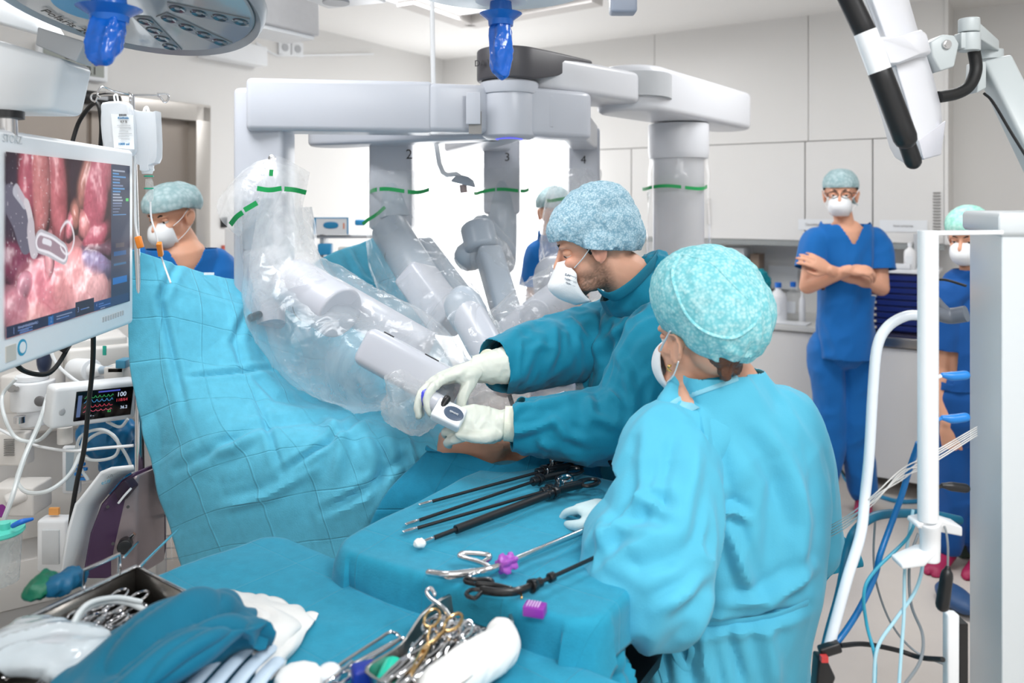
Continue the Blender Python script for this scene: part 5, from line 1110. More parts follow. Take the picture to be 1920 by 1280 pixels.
blob(1.06, .68, .2, .085, 12, (.36, .34, .5), .15, .22); blob(1.12, .6, .22, .05, 2, (.18, .1, .12), .1, .2)
colr = colr/wsum[:, None]; nx = nx/wsum; ny = ny/wsum; hsum = hsum/wsum; nz_ = vn(pp*28, 4)*.05+vn(pp*70, 5)*.04; nx += vn(pp*11, 7)*.2+vn(pp*40, 8)*.1; ny += vn(pp*11, 9)*.2+vn(pp*40, 10)*.1
L_ = np.array([-.25, -.5, .85]); L_ /= np.linalg.norm(L_); nn_ = np.stack([nx, ny, np.ones_like(nx)], 1); nn_ /= np.linalg.norm(nn_, axis=1)[:, None]
df = np.clip(nn_@L_, 0, 1); sp = np.clip(nn_@np.array([-.13, -.26, .957]), 0, 1)**60
ves = np.clip(1-np.abs(vn(pp*9+np.stack([vn(pp*5, 20)]*3, 1), 21))*9, 0, 1)*.22
colr = colr**1.0*np.array([.95, .8, .98]); c_ = colr*(.12+.95*df[:, None]**1.3)*np.clip(.55+2.2*hsum, .25, 1.15)[:, None]*(1+nz_[:, None]*1.3)*(1-ves[:, None]*np.array([.4, 1, .9]))+sp[:, None]*.5*(hsum > .1)[:, None]
vig = 1-.42*np.clip(((X_/asp-.45)**2*1.4+(Y_-.55)**2*1.1)*1.7, 0, 1); c_ = c_*vig[:, None]
# grasper
def seg(ax_, ay, bx_, by_): d = ((wx-ax_)*(bx_-ax_)+(wy-ay)*(by_-ay))/((bx_-ax_)**2+(by_-ay)**2); d = np.clip(d, 0, 1); return np.hypot(wx-(ax_+(bx_-ax_)*d), wy-(ay+(by_-ay)*d))
def paint(m, c, k=1): c_[:] = c_*(1-m[:, None]*k)+np.array(c)*m[:, None]*k
s1 = lambda d, r: np.clip((r-d)/.006, 0, 1)
paint(s1(seg(.02, .24, .2, .48), .075), (.13, .12, .17)); paint(s1(seg(.1, .22, .17, .3), .04), (.55, .55, .62), .8); paint(s1(seg(.2, .3, .3, .5), .035), (.62, .58, .62)); paint(s1(seg(.25, .42, .3, .55), .05), (.55, .5, .55))
dd = seg(.38, .5, .62, .58); paint(s1(dd, .072), (.5, .48, .53)); paint(s1(dd, .056), (.82, .8, .86)); paint(s1(dd, .04), (.35, .25, .3)); paint(s1(seg(.42, .5, .5, .53), .02), (.75, .74, .8))
d2 = np.hypot(wx-.68, wy-.5); paint(np.clip(1-np.abs(d2-.09)/.014, 0, 1)*(wx > .6), (.88, .84, .9))
gr = vn(pp*60, 31); paint(np.clip(gr*3-2.2, 0, 1)*(X_ < .5), (.9, .85, .9), .8)
# screen panels of the picture
def rect(u0, u1, v0, v1, c, k=1.0): m = ((up_ > u0)&(up_ < u1)&(vp_ > v0)&(vp_ < v1)).astype(float); paint(m, c, k)
rect(.80, 1, 0, 1, (.035, .045, .085)); rect(0, 1, .935, 1, (.02, .025, .06)); rect(.3, .99, .935, 1, (.03, .05, .12)); rect(.48, .64, .9, 1, (.03, .03, .05)); rect(.27, .31, .945, .995, (.02, .12, .35)); rect(.64, .8, .935, .99, (.02, .05, .16))
for k in range(16):
    rng = random.Random(k); v = .04+k*.021; rect(.82, .82+rng.uniform(.05, .14), v, v+.008, rng.choice([(.1, .3, .6), (.35, .4, .5), (.2, .25, .4)]))
rect(.955, .985, .24, .258, (.1, .6, .15)); rect(.82, .97, .80, .85, (.02, .14, .42)); rect(.83, .96, .62, .65, (.02, .1, .26)); rect(.83, .96, .70, .72, (.03, .12, .25)); rect(.85, .94, .56, .59, (.08, .08, .1))
for k in range(20):
    rng = random.Random(k+50); u = rng.choice([.07, .08, .33, .36, .52, .68, .7]); v = rng.choice([.955, .972, .985]); rect(u, u+rng.uniform(.04, .12), v, v+.006, rng.choice([(.1, .2, .5), (.25, .3, .45)]))
c_ = np.clip(c_, 0, 1)
mb = MB(); mb.grid(lambda u, v: scr(u, v, .0012), GU, GV); me = mb.mesh('picture')
ca = me.color_attributes.new('picture', 'FLOAT_COLOR', 'POINT'); ca.data.foreach_set('color', np.concatenate([c_, np.ones((len(c_), 1))], 1).astype(np.float32).ravel())
ms = bpy.data.materials.new('screen_picture'); ms.use_nodes = True; nt = ms.node_tree; b = nt.nodes['Principled BSDF']; at = nt.nodes.new('ShaderNodeAttribute'); at.attribute_name = 'picture'
b.inputs['Base Color'].default_value = (.01, .01, .01, 1); b.inputs['Roughness'].default_value = .3; b.inputs['Specular IOR Level'].default_value = .15; nt.links.new(at.outputs['Color'], b.inputs['Emission Color']); b.inputs['Emission Strength'].default_value = .95
s0 = obj('screen', me, ms, mo, double=True)
for tx, u, v, sz in (('1', .045, .968, .018), ('2', .29, .968, .016), ('3', .5, .955, .016), ('4', .66, .96, .012), ('TIP-UP FENESTRATED', .135, .958, .008), ('GRASPER', .11, .98, .008)):
    text(tx, scr(u, v, .0018), mx_, (0, 0, 1), sz, emis('screen_text', '#8fa8e0', .5), s0, 'screen_text', .0001)
text('STORZ', scr(.05, -.072, -.002), mx_, (0, 0, 1), .022, mat('embossed_grey', '#d4d7da', .4), mo, 'embossed_mark')
mb = MB(); mb.box(scr(.04, 1.085, -.002), (.035, .03, .002), Mm); obj('sticker', mb, mat('beige_sticker', '#c8c3ba', .5), mo)
mb = MB(); mb.lathe(scr(.11, 1.075, -.003), [(.016, 0), (.016, .0015)], axis=mn, n=28); st_ = obj('round_sticker', mb, mat('sticker_blue', '#2a9ac0', .4), mo); mb = MB(); mb.lathe(scr(.11, 1.075, -.0025), [(.011, 0), (.011, .002)], axis=mn, n=24); obj('sticker_centre', mb, M_white, st_)
for k in range(9): mb = MB(); mb.box(scr(.74+k*.025, 1.075, -.0025), (.007, .012, .002), Mm); obj('button', mb, M_grey, mo)
mb = MB(); p = V((-1.0, 1.52, 1.8)); mb.tube([V((-.968, 1.54, 1.70)), V((-.966, 1.53, 1.815))], .018, n=14); obj('arm', mb, M_chrome, mo); mb = MB(); mb.cyl(P(8, 222, 1.52)+V((0, 0, -.0)), P(8, 208, 1.52), .034); obj('arm_collar', mb, M_dark, mo)
# white lamp housing behind, with grey bracket
t = thing('camera_housing', 'white boxy housing with grey bracket at the upper left edge above the monitor', 'housing', P(30, 200, 1.6))
mb = MB(); mb.prism(T([(-160, 30, 1.52), (118, 110, 1.62), (96, 208, 1.62), (-160, 205, 1.52)]), (.0, 1, 0), .12); obj('shell', mb, M_white, t, bevel=.012, seg=4)
mb = MB(); mb.prism(T([(70, 50, 1.62), (160, 78, 1.62), (142, 116, 1.62), (66, 84, 1.62)]), (0, 1, 0), .06); obj('bracket', mb, M_grey, t, bevel=.003)
mb = MB(); mb.prism(T([(-120, -60, 1.8), (60, 20, 1.9), (85, 60, 1.9), (70, 62, 1.9), (-120, 10, 1.8)]), (0, 1, 0), .1); obj('upper_shell', mb, M_white, t, bevel=.006)
# ---- round surgical lamp
lc = P(228, -2, 1.6); la = Matrix.Rotation(R(-14), 3, 'X')@Matrix.Rotation(R(4), 3, 'Y'); lt = thing('surgical_lamp', 'large round surgical lamp head with rows of lenses at the top left', 'lamp', lc)
M_lampg = mat('lamp_glass', '#a9acaf', .1, var=.05, scale=6, coat=.4); M_lampr = mat('lamp_rim', '#9ba2a8', .3, .4); M_lens = mat('lens_glass', '#57646c', .06, .6)
mb = MB(); ax_ = la@V((0, 0, 1)); mb.lathe(lc, [(.0, .012), (.255, .012), (.268, .0), (.275, .012), (.278, .03), (.25, .075), (.12, .11), (0, .115)], axis=ax_, n=72, caps=False); obj('shell', mb, M_lampr, lt)
mb = MB(); mb.lathe(lc, [(0, .006), (.25, .006), (.254, .0095)], axis=ax_, n=72, caps=False); lg = obj('glass_cover', mb, M_lampg, lt)
bx, by, bz = basis(ax_)
for k, ang in enumerate((20, 50, 80, 112, 145, 180, 215, 250, 285, 320, 350)):
    d = bx*math.cos(R(ang))+by*math.sin(R(ang)); m3 = lc+d*.17; sx_ = 960+m3.x/m3.y*F; sy_ = HOR-(m3.z-H)/m3.y*F
    if 60 < sx_ < 185 and 0 < sy_ < 110: continue
    mb = MB(); mb.beam(lc+d*.085+ax_*.0045, lc+d*.245+ax_*.0045, .04, .003, ax_); obj('lens_strip', mb, mat('lens_strip', '#8f9498', .25), lt, bevel=.001)
    for j in range(4):
        mb = MB(); c = lc+d*(.104+.041*j)+ax_*.0025; mb.lathe(c, [(.0172, 0), (.014, -.0018), (.006, .0005), (.0005, .0006)], axis=ax_, n=20, caps=False); obj('lens', mb, M_lens, lt)
def onlamp(px, py, o_=0):
    d = V(((px-960)/F, 1, -(py-HOR)/F)); k = (lc-V((0, 0, H))).dot(ax_)/d.dot(ax_); return V((0, 0, H))+d*k-ax_*o_
pa_, pb_ = onlamp(92, 26, -.0015), onlamp(168, 66, -.0015); lo_ = onlamp(80, 40); text('Polaris 200', (pa_+pb_)/2, pb_-pa_, pa_-lo_, .03, M_dark, lt, 'lettering', .0004)
mb = MB(); mb.lathe(lc+V((-.02, -.10, -.03)), [(.055, -.012), (.06, -.004), (.05, .006)], axis=ax_, n=40); obj('handle_mount', mb, mat('light_blue_plastic', '#58a9d6', .3), lt)
mb = MB(); mb.tube([lc+V((0, 0, .1)), lc+V((0, 0, .3)), V((lc.x+.1, lc.y+.1, ZC))], .03, n=16); obj('ceiling_stem', mb, M_white, lt)
M_blue = mat('cobalt_film', '#0763cc', .22, var=.2, scale=40, bump=.5, bscale=120, coat=.4, sub=0)
def cover(top, bot, r, lb, seedv):
    t = thing('handle_cover', lb, 'handle cover', bot, 'blue sterile lamp handle covers'); mb = MB(); mb.tube([top, top.lerp(bot, .3), top.lerp(bot, .75), bot], [r*.8, r*1.0, r*1.05, r*.8], n=24, round_=True)
    obj('crumpled_sleeve', fuse(mb, .0028, 1, lambda co, no: .0045*folds(co, (.1, .1, 1), .12, .016, seedv, .35, .8)+.001*vn(co*120, 4)), M_blue, t)
    mb = MB(); mb.lathe(top, [(r*1.15, -.012), (r*1.2, .0), (r*1.9, .012), (r*2.0, .014), (r*1.1, .016), (r*.95, .05), (r*.95, .06)], n=36); obj('flange', mb, mat('translucent_blue', '#1f6fd0', .25, alpha=.85), t); return t
cover(P(205, 30, 1.45), P(190, 100, 1.42), .028, 'crumpled cobalt blue handle cover under the large round lamp', 3)
cover(P(939, 38, 1.72), P(939, 132, 1.72), .023, 'crumpled cobalt blue handle cover hanging in front of the dark boom cap', 9)
t = thing('surgical_lamp', 'small part of a second surgical lamp above the hanging blue handle cover', 'lamp', P(939, -30, 1.72)); mb = MB(); mb.lathe(P(939, 3, 1.72), [(.0, -.002), (.055, 0), (.06, .01), (.2, .03), (.2, .06), (0, .1)], n=40, caps=False); obj('shell', mb, M_white, t); mb = MB(); mb.cyl(P(939, -60, 1.72), V((P(939, 0, 1.72).x, 1.72, ZC)), .03); obj('ceiling_stem', mb, M_white, t)
# ---- infusion pole and bags
iv = thing('infusion_pole', 'steel infusion pole with curled hooks standing behind the monitor', 'pole', V((P(262, 900, 2.2).x, 2.2, 0)))
px0 = P(262, 900, 2.2).x; tp = V((px0-.005, 2.2, P(0, 178, 2.2).z))
mb = MB(); mb.cyl(V((px0, 2.2, .06)), V((px0, 2.2, 1.35)), .0125, n=16); mb.cyl(V((px0, 2.2, 1.3)), V((tp.x-.017, 2.2, tp.z)), .0075, n=14); obj('pole', mb, M_chrome, iv)
hk = V((tp.x-.017, 2.2, tp.z))
for pts in ([(0, 0, 0), (.05, -.0, .0), (.075, 0, -.003), (.09, 0, -.02), (.10, 0, -.012), (.098, 0, .002), (.07, 0, .003)], [(0, 0, 0), (-.05, .0, 0), (-.09, 0, -.004), (-.1, 0, -.018), (-.112, 0, -.01), (-.105, 0, .004), (-.07, 0, .008)], [(0, 0, 0), (.012, -.04, -.0), (.03, -.07, -.01), (.035, -.08, -.025)], [(0, 0, 0), (-.03, -.04, .005), (-.05, -.06, .014), (-.058, -.07, -.006), (-.05, -.07, -.016)]):
    mb = MB(); mb.tube([hk+V(p) for p in pts], .0028, n=8); obj('hook', mb, M_chrome, iv)
for k in range(5):
    a = R(72*k+20); e_ = V((px0+.24*math.cos(a), 2.2+.24*math.sin(a), .05)); mb = MB(); mb.tube([V((px0, 2.2, .09)), e_+V((0, 0, .02))], (.016, .012), n=10); obj('foot', mb, M_grey, iv); mb = MB(); mb.cyl(e_-V((.012, 0, .02)), e_+V((.012, 0, -.02)), .028); obj('caster', mb, M_blackr, iv)
M_bagiv = mat('infusion_bag', '#e8eef4', .15, var=.03, alpha=.62, spec=.6)
def ivbag(outline, d, lb, th=.03, nm='infusion_bag'):
    t = thing(nm, lb, 'infusion bag', P(outline[0][0], outline[0][1], d), 'infusion bags'); mb = MB(); pts = spline(T([(a, b, d) for a, b in outline]), 3, True); mb.prism([p+V((0, -th/2, 0)) for p in pts], (0, 1, 0), th); o = obj('bag', mb, M_bagiv, t, bevel=.01, seg=4); return t
t1 = ivbag([(196, 193), (240, 192), (250, 215), (254, 250), (251, 292), (204, 288), (193, 245), (193, 210)], 2.12, 'flat clear infusion bag with a printed label hanging from the pole')
mb = MB(); mb.tube([P(216, 192, 2.12), P(214, 180, 2.12), P(219, 178, 2.12), P(222, 192, 2.12)], .0025, n=8); obj('loop', mb, M_white, t1)
mb = MB(); mb.prism(T([(208, 213, 2.102), (250, 216, 2.102), (252, 280, 2.102), (214, 277, 2.102)]), (0, -1, 0), .0006); lb1 = obj('label', mb, mat('label_paper', '#e9edf0', .5), t1)
mb = MB()
for k in range(6): mb.box(P(224+2.4*k, 215.5, 2.1), (.0018, .001, .005))
obj('barcode', mb, M_dark, lb1)
text('Kochsalz', P(231, 221, 2.1), (1, 0, 0), (0, 0, 1), .008, mat('label_blue', '#3d86b5', .5), lb1, 'print'); text('0,9 %', P(232, 228, 2.1), (1, 0, 0), (0, 0, 1), .008, M_gap, lb1, 'print'); text('1000 ml', P(232, 270, 2.1), (1, 0, 0), (0, 0, 1), .009, mat('label_blue', '#3d86b5', .5), lb1, 'print')
for k in range(6): mb = MB(); mb.box(P(232+(k % 2)*3, 235+k*5.2, 2.1), (.035-.006*(k % 3), .0006, .0014)); obj('print', mb, M_grey, lb1)
t2 = ivbag([(256, 214), (262, 210), (292, 211), (297, 216), (299, 296), (284, 310), (284, 320), (268, 320), (267, 310), (256, 298)], 2.15, 'clear infusion bottle bag with drip chamber at the right of the pole', .035)
mb = MB(); mb.tube([P(270, 211, 2.15), P(272, 203, 2.15), P(276, 202, 2.15), P(279, 211, 2.15)], .004, n=8); obj('loop', mb, M_white, t2)
mb = MB(); mb.cyl(P(276, 316, 2.15), P(276, 326, 2.15), .016, .013); obj('port', mb, M_white, t2)
mb = MB(); mb.tube([P(279, 335, 2.15), P(280, 345, 2.15), P(281, 370, 2.15), P(282, 378, 2.15)], [.008, .0105, .009, .004], n=14); obj('drip_chamber', mb, film('drip_chamber', '#ffffff', .35, bump=.1), t2)
for y in (329, 352): mb = MB(); mb.cyl(P(279, y, 2.15), P(279, y+2.5, 2.15), .0125); obj('green_ring', mb, mat('green_ring', '#1aa183', .4), t2)
mb = MB(); mb.tube(T([(282, 378, 2.15), (284, 410, 2.15), (293, 440, 2.15), (298, 465, 2.16), (306, 492, 2.2), (320, 530, 2.16)]), .0026, n=8); one('infusion_tube', mb, M_white, 'white infusion tube hanging from the drip chamber to the screen drape', 'tube')
M_or = mat('orange_clamp', '#f08a2c', .35)
for a, b, lb in (((298, 455, 2.14), (302, 479, 2.16), 'orange roller clamp on the infusion tube under the drip chamber'), ((258, 443, 2.12), (264, 465, 2.12), 'orange roller clamp at the left top corner of the screen drape')):
    mb = MB(); mb.beam(P(*a), P(*b), .013, .016); one('tube_clamp', mb, M_or, lb, 'clamp', 'orange clamps on the tubes', bevel=.003)
mb = MB(); mb.tube(T([(253, 290, 2.13), (253, 380, 2.13), (254, 420, 2.13), (260, 450, 2.13)]), .003, n=8); one('infusion_tube', mb, M_white, 'thin white tube hanging down beside the monitor\'s right edge', 'tube')
mb = MB(); mb.tube(T([(133, 275, 2.3), (150, 225, 2.3), (180, 192, 2.25), (190, 230, 2.25), (187, 300, 2.3)]), .006, n=10); one('black_cable', mb, M_blackr, 'black cable looped over the left hook above the monitor', 'cable')
# ---- anaesthesia machine and the gear on it
M_beige = mat('machine_shell', '#dedbd7', .38, var=.015); M_beige2 = mat('machine_panel', '#c8c6c4', .4, var=.02)
am = thing('anaesthesia_machine', 'large pale anaesthesia machine with white valves behind the monitor at left', 'anaesthesia machine', V((-1.75, 2.75, 0)))
mb = MB(); mb.beam(P(-60, 1000, 2.75), P(205, 1000, 2.95), .02, .5); 
mb = MB(); a = V((-1.95, 2.6, .12)); b = V((-1.42, 2.95, .12)); dd_ = (b-a).normalized(); Mt = Matrix((dd_, V((-dd_.y, dd_.x, 0)), V((0, 0, 1)))).transposed()
mb.box((a+b)/2+V((0, .2, .4)), (.68, .4, .72), Mt); obj('trolley_body', mb, M_beige2, am, bevel=.012)
fr0 = lambda px, py, d=2.62: P(px, py, d)
for k, (z_, h_) in enumerate(((.35, .18), (.58, .18))):
    mb = MB(); mb.box((a+b)/2+V((0, .2, z_-.12))+Mt@V((0, -.205, 0)), (.6, .02, h_-.02), Mt); o = obj('drawer', mb, M_beige, am, bevel=.004)
mb = MB(); mb.box(fr0(60, 690)+V((0, .3, 0)), (.75, .25, .5), Mt); obj('back_panel', mb, M_beige, am, bevel=.012)
mb = MB(); mb.box(fr0(185, 665), (.2, .2, .085), Mt); obj('breathing_block', mb, M_beige, am, bevel=.012)
mb = MB(); mb.box(fr0(178, 640), (.17, .18, .05), Mt); obj('block_lid', mb, M_beige, am, bevel=.012)
mb = MB(); mb.box(fr0(196, 657, 2.49), (.012, .004, .03)); obj('teal_key', mb, mat('teal_key', '#14a08c', .4), am, bevel=.003)
for i, (x, y) in enumerate(((160, 692), (180, 723))):
    mb = MB(); mb.cyl(fr0(x-20, y, 2.5), fr0(x+12, y+2, 2.45), .034, n=32); mb.cyl(fr0(x+12, y+2, 2.45), fr0(x+30, y+2, 2.44), .024, .015, n=24); v_ = obj('valve', mb, M_white, am, bevel=.003)
    mb = MB(); mb.cyl(fr0(x+28, y+2, 2.44), fr0(x+50, y, 2.42), .011, n=16); obj('valve_port', mb, mat('port_bluegrey', '#a9bccb', .3), v_)
for x, y, w, h in ((222, 700, .06, .05), (222, 726, .075, .06), (225, 690, .05, .02)):
    mb = MB(); mb.box(fr0(x, y, 2.44), (w, .06, h)); obj('connector', mb, M_beige, am, bevel=.004)
mb = MB(); mb.box(fr0(233, 680, 2.42), (.03, .05, .025)); obj('blue_connector', mb, mat('steel_blue', '#3f8fb0', .35), am, bevel=.003)
mb = MB(); mb.cyl(fr0(100, 632, 2.55), fr0(100, 760, 2.55), .034, n=28); obj('absorber_post', mb, M_beige, am)
mb = MB(); mb.ell(fr0(83, 674, 2.5), (.018, .03, .045)); obj('rubber_bulb', mb, mat('slate_blue', '#2a3550', .4), am)
mb = MB(); mb.cyl(fr0(62, 712, 2.5), fr0(62, 765, 2.5), .062, n=32); mb.cyl(fr0(66, 765, 2.5), fr0(68, 795, 2.5), .05, .046, n=32); mb.cyl(fr0(60, 700, 2.5), fr0(60, 712, 2.5), .048, n=32); ab = obj('absorber_canister', mb, M_white, am, bevel=.005)
mb = MB(); mb.ell(fr0(75, 752, 2.42), (.018, .006, .016)); obj('dark_knob', mb, mat('knob_grey', '#6b6a6c', .4), ab)
mb = MB(); mb.box(fr0(28, 735, 2.5), (.05, .08, .12)); obj('side_valve', mb, M_beige, am, bevel=.01)
mb = MB(); mb.cyl(fr0(22, 728, 2.44), fr0(22, 728, 2.42), .012); mb.cyl(fr0(32, 728, 2.44), fr0(32, 728, 2.42), .006); obj('side_knob', mb, M_gap, am)
mb = MB(); mb.cyl(fr0(37, 780, 2.42), fr0(37, 792, 2.42), .016, n=16); obj('metal_fitting', mb, M_chrome, am)
mb = MB(); mb.box(fr0(20, 838, 2.45), (.12, .05, .1)); pv = obj('vent_box', mb, M_beige, am, bevel=.006)
mb = MB()
for k in range(8): mb.box(fr0(17, 824+k*4.2, 2.42), (.03, .004, .003))
obj('vent_slots', mb, M_gap, pv)
mb = MB(); mb.box(fr0(40, 930, 2.4), (.13, .1, .085)); mb.cyl(fr0(10, 940, 2.33), fr0(50, 925, 2.36), .02); obj('suction_body', mb, M_beige, am, bevel=.006)
mb = MB(); mb.cyl(fr0(1, 958, 2.3), fr0(4, 957, 2.3), .018); obj('purple_plug', mb, mat('purple_plastic', '#8a2f8e', .4), am)
mb = MB(); mb.box(fr0(102, 958, 2.35), (.028, .01, .02)); obj('orange_tag', mb, mat('orange_tag', '#eea65a', .5), am)
mb = MB(); c_0 = fr0(105, 1018, 2.35); mb.box(c_0, (.088, .05, .155)); hd_ = obj('holder', mb, M_white, am, bevel=.01)
mb = MB(); mb.box(c_0-V((0, .026, -.0)), (.05, .006, .1)); obj('bottle_window', mb, mat('frosted_grey', '#cfd3d6', .25), hd_, bevel=.002)
mb = MB(); mb.box(fr0(135, 880, 2.5), (.055, .02, .15)); fb_ = obj('hanger_frame', mb, M_white, am, bevel=.008); mb = MB(); mb.box(fr0(135, 880, 2.485), (.036, .004, .13)); obj('hanger_inlay', mb, mat('inlay_grey', '#9fb0ba', .3), fb_)
for k in range(4): mb = MB(); mb.box(fr0(150+(k % 2)*4, 870+k*9, 2.47), (.03, .01, .008)); obj('blue_clip', mb, mat('clip_blue', '#1678c4', .4), fb_)
for dx, dy in ((-.25, -.05), (.25, .2)): mb = MB(); mb.cyl((a+b)/2+V((dx, dy+.1, -.06)), (a+b)/2+V((dx+.04, dy+.1, -.06)), .05); obj('caster', mb, M_blackr, am)
# vital signs monitor
vm = thing('patient_monitor', 'small white patient monitor with coloured vital sign curves below the big monitor', 'monitor', P(182, 800, 2.3))
A_, B_ = P(140, 762, 2.2), P(247, 750, 2.32); dx = (B_-A_).normalized(); up2 = V((0, -.12, 1)); up2 = (up2-dx*up2.dot(dx)).normalized(); nn2 = dx.cross(up2); Mv = Matrix((dx, up2, nn2)).transposed(); wv_ = (B_-A_).length
cv = (A_+B_)/2; mb = MB(); mb.box(cv-dx*.02-nn2*.03, (wv_+.075, .115, .06), Mv); obj('case', mb, M_white, vm, bevel=.012)
mb = MB(); mb.box(cv+nn2*.0012, (wv_, .082, .004), Mv); sc = obj('screen', mb, mat('black_glass', '#050608', .12), vm, bevel=.001)
def curve(y, col, amp, fr_, nm): mb = MB(); pts = [cv+dx*(-wv_*.36+wv_*.5*i/60)+up2*(y+amp*(abs(math.sin(i*fr_))**6))+nn2*.004 for i in range(61)]; mb.tube(pts, .0006, raw=True, n=4); obj('curve', mb, emis('trace_'+nm, col, 1.0), sc)
curve(.02, '#2a9f55', .006, .35, 'green'); curve(.008, '#3a8fc8', .007, .3, 'blue'); curve(-.006, '#c03a50', .006, .33, 'red'); curve(-.018, '#c8506a', .004, .3, 'rose')
for tx, dx_, dy_, sz, cl, nm in (('100', .045, .022, .018, '#d8e8ff', 'w'), ('118/64', .047, .006, .012, '#d04050', 'r'), ('36.2', .055, -.016, .012, '#c8e0f0', 'w'), ('62', .015, -.022, .01, '#40c060', 'g'), ('-- 41 --', -.035, -.03, .007, '#a0b8e0', 'w')):
    text(tx, cv+dx*dx_+up2*dy_+nn2*.0045, dx, up2, sz, emis('digits_'+nm, cl, .9), sc, 'digits', .0001)
mb = MB(); mb.box(cv-dx*.068+nn2*.004, (.01, .06, .001), Mv); obj('side_bar', mb, emis('bar_blue', '#6a84b8', .5), sc)
mb = MB(); mb.box(cv+up2*.035+dx*.01+nn2*.004, (.06, .004, .001), Mv); obj('title_bar', mb, emis('bar_violet', '#5560d8', .6), sc)
mb = MB(); mb.cyl(P(122, 800, 2.28), P(122, 830, 2.28), .02); obj('mount', mb, M_beige, vm)
mb = MB(); mb.ell(cv-dx*.11+nn2*.002-up2*.01, (.008, .01, .002), Mv); obj('knob', mb, M_grey, vm)
# cables and tubes round the machine
def cable(nm, pts, r, m, lb, cat='cable', gp=None, n=8): mb = MB(); mb.tube(T(pts), r, n=n, res=8); return one(nm, mb, m, lb, cat, gp)
cable('power_cable', [(20, 668, 1.9), (45, 695, 1.95), (90, 700, 2.0), (120, 665, 2.05), (135, 625, 2.05)], .006, M_blackr, 'black cable drooping in a curve under the big monitor')
mb = MB(); mb.beam(P(117, 658, 2.05), P(133, 632, 2.05), .022, .022); one('cable_ferrite', mb, M_dark, 'black cylindrical lump on the cable under the big monitor', 'cable part', bevel=.005)
cable('power_cable', [(175, 605, 2.0), (174, 680, 2.05), (166, 760, 2.1), (158, 840, 2.1), (145, 900, 2.1), (135, 960, 2.1), (130, 1010, 2.1)], .006, M_blackr, 'straight black cable hanging from the big monitor down to the tray')
cable('breathing_tube', [(-10, 800, 2.3), (40, 825, 2.3), (80, 838, 2.25), (135, 845, 2.2), (190, 840, 2.2), (250, 835, 2.2)], .004, M_white, 'thin white tube running sideways from the machine to the pole', 'tube')
cable('breathing_tube', [(88, 640, 2.3), (105, 680, 2.3), (130, 705, 2.3), (160, 725, 2.3)], .005, M_white, 'short white tube slanting behind the black cable', 'tube')
cable('breathing_tube', [(0, 990, 2.1), (20, 940, 2.1), (45, 860, 2.15), (75, 790, 2.2), (90, 740, 2.25)], .0065, M_tube, 'long translucent tube slanting down at the left edge', 'tube')
cable('breathing_tube', [(40, 870, 2.2), (32, 900, 2.2), (50, 922, 2.15), (90, 920, 2.1), (130, 890, 2.15), (150, 850, 2.2), (160, 815, 2.2)], .0055, M_tube, 'translucent tube in a wide loop in front of the machine', 'tube')
cable('breathing_tube', [(30, 710, 2.3), (5, 740, 2.3), (8, 780, 2.25), (30, 820, 2.25), (70, 826, 2.25), (100, 800, 2.25)], .005, M_tube, 'translucent tube curling round the white canister', 'tube')
for i, (pts, lb) in enumerate((([(140, 870, 2.3), (150, 820, 2.28), (190, 805, 2.25), (220, 825, 2.25), (215, 855, 2.25), (170, 862, 2.25), (140, 840, 2.25)], 'white tube coil below the patient monitor'), ([(165, 900, 2.3), (150, 870, 2.3), (160, 830, 2.3), (200, 810, 2.3), (235, 850, 2.3), (255, 900, 2.3)], 'white tube arching below the patient monitor'), ([(200, 790, 2.3), (225, 800, 2.3), (240, 785, 2.3)], 'small white tube under the patient monitor screen'), ([(290, 820, 2.3), (292, 870, 2.3), (300, 940, 2.25), (325, 980, 2.2)], 'white tube hanging right of the pole'), ([(285, 860, 2.3), (300, 930, 2.3), (322, 960, 2.25)], 'second white tube hanging right of the pole'))):
    cable('breathing_tube', pts, .0045, M_tube, lb, 'tube')
# blue bag and tank hung under the patient monitor
mb = MB(); mb.ell(P(200, 815, 2.55), (.09, .06, .07)); mb.ell(P(225, 860, 2.6), (.06, .05, .12))
one('breathing_bag', fuse(mb, .006, 1, crumple(.01, .04, 5)), mat('blue_rubber', '#1373a8', .35), 'crumpled blue bag hanging behind the white tubes near the pole', 'bag')
# purple and white pump clamped to the pole
pu = thing('irrigation_pump', 'white and purple pump with carrying handle clamped to the infusion pole', 'pump', P(185, 1075, 2.05))
M_pur = mat('aubergine_plastic', '#4a3350', .4, var=.03)
d1, d2 = 1.98, 2.16
out = [(113, 1082), (127, 1000), (143, 945), (150, 938), (190, 886), (210, 878), (250, 874)]
mb = MB(); ring = []
bk = [(152, 1085), (168, 1000), (186, 943), (190, 938), (225, 897), (238, 886), (252, 880)]
mb.add([P(x, y, d1) for x, y in out]+[P(x, y, d2-.06) for x, y in bk]+[P(x+3, y+3, d1+.004) for x, y in out]+[P(x+2, y+3, d2-.056) for x, y in bk],
       [(i, i+1, i+8, i+7) for i in range(6)]); obj('front_shell', MB().add(mb.v[:14], mb.f), M_white, pu, double=True, solid=.008)
mb = MB(); mb.prism(T([(150, 1088, 2.04), (166, 1000, 2.06), (187, 945, 2.07), (226, 900, 2.09), (252, 884, 2.1), (256, 1060, 2.14), (250, 1088, 2.14)]), (.3, 1, 0), .12); obj('side_body', mb, M_pur, pu, bevel=.01)
mb = MB(); mb.prism(T([(205, 1085, 2.09), (204, 990, 2.09), (193, 945, 2.07), (228, 905, 2.09), (256, 890, 2.1), (257, 1085, 2.12)]), (.3, 1, 0), .11); obj('back_body', mb, mat('warm_grey_metal', '#9a8f92', .35, .5), pu, bevel=.01)
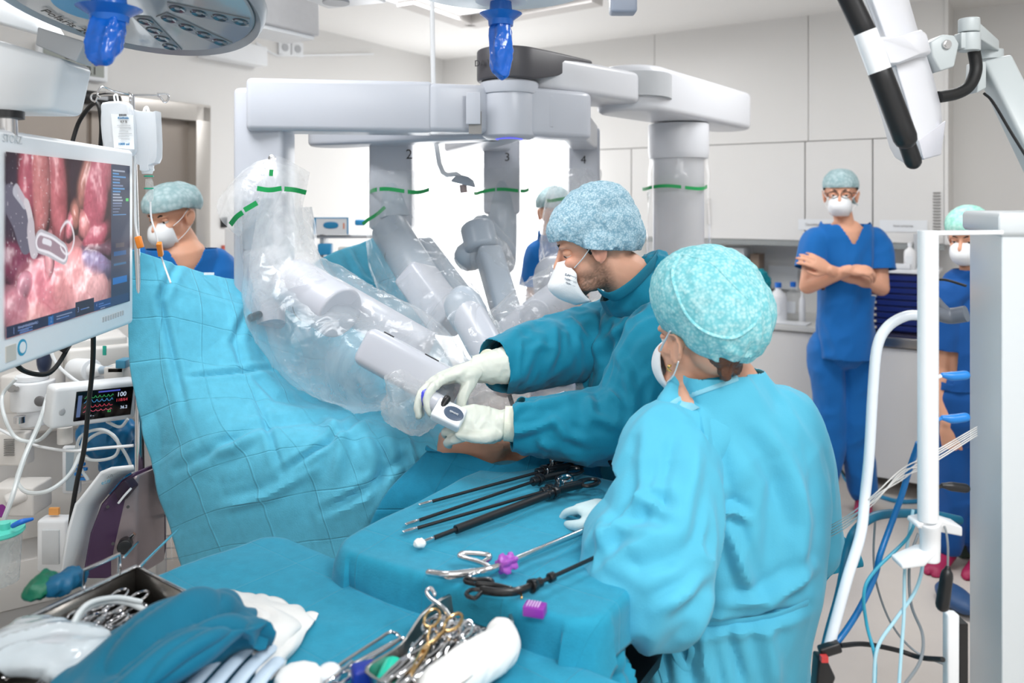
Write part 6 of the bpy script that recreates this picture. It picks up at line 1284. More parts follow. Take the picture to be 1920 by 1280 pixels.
mb = MB(); mb.prism(T([(212, 920, 2.055), (234, 900, 2.06), (246, 915, 2.07), (222, 943, 2.06)]), (.3, 1, 0), .03); obj('grip_recess', mb, mat('dark_aubergine', '#2b1c30', .5), pu, bevel=.004)
mb = MB(); mb.tube(T([(222, 943, 2.05), (234, 928, 2.05), (246, 915, 2.055)]), .003, n=8); obj('handle', mb, M_white, pu)
for x, y in ((202, 950), (212, 1019), (240, 950)): mb = MB(); mb.cyl(P(x, y, 2.06), P(x, y, 2.068), .004); obj('screw', mb, M_dark, pu)
text('eco', P(198, 903, 2.0), (.9, .4, .3), (-.3, .3, 1), .014, mat('teal_print', '#2a8fb0', .5), pu, 'print'); text('CO2', P(205, 893, 2.02), (.9, .4, .3), (-.3, .3, 1), .008, M_gap, pu, 'print')
cl = thing('pole_clamp', 'metal clamp with black knob holding the pump to the pole', 'clamp', P(250, 1000, 2.15))
mb = MB(); mb.box(P(250, 990, 2.16), (.045, .05, .03)); mb.box(P(262, 1004, 2.16), (.03, .05, .05)); obj('bracket', mb, M_chrome, cl, bevel=.003)
mb = MB(); mb.cyl(P(236, 1018, 2.1), P(233, 1026, 2.06), .018, n=18); obj('knob', mb, M_dark, cl, bevel=.003)
mb = MB(); mb.tube([P(240, 1010, 2.1), P(252, 1000, 2.1)], .005); obj('screw_rod', mb, M_chrome, cl)
# suction canister with mint lid
sc_ = thing('suction_canister', 'clear suction canister with mint green lid at the left edge above the tray', 'canister', P(0, 1100, 1.9))
c0 = V((P(-2, 0, 1.9).x, 1.9, P(0, 1092, 1.9).z)); hgt_ = P(0, 1000, 1.9).z-c0.z
mb = MB(); mb.lathe(c0, [(.03, 0), (.042, .002), (.049, hgt_)], n=36); obj('jar', mb, film('canister_clear', '#dfe6e8', .35, bump=.05), sc_)
mb = MB(); mb.lathe(c0+V((0, 0, hgt_)), [(.052, 0), (.055, .004), (.054, .012), (.03, .016)], n=36); ld = obj('lid', mb, mat('mint_plastic', '#5fd6c3', .35), sc_)
mb = MB(); mb.cyl(c0+V((.02, -.01, hgt_+.014)), c0+V((.02, -.01, hgt_+.03)), .012); obj('lid_port', mb, mat('mint_plastic', '#5fd6c3', .35), ld)
mb = MB(); mb.tube(T([(25, 985, 1.88), (40, 978, 1.88), (60, 973, 1.9)]), [.006, .0065, .004], n=12, round_=True); obj('blue_connector', mb, mat('blue_cap', '#1c6fd0', .35), sc_)
mb = MB()
for k in range(8): mb.box(c0+V((-.004, -.0445-.0006*k, .015+k*.011)), (.022, .001, .0012))
obj('scale_marks', mb, M_white, sc_)
# dark low shelf under the machine, wire basket
mb = MB(); mb.box(V((-1.55, 2.5, .13)), (.9, .55, .03), Mt); one('trolley_shelf', mb, mat('dark_shelf', '#6e6a68', .5), 'dark grey low shelf in front of the anaesthesia machine', 'shelf', bevel=.004)
wb = thing('wire_basket', 'steel wire basket low behind the instrument tray near the pole', 'basket', P(300, 1040, 2.3))
for k in range(7):
    mb = MB(); x0 = 268+k*13; mb.tube(T([(x0, 1005, 2.35), (x0+2, 1050, 2.35)]), .0018, n=6); obj('wire', mb, M_chrome, wb)
for y in (1005, 1028, 1048): mb = MB(); mb.tube(T([(264, y+2, 2.35), (352, y-3, 2.35)]), .0022, n=6); obj('rail', mb, M_chrome, wb)
# ============================================================ INSTRUMENT TABLES
U2 = V((.85, -.527, 0)).normalized(); V2 = V((.527, .85, 0)).normalized()
M_tab = creased('table_drape', '#2496b6', pitch=.16, k=.35, var=.05, tl=.03); 
UL = V((.777, -.629, 0)); VL = V((.629, .777, 0))
def tabledrape(o, lu, lv, z, drop, m, nm, lb, seed, r=.010, fold=.012, U2=U2, V2=V2):
    """cloth lying on a table top and hanging over its edges"""
    mb = MB(); nu, nv = 130, 130; eu = lu+2*drop; ev = lv+2*drop
    def fn(a, b):
        s = a*eu-drop; t = b*ev-drop; rc = .05; px_ = min(max(s, rc), lu-rc); py_ = min(max(t, rc), lv-rc); ou = s-px_; ov = t-py_
        kk = math.hypot(ou, ov); k = kk-rc; zz = 0; x, y = s, t
        if k > 0:
            du = ou/kk; dv = ov/kk; w = r*(1-math.exp(-k/r)); cor = 1 if abs(du*dv) > .05 else 0
            w2 = .03*cor*min(1, k/.15); x = px_+du*(rc+w+w2); y = py_+dv*(rc+w+w2); zz = -max(0, k-w*.6)
            ph = (s if abs(dv) > abs(du) else t)*26+seed; hang = min(1, k/.2); off = fold*hang*math.sin(ph+1.2*math.sin(ph*.37)); x += du*off; y += dv*off
        return V((o.x, o.y, z+zz))+U2*x+V2*y
    mb.grid(fn, nu, nv); me = mb.mesh(); co = getco(me); no = getno(me)
    uv = np.array([(i/nu, j/nv) for j in range(nv+1) for i in range(nu+1)])
    setuv(me, uv*np.array([eu, ev])); h = .0028*folds(co, (.7, -.3, .1), .5, .09, seed, .4, .9)
    co += no*h[:, None]; me.vertices.foreach_set('co', co.ravel()); o_ = one(nm, me, m, lb, 'drape', double=True, solid=.0015); return o_
zm = 1.0; om = PZ(625, 1022, zm)
MU, MV_ = .545, .60
tabledrape(om, MU, MV_, zm, .085, M_tab, 'table_cover', 'blue cloth over the higher instrument table holding the long black instruments', 3)
zl = .935; cor = PZ(510, 998, zl); ol = cor-VL*1.0
tabledrape(ol, 1.2, 1.0, zl, .3, M_tab, 'table_cover', 'blue cloth over the lower front instrument table', 8, U2=UL, V2=VL)
def table(o, lu, lv, z, lb, U2=U2, V2=V2):
    o = V((o.x, o.y, 0)); t = thing("instrument_table", lb, "table", o+U2*lu/2+V2*lv/2, 'instrument tables'); c = o+U2*lu/2+V2*lv/2; Mx = Matrix((U2, V2, V((0, 0, 1)))).transposed()
    mb = MB(); mb.box(V((c.x, c.y, z-.02)), (lu-.03, lv-.03, .025), Mx); obj('table_top', mb, M_steel, t)
    for a in (.06, lu-.06):
        for b in (.06, lv-.06): mb = MB(); p = o+U2*a+V2*b; mb.cyl(V((p.x, p.y, .08)), V((p.x, p.y, z-.03)), .014, n=12); l = obj('leg', mb, M_steel, t); mb = MB(); mb.cyl(V((p.x-.01, p.y, .04)), V((p.x+.01, p.y, .04)), .04); obj('caster', mb, M_blackr, l)
table(om, MU, MV_, zm, 'steel table under the higher blue cloth'); table(ol, 1.2, 1.0, zl, 'steel table under the lower front blue cloth', UL, VL)
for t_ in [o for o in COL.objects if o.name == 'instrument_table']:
    mb = MB(); mb.box(om+U2*(MU/2)+V2*(MV_/2)-V((0, 0, .24)), (MU-.06, MV_-.06, .02), Matrix((U2, V2, V((0, 0, 1)))).transposed()); obj('added_shade_board', mb, M_dark, t_)  # dark board added to stand in for the shade under the table
mb = MB(); p_ = P(1122, 1225, 1.34); mb.ell(p_, (.045, .05, .04)); mb.ell(p_+V((0, 0, -.04)), (.06, .06, .035)); one('cloth_bundle', fuse(mb, .005, 1, lambda co, no: .008*folds(co, (0, .2, 1), .2, .03, 4, .5, .8)), M_tab, 'small blue tied cloth bundle under the higher table next to the nurse\'s sleeve', 'bundle')
# ---- long black laparoscopic instruments
M_shaft = mat('black_shaft', '#15161a', .4); M_hand = mat('black_handle', '#101114', .3, coat=.2)
def ring(mb, c, n, r1, r2, th, x):
    n = V(n).normalized(); x = V(x).normalized(); y = n.cross(x); pts = [c+x*math.cos(a)*r1+y*math.sin(a)*r2 for a in [2*math.pi*k/20 for k in range(21)]]; mb.tube(pts, th, n=8, raw=True)
def lap(tip, hub_, lb, jaw='open', r=.0035, tipm=M_chrome, handle=M_hand, thick=False, flip=1, gp='long instruments on the higher table'):
    t = thing('laparoscopic_grasper', lb, 'surgical instrument', tip, gp); d = (hub_-tip).normalized(); up = V((0, 0, 1)); sd = d.cross(up).normalized()*flip
    mb = MB(); mb.cyl(tip+d*.03, hub_, r, n=12); 
    if thick: mb.cyl(tip+d*.08, hub_, r*1.9, n=14)
    obj('shaft', mb, M_shaft, t)
    for s_ in (1, -1):
        mb = MB(); mb.tube([tip+d*.032, tip+d*.022+sd*.003*s_, tip+sd*.0022*s_], (.0018, .0025), n=8, round_=True); obj('jaw', mb, tipm, t)
    mb = MB(); mb.cyl(hub_-d*.006, hub_+d*.01, .010, n=14); mb.cyl(hub_+d*.01, hub_+d*.024, .014, .012, n=10); obj('rotation_knob', mb, handle, t, bevel=.001)
    c = hub_+d*.05
    mb = MB(); mb.tube([hub_+d*.02, hub_+d*.05+sd*.004, hub_+d*.085+sd*.012], (.006, .008), n=10, round_=True); ring(mb, hub_+d*.108+sd*.016, up, .024, .017, .0042, d); obj('fixed_grip', mb, handle, t)
    mb = MB(); mb.tube([hub_+d*.03, hub_+d*.05-sd*.018, hub_+d*.065-sd*.03], (.005, .006), n=10, round_=True); ring(mb, hub_+d*.084-sd*.038, up, .022, .015, .004, d-sd*.4); obj('moving_grip', mb, handle if not thick else M_chrome, t)
    mb = MB(); mb.tube([hub_+d*.04+up*.006, hub_+d*.04+up*.018], .002, n=8, round_=True); obj('pin', mb, M_chrome, t); return t
zi = zm+.012
lap(PZ(787, 946, zi), PZ(1010, 885, zi+.012), 'thin black grasper with open silver jaws, farthest of the four long instruments')
lap(PZ(762, 983, zi), PZ(1002, 902, zi+.01), 'thin black grasper with long silver jaw, second farthest of the four')
lap(PZ(757, 997, zi), PZ(1020, 921, zi+.01), 'thin black grasper with closed narrow tip, third farthest of the four')
lap(PZ(790, 1017, zi), PZ(1030, 926, zi+.014), 'thicker black clip applier with steel grip, nearest of the four', r=.0045, thick=True)
mb = MB(); mb.ell(PZ(787, 1018, zi), (.012, .010, .009)); one('swab', fuse(mb, .002, 1, lambda co, no: .0015*vn(co*300, 1)), mat('gauze_white', '#f2f2f0', .9), 'small white swab held in the nearest long instrument\'s tip', 'swab')
# steel grasper with purple ratchet
t = thing('steel_grasper', 'steel long grasper with ring handles and purple wheel on the higher table', 'surgical instrument', PZ(950, 1055, zi))
a = PZ(950, 1056, zi+.012); b = PZ(1125, 982, zi+.012); mb = MB(); mb.cyl(a, b, .006, n=14); obj('shaft', mb, M_chrome, t)
mb = MB(); n_ = 40; dd3 = (b-a).normalized(); x3, y3, z3 = basis(dd3); rs = []
for h0, f in ((-.016, .7), (-.012, 1), (-.004, 1.05), (0, .75), (.006, .7), (.009, .9), (.016, .85)): rs.append([a+dd3*h0+(x3*math.cos(t_)+y3*math.sin(t_))*(.0145+.0035*math.cos(5*t_))*f for t_ in [2*math.pi*k/n_ for k in range(n_)]])
mb.rings(rs); obj('wheel', mb, mat('lilac_plastic', '#a352b8', .35), t)
mb = MB(); mb.tube([a, PZ(920, 1068, zi+.01), PZ(890, 1073, zi+.008), PZ(840, 1078, zi+.006), PZ(804, 1073, zi+.004)], [(.004, .006), (.005, .008), (.0055, .0075), (.006, .0075), (.006, .006)], n=12, round_=True); obj('grip', mb, M_chrome, t)
mb = MB(); mb.tube([PZ(922, 1066, zi+.012), PZ(905, 1056, zi+.014), PZ(878, 1048, zi+.014), PZ(862, 1042, zi+.016), PZ(872, 1037, zi+.018), PZ(912, 1040, zi+.02), PZ(918, 1046, zi+.016), PZ(905, 1055, zi+.014)], .0048, n=10); obj('ring_grip', mb, M_chrome, t)
mb = MB(); mb.tube([PZ(898, 1073, zi+.01), PZ(884, 1078, zi+.008), PZ(877, 1088, zi+.006)], .0035, n=10, round_=True); obj('finger_rest', mb, M_chrome, t)
# black instrument near front
t = thing('laparoscopic_grasper', 'black curved-handled grasper lying in front of the steel one', 'surgical instrument', PZ(990, 1095, zi), 'long instruments on the higher table')
a = PZ(1005, 1095, zi+.012); b = PZ(1130, 1038, zi+.012); mb = MB(); mb.cyl(a, b, .0035, n=12); obj('shaft', mb, M_shaft, t)
dd3 = (b-a).normalized()
mb = MB(); mb.cyl(a-dd3*.012, a+dd3*.0, .012, .010, n=12); mb.cyl(a, a+dd3*.012, .008, n=12); mb.cyl(a+dd3*.03, a+dd3*.042, .008, n=12); obj('rotation_knob', mb, M_hand, t, bevel=.001)
mb = MB(); mb.tube([a-dd3*.01, PZ(970, 1108, zi+.012), PZ(935, 1110, zi+.01), PZ(905, 1106, zi+.01)], (.005, .007), n=10, round_=True); mb.tube([PZ(905, 1106, zi+.01), PZ(885, 1105, zi+.01), PZ(874, 1114, zi+.01), PZ(890, 1121, zi+.01), PZ(903, 1110, zi+.01)], .0035, n=8); obj('lower_grip', mb, M_hand, t)
mb = MB(); mb.tube([PZ(960, 1105, zi+.014), PZ(930, 1098, zi+.014), PZ(895, 1095, zi+.014)], (.004, .005), n=10, round_=True); mb.tube([PZ(925, 1097, zi+.014), PZ(920, 1087, zi+.016), PZ(890, 1086, zi+.016), PZ(874, 1084, zi+.014), PZ(874, 1091, zi+.012), PZ(900, 1097, zi+.012)], .0035, n=8); obj('upper_grip', mb, M_hand, t)
mb = MB(); mb.tube([PZ(977, 1110, zi+.008), PZ(978, 1121, zi+.006)], .002, n=8, round_=True); obj('pin', mb, mat('gold', '#d8b070', .2, 1), t)
# purple clip cartridge
t = thing('clip_cartridge', 'small purple clip cartridge with white ribs on the higher table edge', 'clip cartridge', PZ(1003, 1142, zm+.002)); Mx = Matrix((U2, V2, V((0, 0, 1)))).transposed()@Matrix.Rotation(.25, 3, 'Z')
c = PZ(1003, 1142, zm+.012); mb = MB(); mb.box(c, (.034, .024, .016), Mx); obj('tray', mb, mat('purple_plastic2', '#8b2aa0', .35), t, bevel=.002)
for k in range(5): mb = MB(); mb.box(c+Mx@V((-.011+k*.0045, 0, .0085)), (.0014, .018, .002), Mx); obj('rib', mb, mat('pale_lilac', '#e6c8ee', .4), t)
# long dark instrument behind nurse
mb = MB(); mb.tube(T([(1120, 825, 1.95), (1148, 872, 1.85)]), .005, n=10); one('instrument_rod', mb, M_shaft, 'thin black rod slanting between the surgeon\'s sleeve and the nurse', 'surgical instrument')
# ---- steel instrument basket at lower left
zk = zl+.004
bk = thing('instrument_basket', 'perforated steel basket of instruments at the lower left corner', 'basket', PZ(130, 1180, zk))
pa, pb, pc_, pd = PZ(-140, 1250, zl+.07), PZ(255, 1062, zl+.07), PZ(350, 1110, zl+.07), PZ(90, 1330, zl+.07)
M_perf = mat('perforated_steel', '#8f8b86', .3, .9, var=.35, scale=420)
def wall(a, b, h, t=.003): mb = MB(); mb.add([a, b, b-V((0, 0, h)), a-V((0, 0, h))], [(0, 1, 2, 3)]); return mb
for a, b in ((pa, pb), (pb, pc_), (pc_, pd), (pd, pa)): obj('side', wall(a, b, .062), M_perf, bk, double=True, solid=.002)
mb = MB(); dz = V((0, 0, -.062)); mb.add([pa+dz, pb+dz, pc_+dz, pd+dz], [(0, 1, 2, 3)]); obj('base', mb, M_perf, bk, double=True, solid=.002)
mb = MB(); mb.tube([pa, pb, pc_, pd, pa], .004, n=10, raw=True); obj('rim', mb, M_chrome, bk)
mb = MB(); m1 = pb.lerp(pa, .25); m2 = pc_.lerp(pd, .35); mb.tube([pb.lerp(pa, .1), pb.lerp(pa, .1)+V((0, 0, .035)), pb.lerp(pa, .3)+V((0, 0, .035)), pb.lerp(pa, .3)], .0035, n=8, raw=True); obj('handle', mb, M_chrome, bk)
# instruments in the basket, each a ring-handled clamp
def clamp(a, b, lb, gp, s=1.0, m=M_chrome, up=V((0, 0, 1)), op=.012):
    t = thing('haemostat', lb, 'surgical instrument', a, gp); d = (b-a).normalized(); sd = d.cross(up).normalized(); L = (b-a).length
    for sg_ in (1, -1):
        mb = MB(); ctr = a+d*L*.62; mb.tube([b+sd*.001*sg_, ctr+sd*.004*sg_, a+d*L*.45-sd*.006*sg_, a+d*.035*s-sd*op*sg_], (.0026*s, .0036*s), n=8, round_=True); ring(mb, a+d*.016*s-sd*(op+.006)*sg_, up, .019*s, .012*s, .0026*s, d+sd*.15*sg_); obj('arm', mb, m, t)
    mb = MB(); mb.cyl(a+d*L*.62-up*.004, a+d*L*.62+up*.004, .005*s, n=12); obj('pivot', mb, m, t); return t
rng = random.Random(4)
for i in range(9):
    f = i/8; a = pb.lerp(pa, .08+.3*f)+(pc_-pb)*(.25+.12*(i % 3))+V((0, 0, -.02-.01*(i % 3))); b = a+(pa-pb).normalized()*.05+(pd-pc_).normalized()*.11+V((0, 0, -.012)); b = a+((pc_-pb).normalized()*(.3-.1*(i % 4))+(pa-pb).normalized()).normalized()*.14-V((0, 0, .01))
    clamp(a, b, 'steel ring-handled clamp piled in the perforated basket', 'clamps in the basket')
cable('clear_hose', [(135, 1200, 1.17), (150, 1150, 1.2), (195, 1128, 1.24), (240, 1130, 1.27), (275, 1145, 1.28)], .0045, M_tube, 'clear hose curving over the clamps in the basket', 'tube', n=12)
cable('clear_hose', [(125, 1190, 1.16), (160, 1135, 1.2), (215, 1120, 1.25), (265, 1128, 1.28)], .004, M_tube, 'second clear hose lying behind the first over the basket', 'tube', n=12)
for (x1, y1, x2, y2, c_a, lb) in ((60, 1112, 85, 1090, '#0f6b50', 'dark green wrapped bundle on the basket\'s far edge'), (85, 1104, 140, 1082, '#0f5f86', 'dark blue wrapped bundle on the basket\'s far edge')):
    mb = MB(); mb.tube([PZ(x1, y1, zl+.085), PZ((x1+x2)/2, (y1+y2)/2+3, zl+.09), PZ(x2, y2, zl+.085)], [.012, .016, .018], n=14, round_=True); one('wrapped_bundle', fuse(mb, .004, 1, crumple(.004, .014, 3)), mat('bundle'+c_a[1:], c_a, .5), lb, 'bundle')
# thin steel rods by the basket corner
for i, (p1, p2) in enumerate((((262, 1062), (335, 990)), ((232, 1045), (258, 1016)))):
    mb = MB(); mb.tube([PZ(p1[0], p1[1], zl+.075), P(p2[0], p2[1], 1.68)], .0025, n=8, round_=True); one('steel_probe', mb, M_chrome, 'thin steel probe leaning on the far corner of the basket', 'surgical instrument', 'steel probes at the basket corner')
t = thing('sachet', 'small white and blue sachet lying on the plastic between the surgeon\'s arms', 'sachet', P(1045, 748, 1.98)); mb = MB(); mb.prism(T([(1030, 742, 1.98), (1058, 733, 1.98), (1066, 747, 1.97), (1040, 758, 1.97)]), (0, -1, .3), .006); obj('packet', mb, M_white, t, bevel=.001); mb = MB(); mb.prism(T([(1058, 733, 1.978), (1075, 738, 1.978), (1072, 750, 1.97), (1062, 752, 1.97)]), (0, -1, .3), .006); obj('blue_end', mb, M_tab, t); mb = MB(); mb.prism(T([(1041, 744, 1.971), (1048, 742, 1.971), (1051, 749, 1.968), (1044, 751, 1.968)]), (0, -1, .3), .001); obj('print', mb, mat('cyan_border', '#2a9bd0', .5), t)
# clear plastic bag, lower left
mb = MB(); c = PZ(95, 1215, zl+.08); mb.ell(c, (.085, .05, .025)); mb.ell(c+V((-.05, .03, .0)), (.05, .05, .022)); mb.ell(c+V((.05, -.02, -.01)), (.05, .035, .02))
one('plastic_pouch', fuse(mb, .003, 1, lambda co, no: .006*folds(co, (.8, .3, .1), .12, .022, 3, .7, .7)), mat('pouch_plastic', '#dfeaf1', .1, alpha=.72, coat=1, var=.04, bump=.4, bscale=60), 'crumpled clear plastic pouch lying on the basket at lower left', 'bag', double=True)
# teal crumpled cloth
M_teal = cloth('dark_teal_cloth', '#0d7190', .22, bump=.3, fiber=250)
zq = zl+.03
rows = [[PZ(90, 1262, zq+.02), PZ(200, 1180, zq+.05), PZ(290, 1125, zq+.07), PZ(400, 1100, zq+.06), PZ(470, 1130, zq+.02)],
        [PZ(90, 1275, zq+.05), PZ(210, 1185, zq+.075), PZ(300, 1130, zq+.1), PZ(410, 1108, zq+.095), PZ(490, 1160, zq+.04)],
        [PZ(110, 1310, zq+.06), PZ(230, 1240, zq+.09), PZ(330, 1190, zq+.11), PZ(430, 1165, zq+.1), PZ(512, 1200, zq+.05)],
        [PZ(160, 1350, zq+.04), PZ(270, 1300, zq+.07), PZ(370, 1240, zq+.08), PZ(450, 1200, zq+.07), PZ(508, 1205, zq+.02)],
        [PZ(230, 1350, zq+.0), PZ(290, 1330, zq+.02), PZ(390, 1260, zq+.02), PZ(450, 1215, zq+.02), PZ(505, 1208, zq+.0)]]
me = patch(rows, 120, 90, lambda co, uv: .018*folds(co, (.8, .6, 0), .4, .075, 12, .6, .7)+.008*folds(co, (.5, .8, .1), .25, .04, 15, .6, .8))
one('folded_cloth', me, M_teal, 'crumpled dark teal cloth heaped on the front table beside the basket', 'cloth', double=True, solid=.003)
# white wrapping paper
rows = [[PZ(430, 1108, zl+.01), PZ(500, 1110, zl+.015), PZ(560, 1135, zl+.01), PZ(597, 1152, zl+.006)], [PZ(440, 1150, zl+.06), PZ(510, 1150, zl+.045), PZ(555, 1165, zl+.03), PZ(582, 1175, zl+.01)], [PZ(470, 1210, zl+.05), PZ(520, 1200, zl+.04), PZ(550, 1200, zl+.025), PZ(560, 1205, zl+.008)], [PZ(480, 1290, zl+.03), PZ(510, 1270, zl+.03), PZ(525, 1262, zl+.02), PZ(538, 1250, zl+.006)]]
me = patch(rows, 60, 60, lambda co, uv: .006*folds(co, (.4, -.6, .2), .2, .03, 5, .6, .8))
one('wrapping_paper', me, mat('crepe_paper', '#ececea', .8, bump=.3, bscale=90), 'crumpled white wrapping sheet poking out right of the teal cloth', 'paper', double=True, solid=.0012)
# packed blue-white tubes
M_pale = mat('pale_blue_wrap', '#c3d5e6', .4, var=.05)
for i in range(4):
    a = PZ(345+i*42, 1300, zl+.05-.004*i); b = PZ(478+i*14, 1168+i*24, zl+.05-.004*i); mb = MB(); mb.tube([a, a.lerp(b, .5)+V((0, 0, .004)), b], (.011, .007), n=12, round_=True); one('packed_tube', mb, M_pale, 'flat pale blue wrapped strip lying beside the teal cloth', 'tube', 'pale blue strips beside the teal cloth')
# white cup shapes, plug, caps at the bottom edge
mb = MB(); c = PZ(560, 1275, zl+.02); mb.lathe(c-V((0, 0, .02)), [(.03, 0), (.036, .02), (.034, .03), (.02, .036)], n=10); one('gauze_pack', mb, mat('gauze_white', '#f2f2f0', .9), 'white faceted gauze pack at the bottom edge of the front table', 'gauze', bevel=.003)
t = thing('steel_ladle', 'white round headed tool beside the gauze pack at the bottom edge', 'surgical instrument', PZ(617, 1268, zl+.015)); mb = MB(); mb.ell(PZ(617, 1262, zl+.02), (.018, .018, .014)); obj('head', mb, M_white, t); mb = MB(); mb.tube([PZ(600, 1285, zl+.02), PZ(625, 1270, zl+.03), PZ(660, 1240, zl+.03)], .003, n=8); obj('stem', mb, M_chrome, t)
mb = MB(); mb.box(PZ(683, 1268, zl+.02), (.036, .03, .035), Matrix.Rotation(.4, 3, 'Z')); one('blue_stopper', mb, mat('navy_plastic', '#17319a', .35), 'dark blue cap lying at the bottom edge left of the green one', 'cap', bevel=.006)
mb = MB(); mb.tube([PZ(722, 1290, zl+.02), PZ(742, 1248, zl+.03)], [.018, .019], n=18, round_=False); one('green_sleeve', mb, mat('mint_green', '#10c4a8', .35), 'mint green plastic sleeve at the bottom edge by the kidney dish', 'sleeve', bevel=.003)
# kidney dish packed with clamps, gauze roll
kd = thing('kidney_dish', 'steel kidney dish filled with clamps at the front of the lower table', 'dish', PZ(850, 1230, zl+.01))
pts = [PZ(x, y, zl+.012) for x, y in ((700, 1300), (760, 1250), (800, 1190), (850, 1158), (905, 1158), (945, 1185), (950, 1230), (900, 1290), (820, 1340))]; pts = spline(pts, 5, True); cK = sum(pts, V())/len(pts)
mb = MB(); mb.rings([[cK+(p-cK)*.85 for p in pts], [p for p in pts], [p+V((0, 0, .035))+(p-cK)*.06 for p in pts], [p+V((0, 0, .037))+(p-cK)*.1 for p in pts]], False); mb.add([cK+(p-cK)*.85 for p in pts], [tuple(range(len(pts)))]); obj('bowl', mb, M_steel, kd, double=True, solid=.0012)
for i in range(11):
    f = i/10; a = PZ(835+f*70, 1165+f*14, zl+.058-.012*(i % 3)); b = PZ(700+f*120, 1292+f*8, zl+.04); b = a+(b-a).normalized()*.17; clamp(a, b, 'steel ring-handled clamp bundled in the kidney dish', 'clamps in the kidney dish', up=V((.5, .5, .8)).normalized() if i % 2 else V((0, 0, 1)), op=.009)
clamp(PZ(838, 1148, zl+.075), PZ(846, 1150, zl+.07)+(PZ(760, 1280, zl+.04)-PZ(846, 1150, zl+.07))*.9, 'gold-tinted clamp in the middle of the kidney dish', 'clamps in the kidney dish', m=mat('gilt_steel', '#c9a877', .25, 1))
mb = MB(); mb.tube([PZ(845, 1158, zl+.07), PZ(830, 1138, zl+.08), PZ(808, 1122, zl+.085), PZ(800, 1108, zl+.09), PZ(808, 1103, zl+.09), PZ(815, 1114, zl+.088)], .0035, n=10, round_=True); one('steel_retractor', mb, M_chrome, 'bent steel hook sticking up out of the kidney dish', 'surgical instrument')
mb = MB(); mb.tube([PZ(822, 1290, zl+.035), PZ(880, 1250, zl+.04), PZ(935, 1215, zl+.045), PZ(940, 1188, zl+.045)], [.03, .032, .031, .024], n=24, round_=True)
one('gauze_roll', fuse(mb, .003, 1, lambda co, no: .0012*folds(co, (.5, .3, .8), .05, .012, 4)), mat('gauze_white', '#f2f2f0', .9, bump=.4, bscale=300), 'thick white rolled gauze pad along the kidney dish\'s right side', 'gauze')
# ring-handled scissors at the left of the dish
for k, (x0, y0, x1, y1, lb) in enumerate(((745, 1188, 640, 1250, 'pair of long looped steel handles, farther one by the kidney dish'), (768, 1200, 665, 1262, 'pair of long looped steel handles, nearer one by the kidney dish'))):
    a = PZ(x0, y0, zl+.03); b = PZ(x1, y1, zl+.02); d = (b-a).normalized(); sd = d.cross(V((0, 0, 1))); t = thing('steel_scissors', lb, 'surgical instrument', a, 'looped handles by the dish')
    mb = MB(); L = (b-a).length; mb.tube([a, a+sd*.013+d*.006, a+sd*.012+d*.03, b+sd*.006, b-sd*.006, a-sd*.012+d*.03, a-sd*.013+d*.006, a], .003, n=8); obj('loop', mb, M_chrome, t)
    mb = MB(); ring(mb, b+d*.018+sd*.008, (0, 0, 1), .016, .011, .003, d); mb.tube([b+d*.03, b+d*.05, b+d*.07-V((0, 0, .004))], (.003, .004), n=8, round_=True); obj('finger_ring', mb, M_chrome, t)
# ============================================================ RIGHT SIDE
# ---- monitor seen from the side and back, top right
mt = thing('monitor', 'white monitor seen from behind with black handle bars at the top right', 'monitor', P(1700, 150, 1.7)); M_sh = mat('monitor_shell', '#dcdee4', .28, var=.01)
rows_ = [[(1640, -60), (1700, -60), (1720, -20)], [(1652, 30), (1712, 20), (1735, 60)]]
# shell: sections across the back, top to bottom
sec = []
def S(cx, cy, w, dpt, d0): return cx, cy, w, dpt, d0
axis_pts = [(1600, -110), (1628, -40), (1665, 60), (1700, 160), (1722, 225), (1740, 270), (1752, 300)]
back = [(1655, -120), (1700, -60), (1728, 40), (1758, 130), (1774, 190), (1776, 240), (1762, 290)]
front = [(1600, -110), (1628, -20), (1672, 100), (1700, 190), (1720, 262), (1727, 285), (1733, 299)]
rs = []
for i in range(7):
    f_ = P(front[i][0], front[i][1], 1.6); b_ = P(back[i][0], back[i][1], 1.66); ring_ = []
    hw = .30 if i < 5 else (.27 if i == 5 else .2)
    v_ = V((.28, 1, 0)).normalized(); n0 = f_; n1 = b_
    for (k, a_) in ((0, 0), (.6, 0), (.92, .08), (1, .25), (1, .75), (.92, .92), (.6, 1), (0, 1)): ring_.append(n0.lerp(n1, k)+v_*hw*a_)
    rs.append(ring_)
mb = MB(); mb.rings(rs); obj('shell', mb, M_sh, mt, bevel=.006, ang=25)
mb = MB(); mb.prism(T([(1722, 262, 1.6), (1774, 225, 1.65), (1765, 290, 1.66), (1732, 299, 1.6)]), (.28, 1, 0), .02); obj('ribbed_end', mb, mat('translucent_grey', '#cfd0d8', .25), mt, bevel=.003)
mb = MB(); mb.tube(T([(1645, 62, 1.58), (1680, 65, 1.58), (1728, 55, 1.62), (1742, 75, 1.65), (1750, 100, 1.66)]), [(.02, .03)]*5, n=14, up=(.4, 0, 1)); 
mb = MB(); mb.prism(T([(1645, 68, 1.575), (1690, 66, 1.57), (1730, 53, 1.6), (1738, 62, 1.62), (1748, 100, 1.64), (1722, 104, 1.6), (1690, 116, 1.57), (1664, 122, 1.575)]), (.28, 1, 0), .09); obj('bracket_wrap', mb, M_sh, mt, bevel=.008)
M_bar = mat('bar_white', '#f4f6fa', .25)
def TT(l): return T(l)
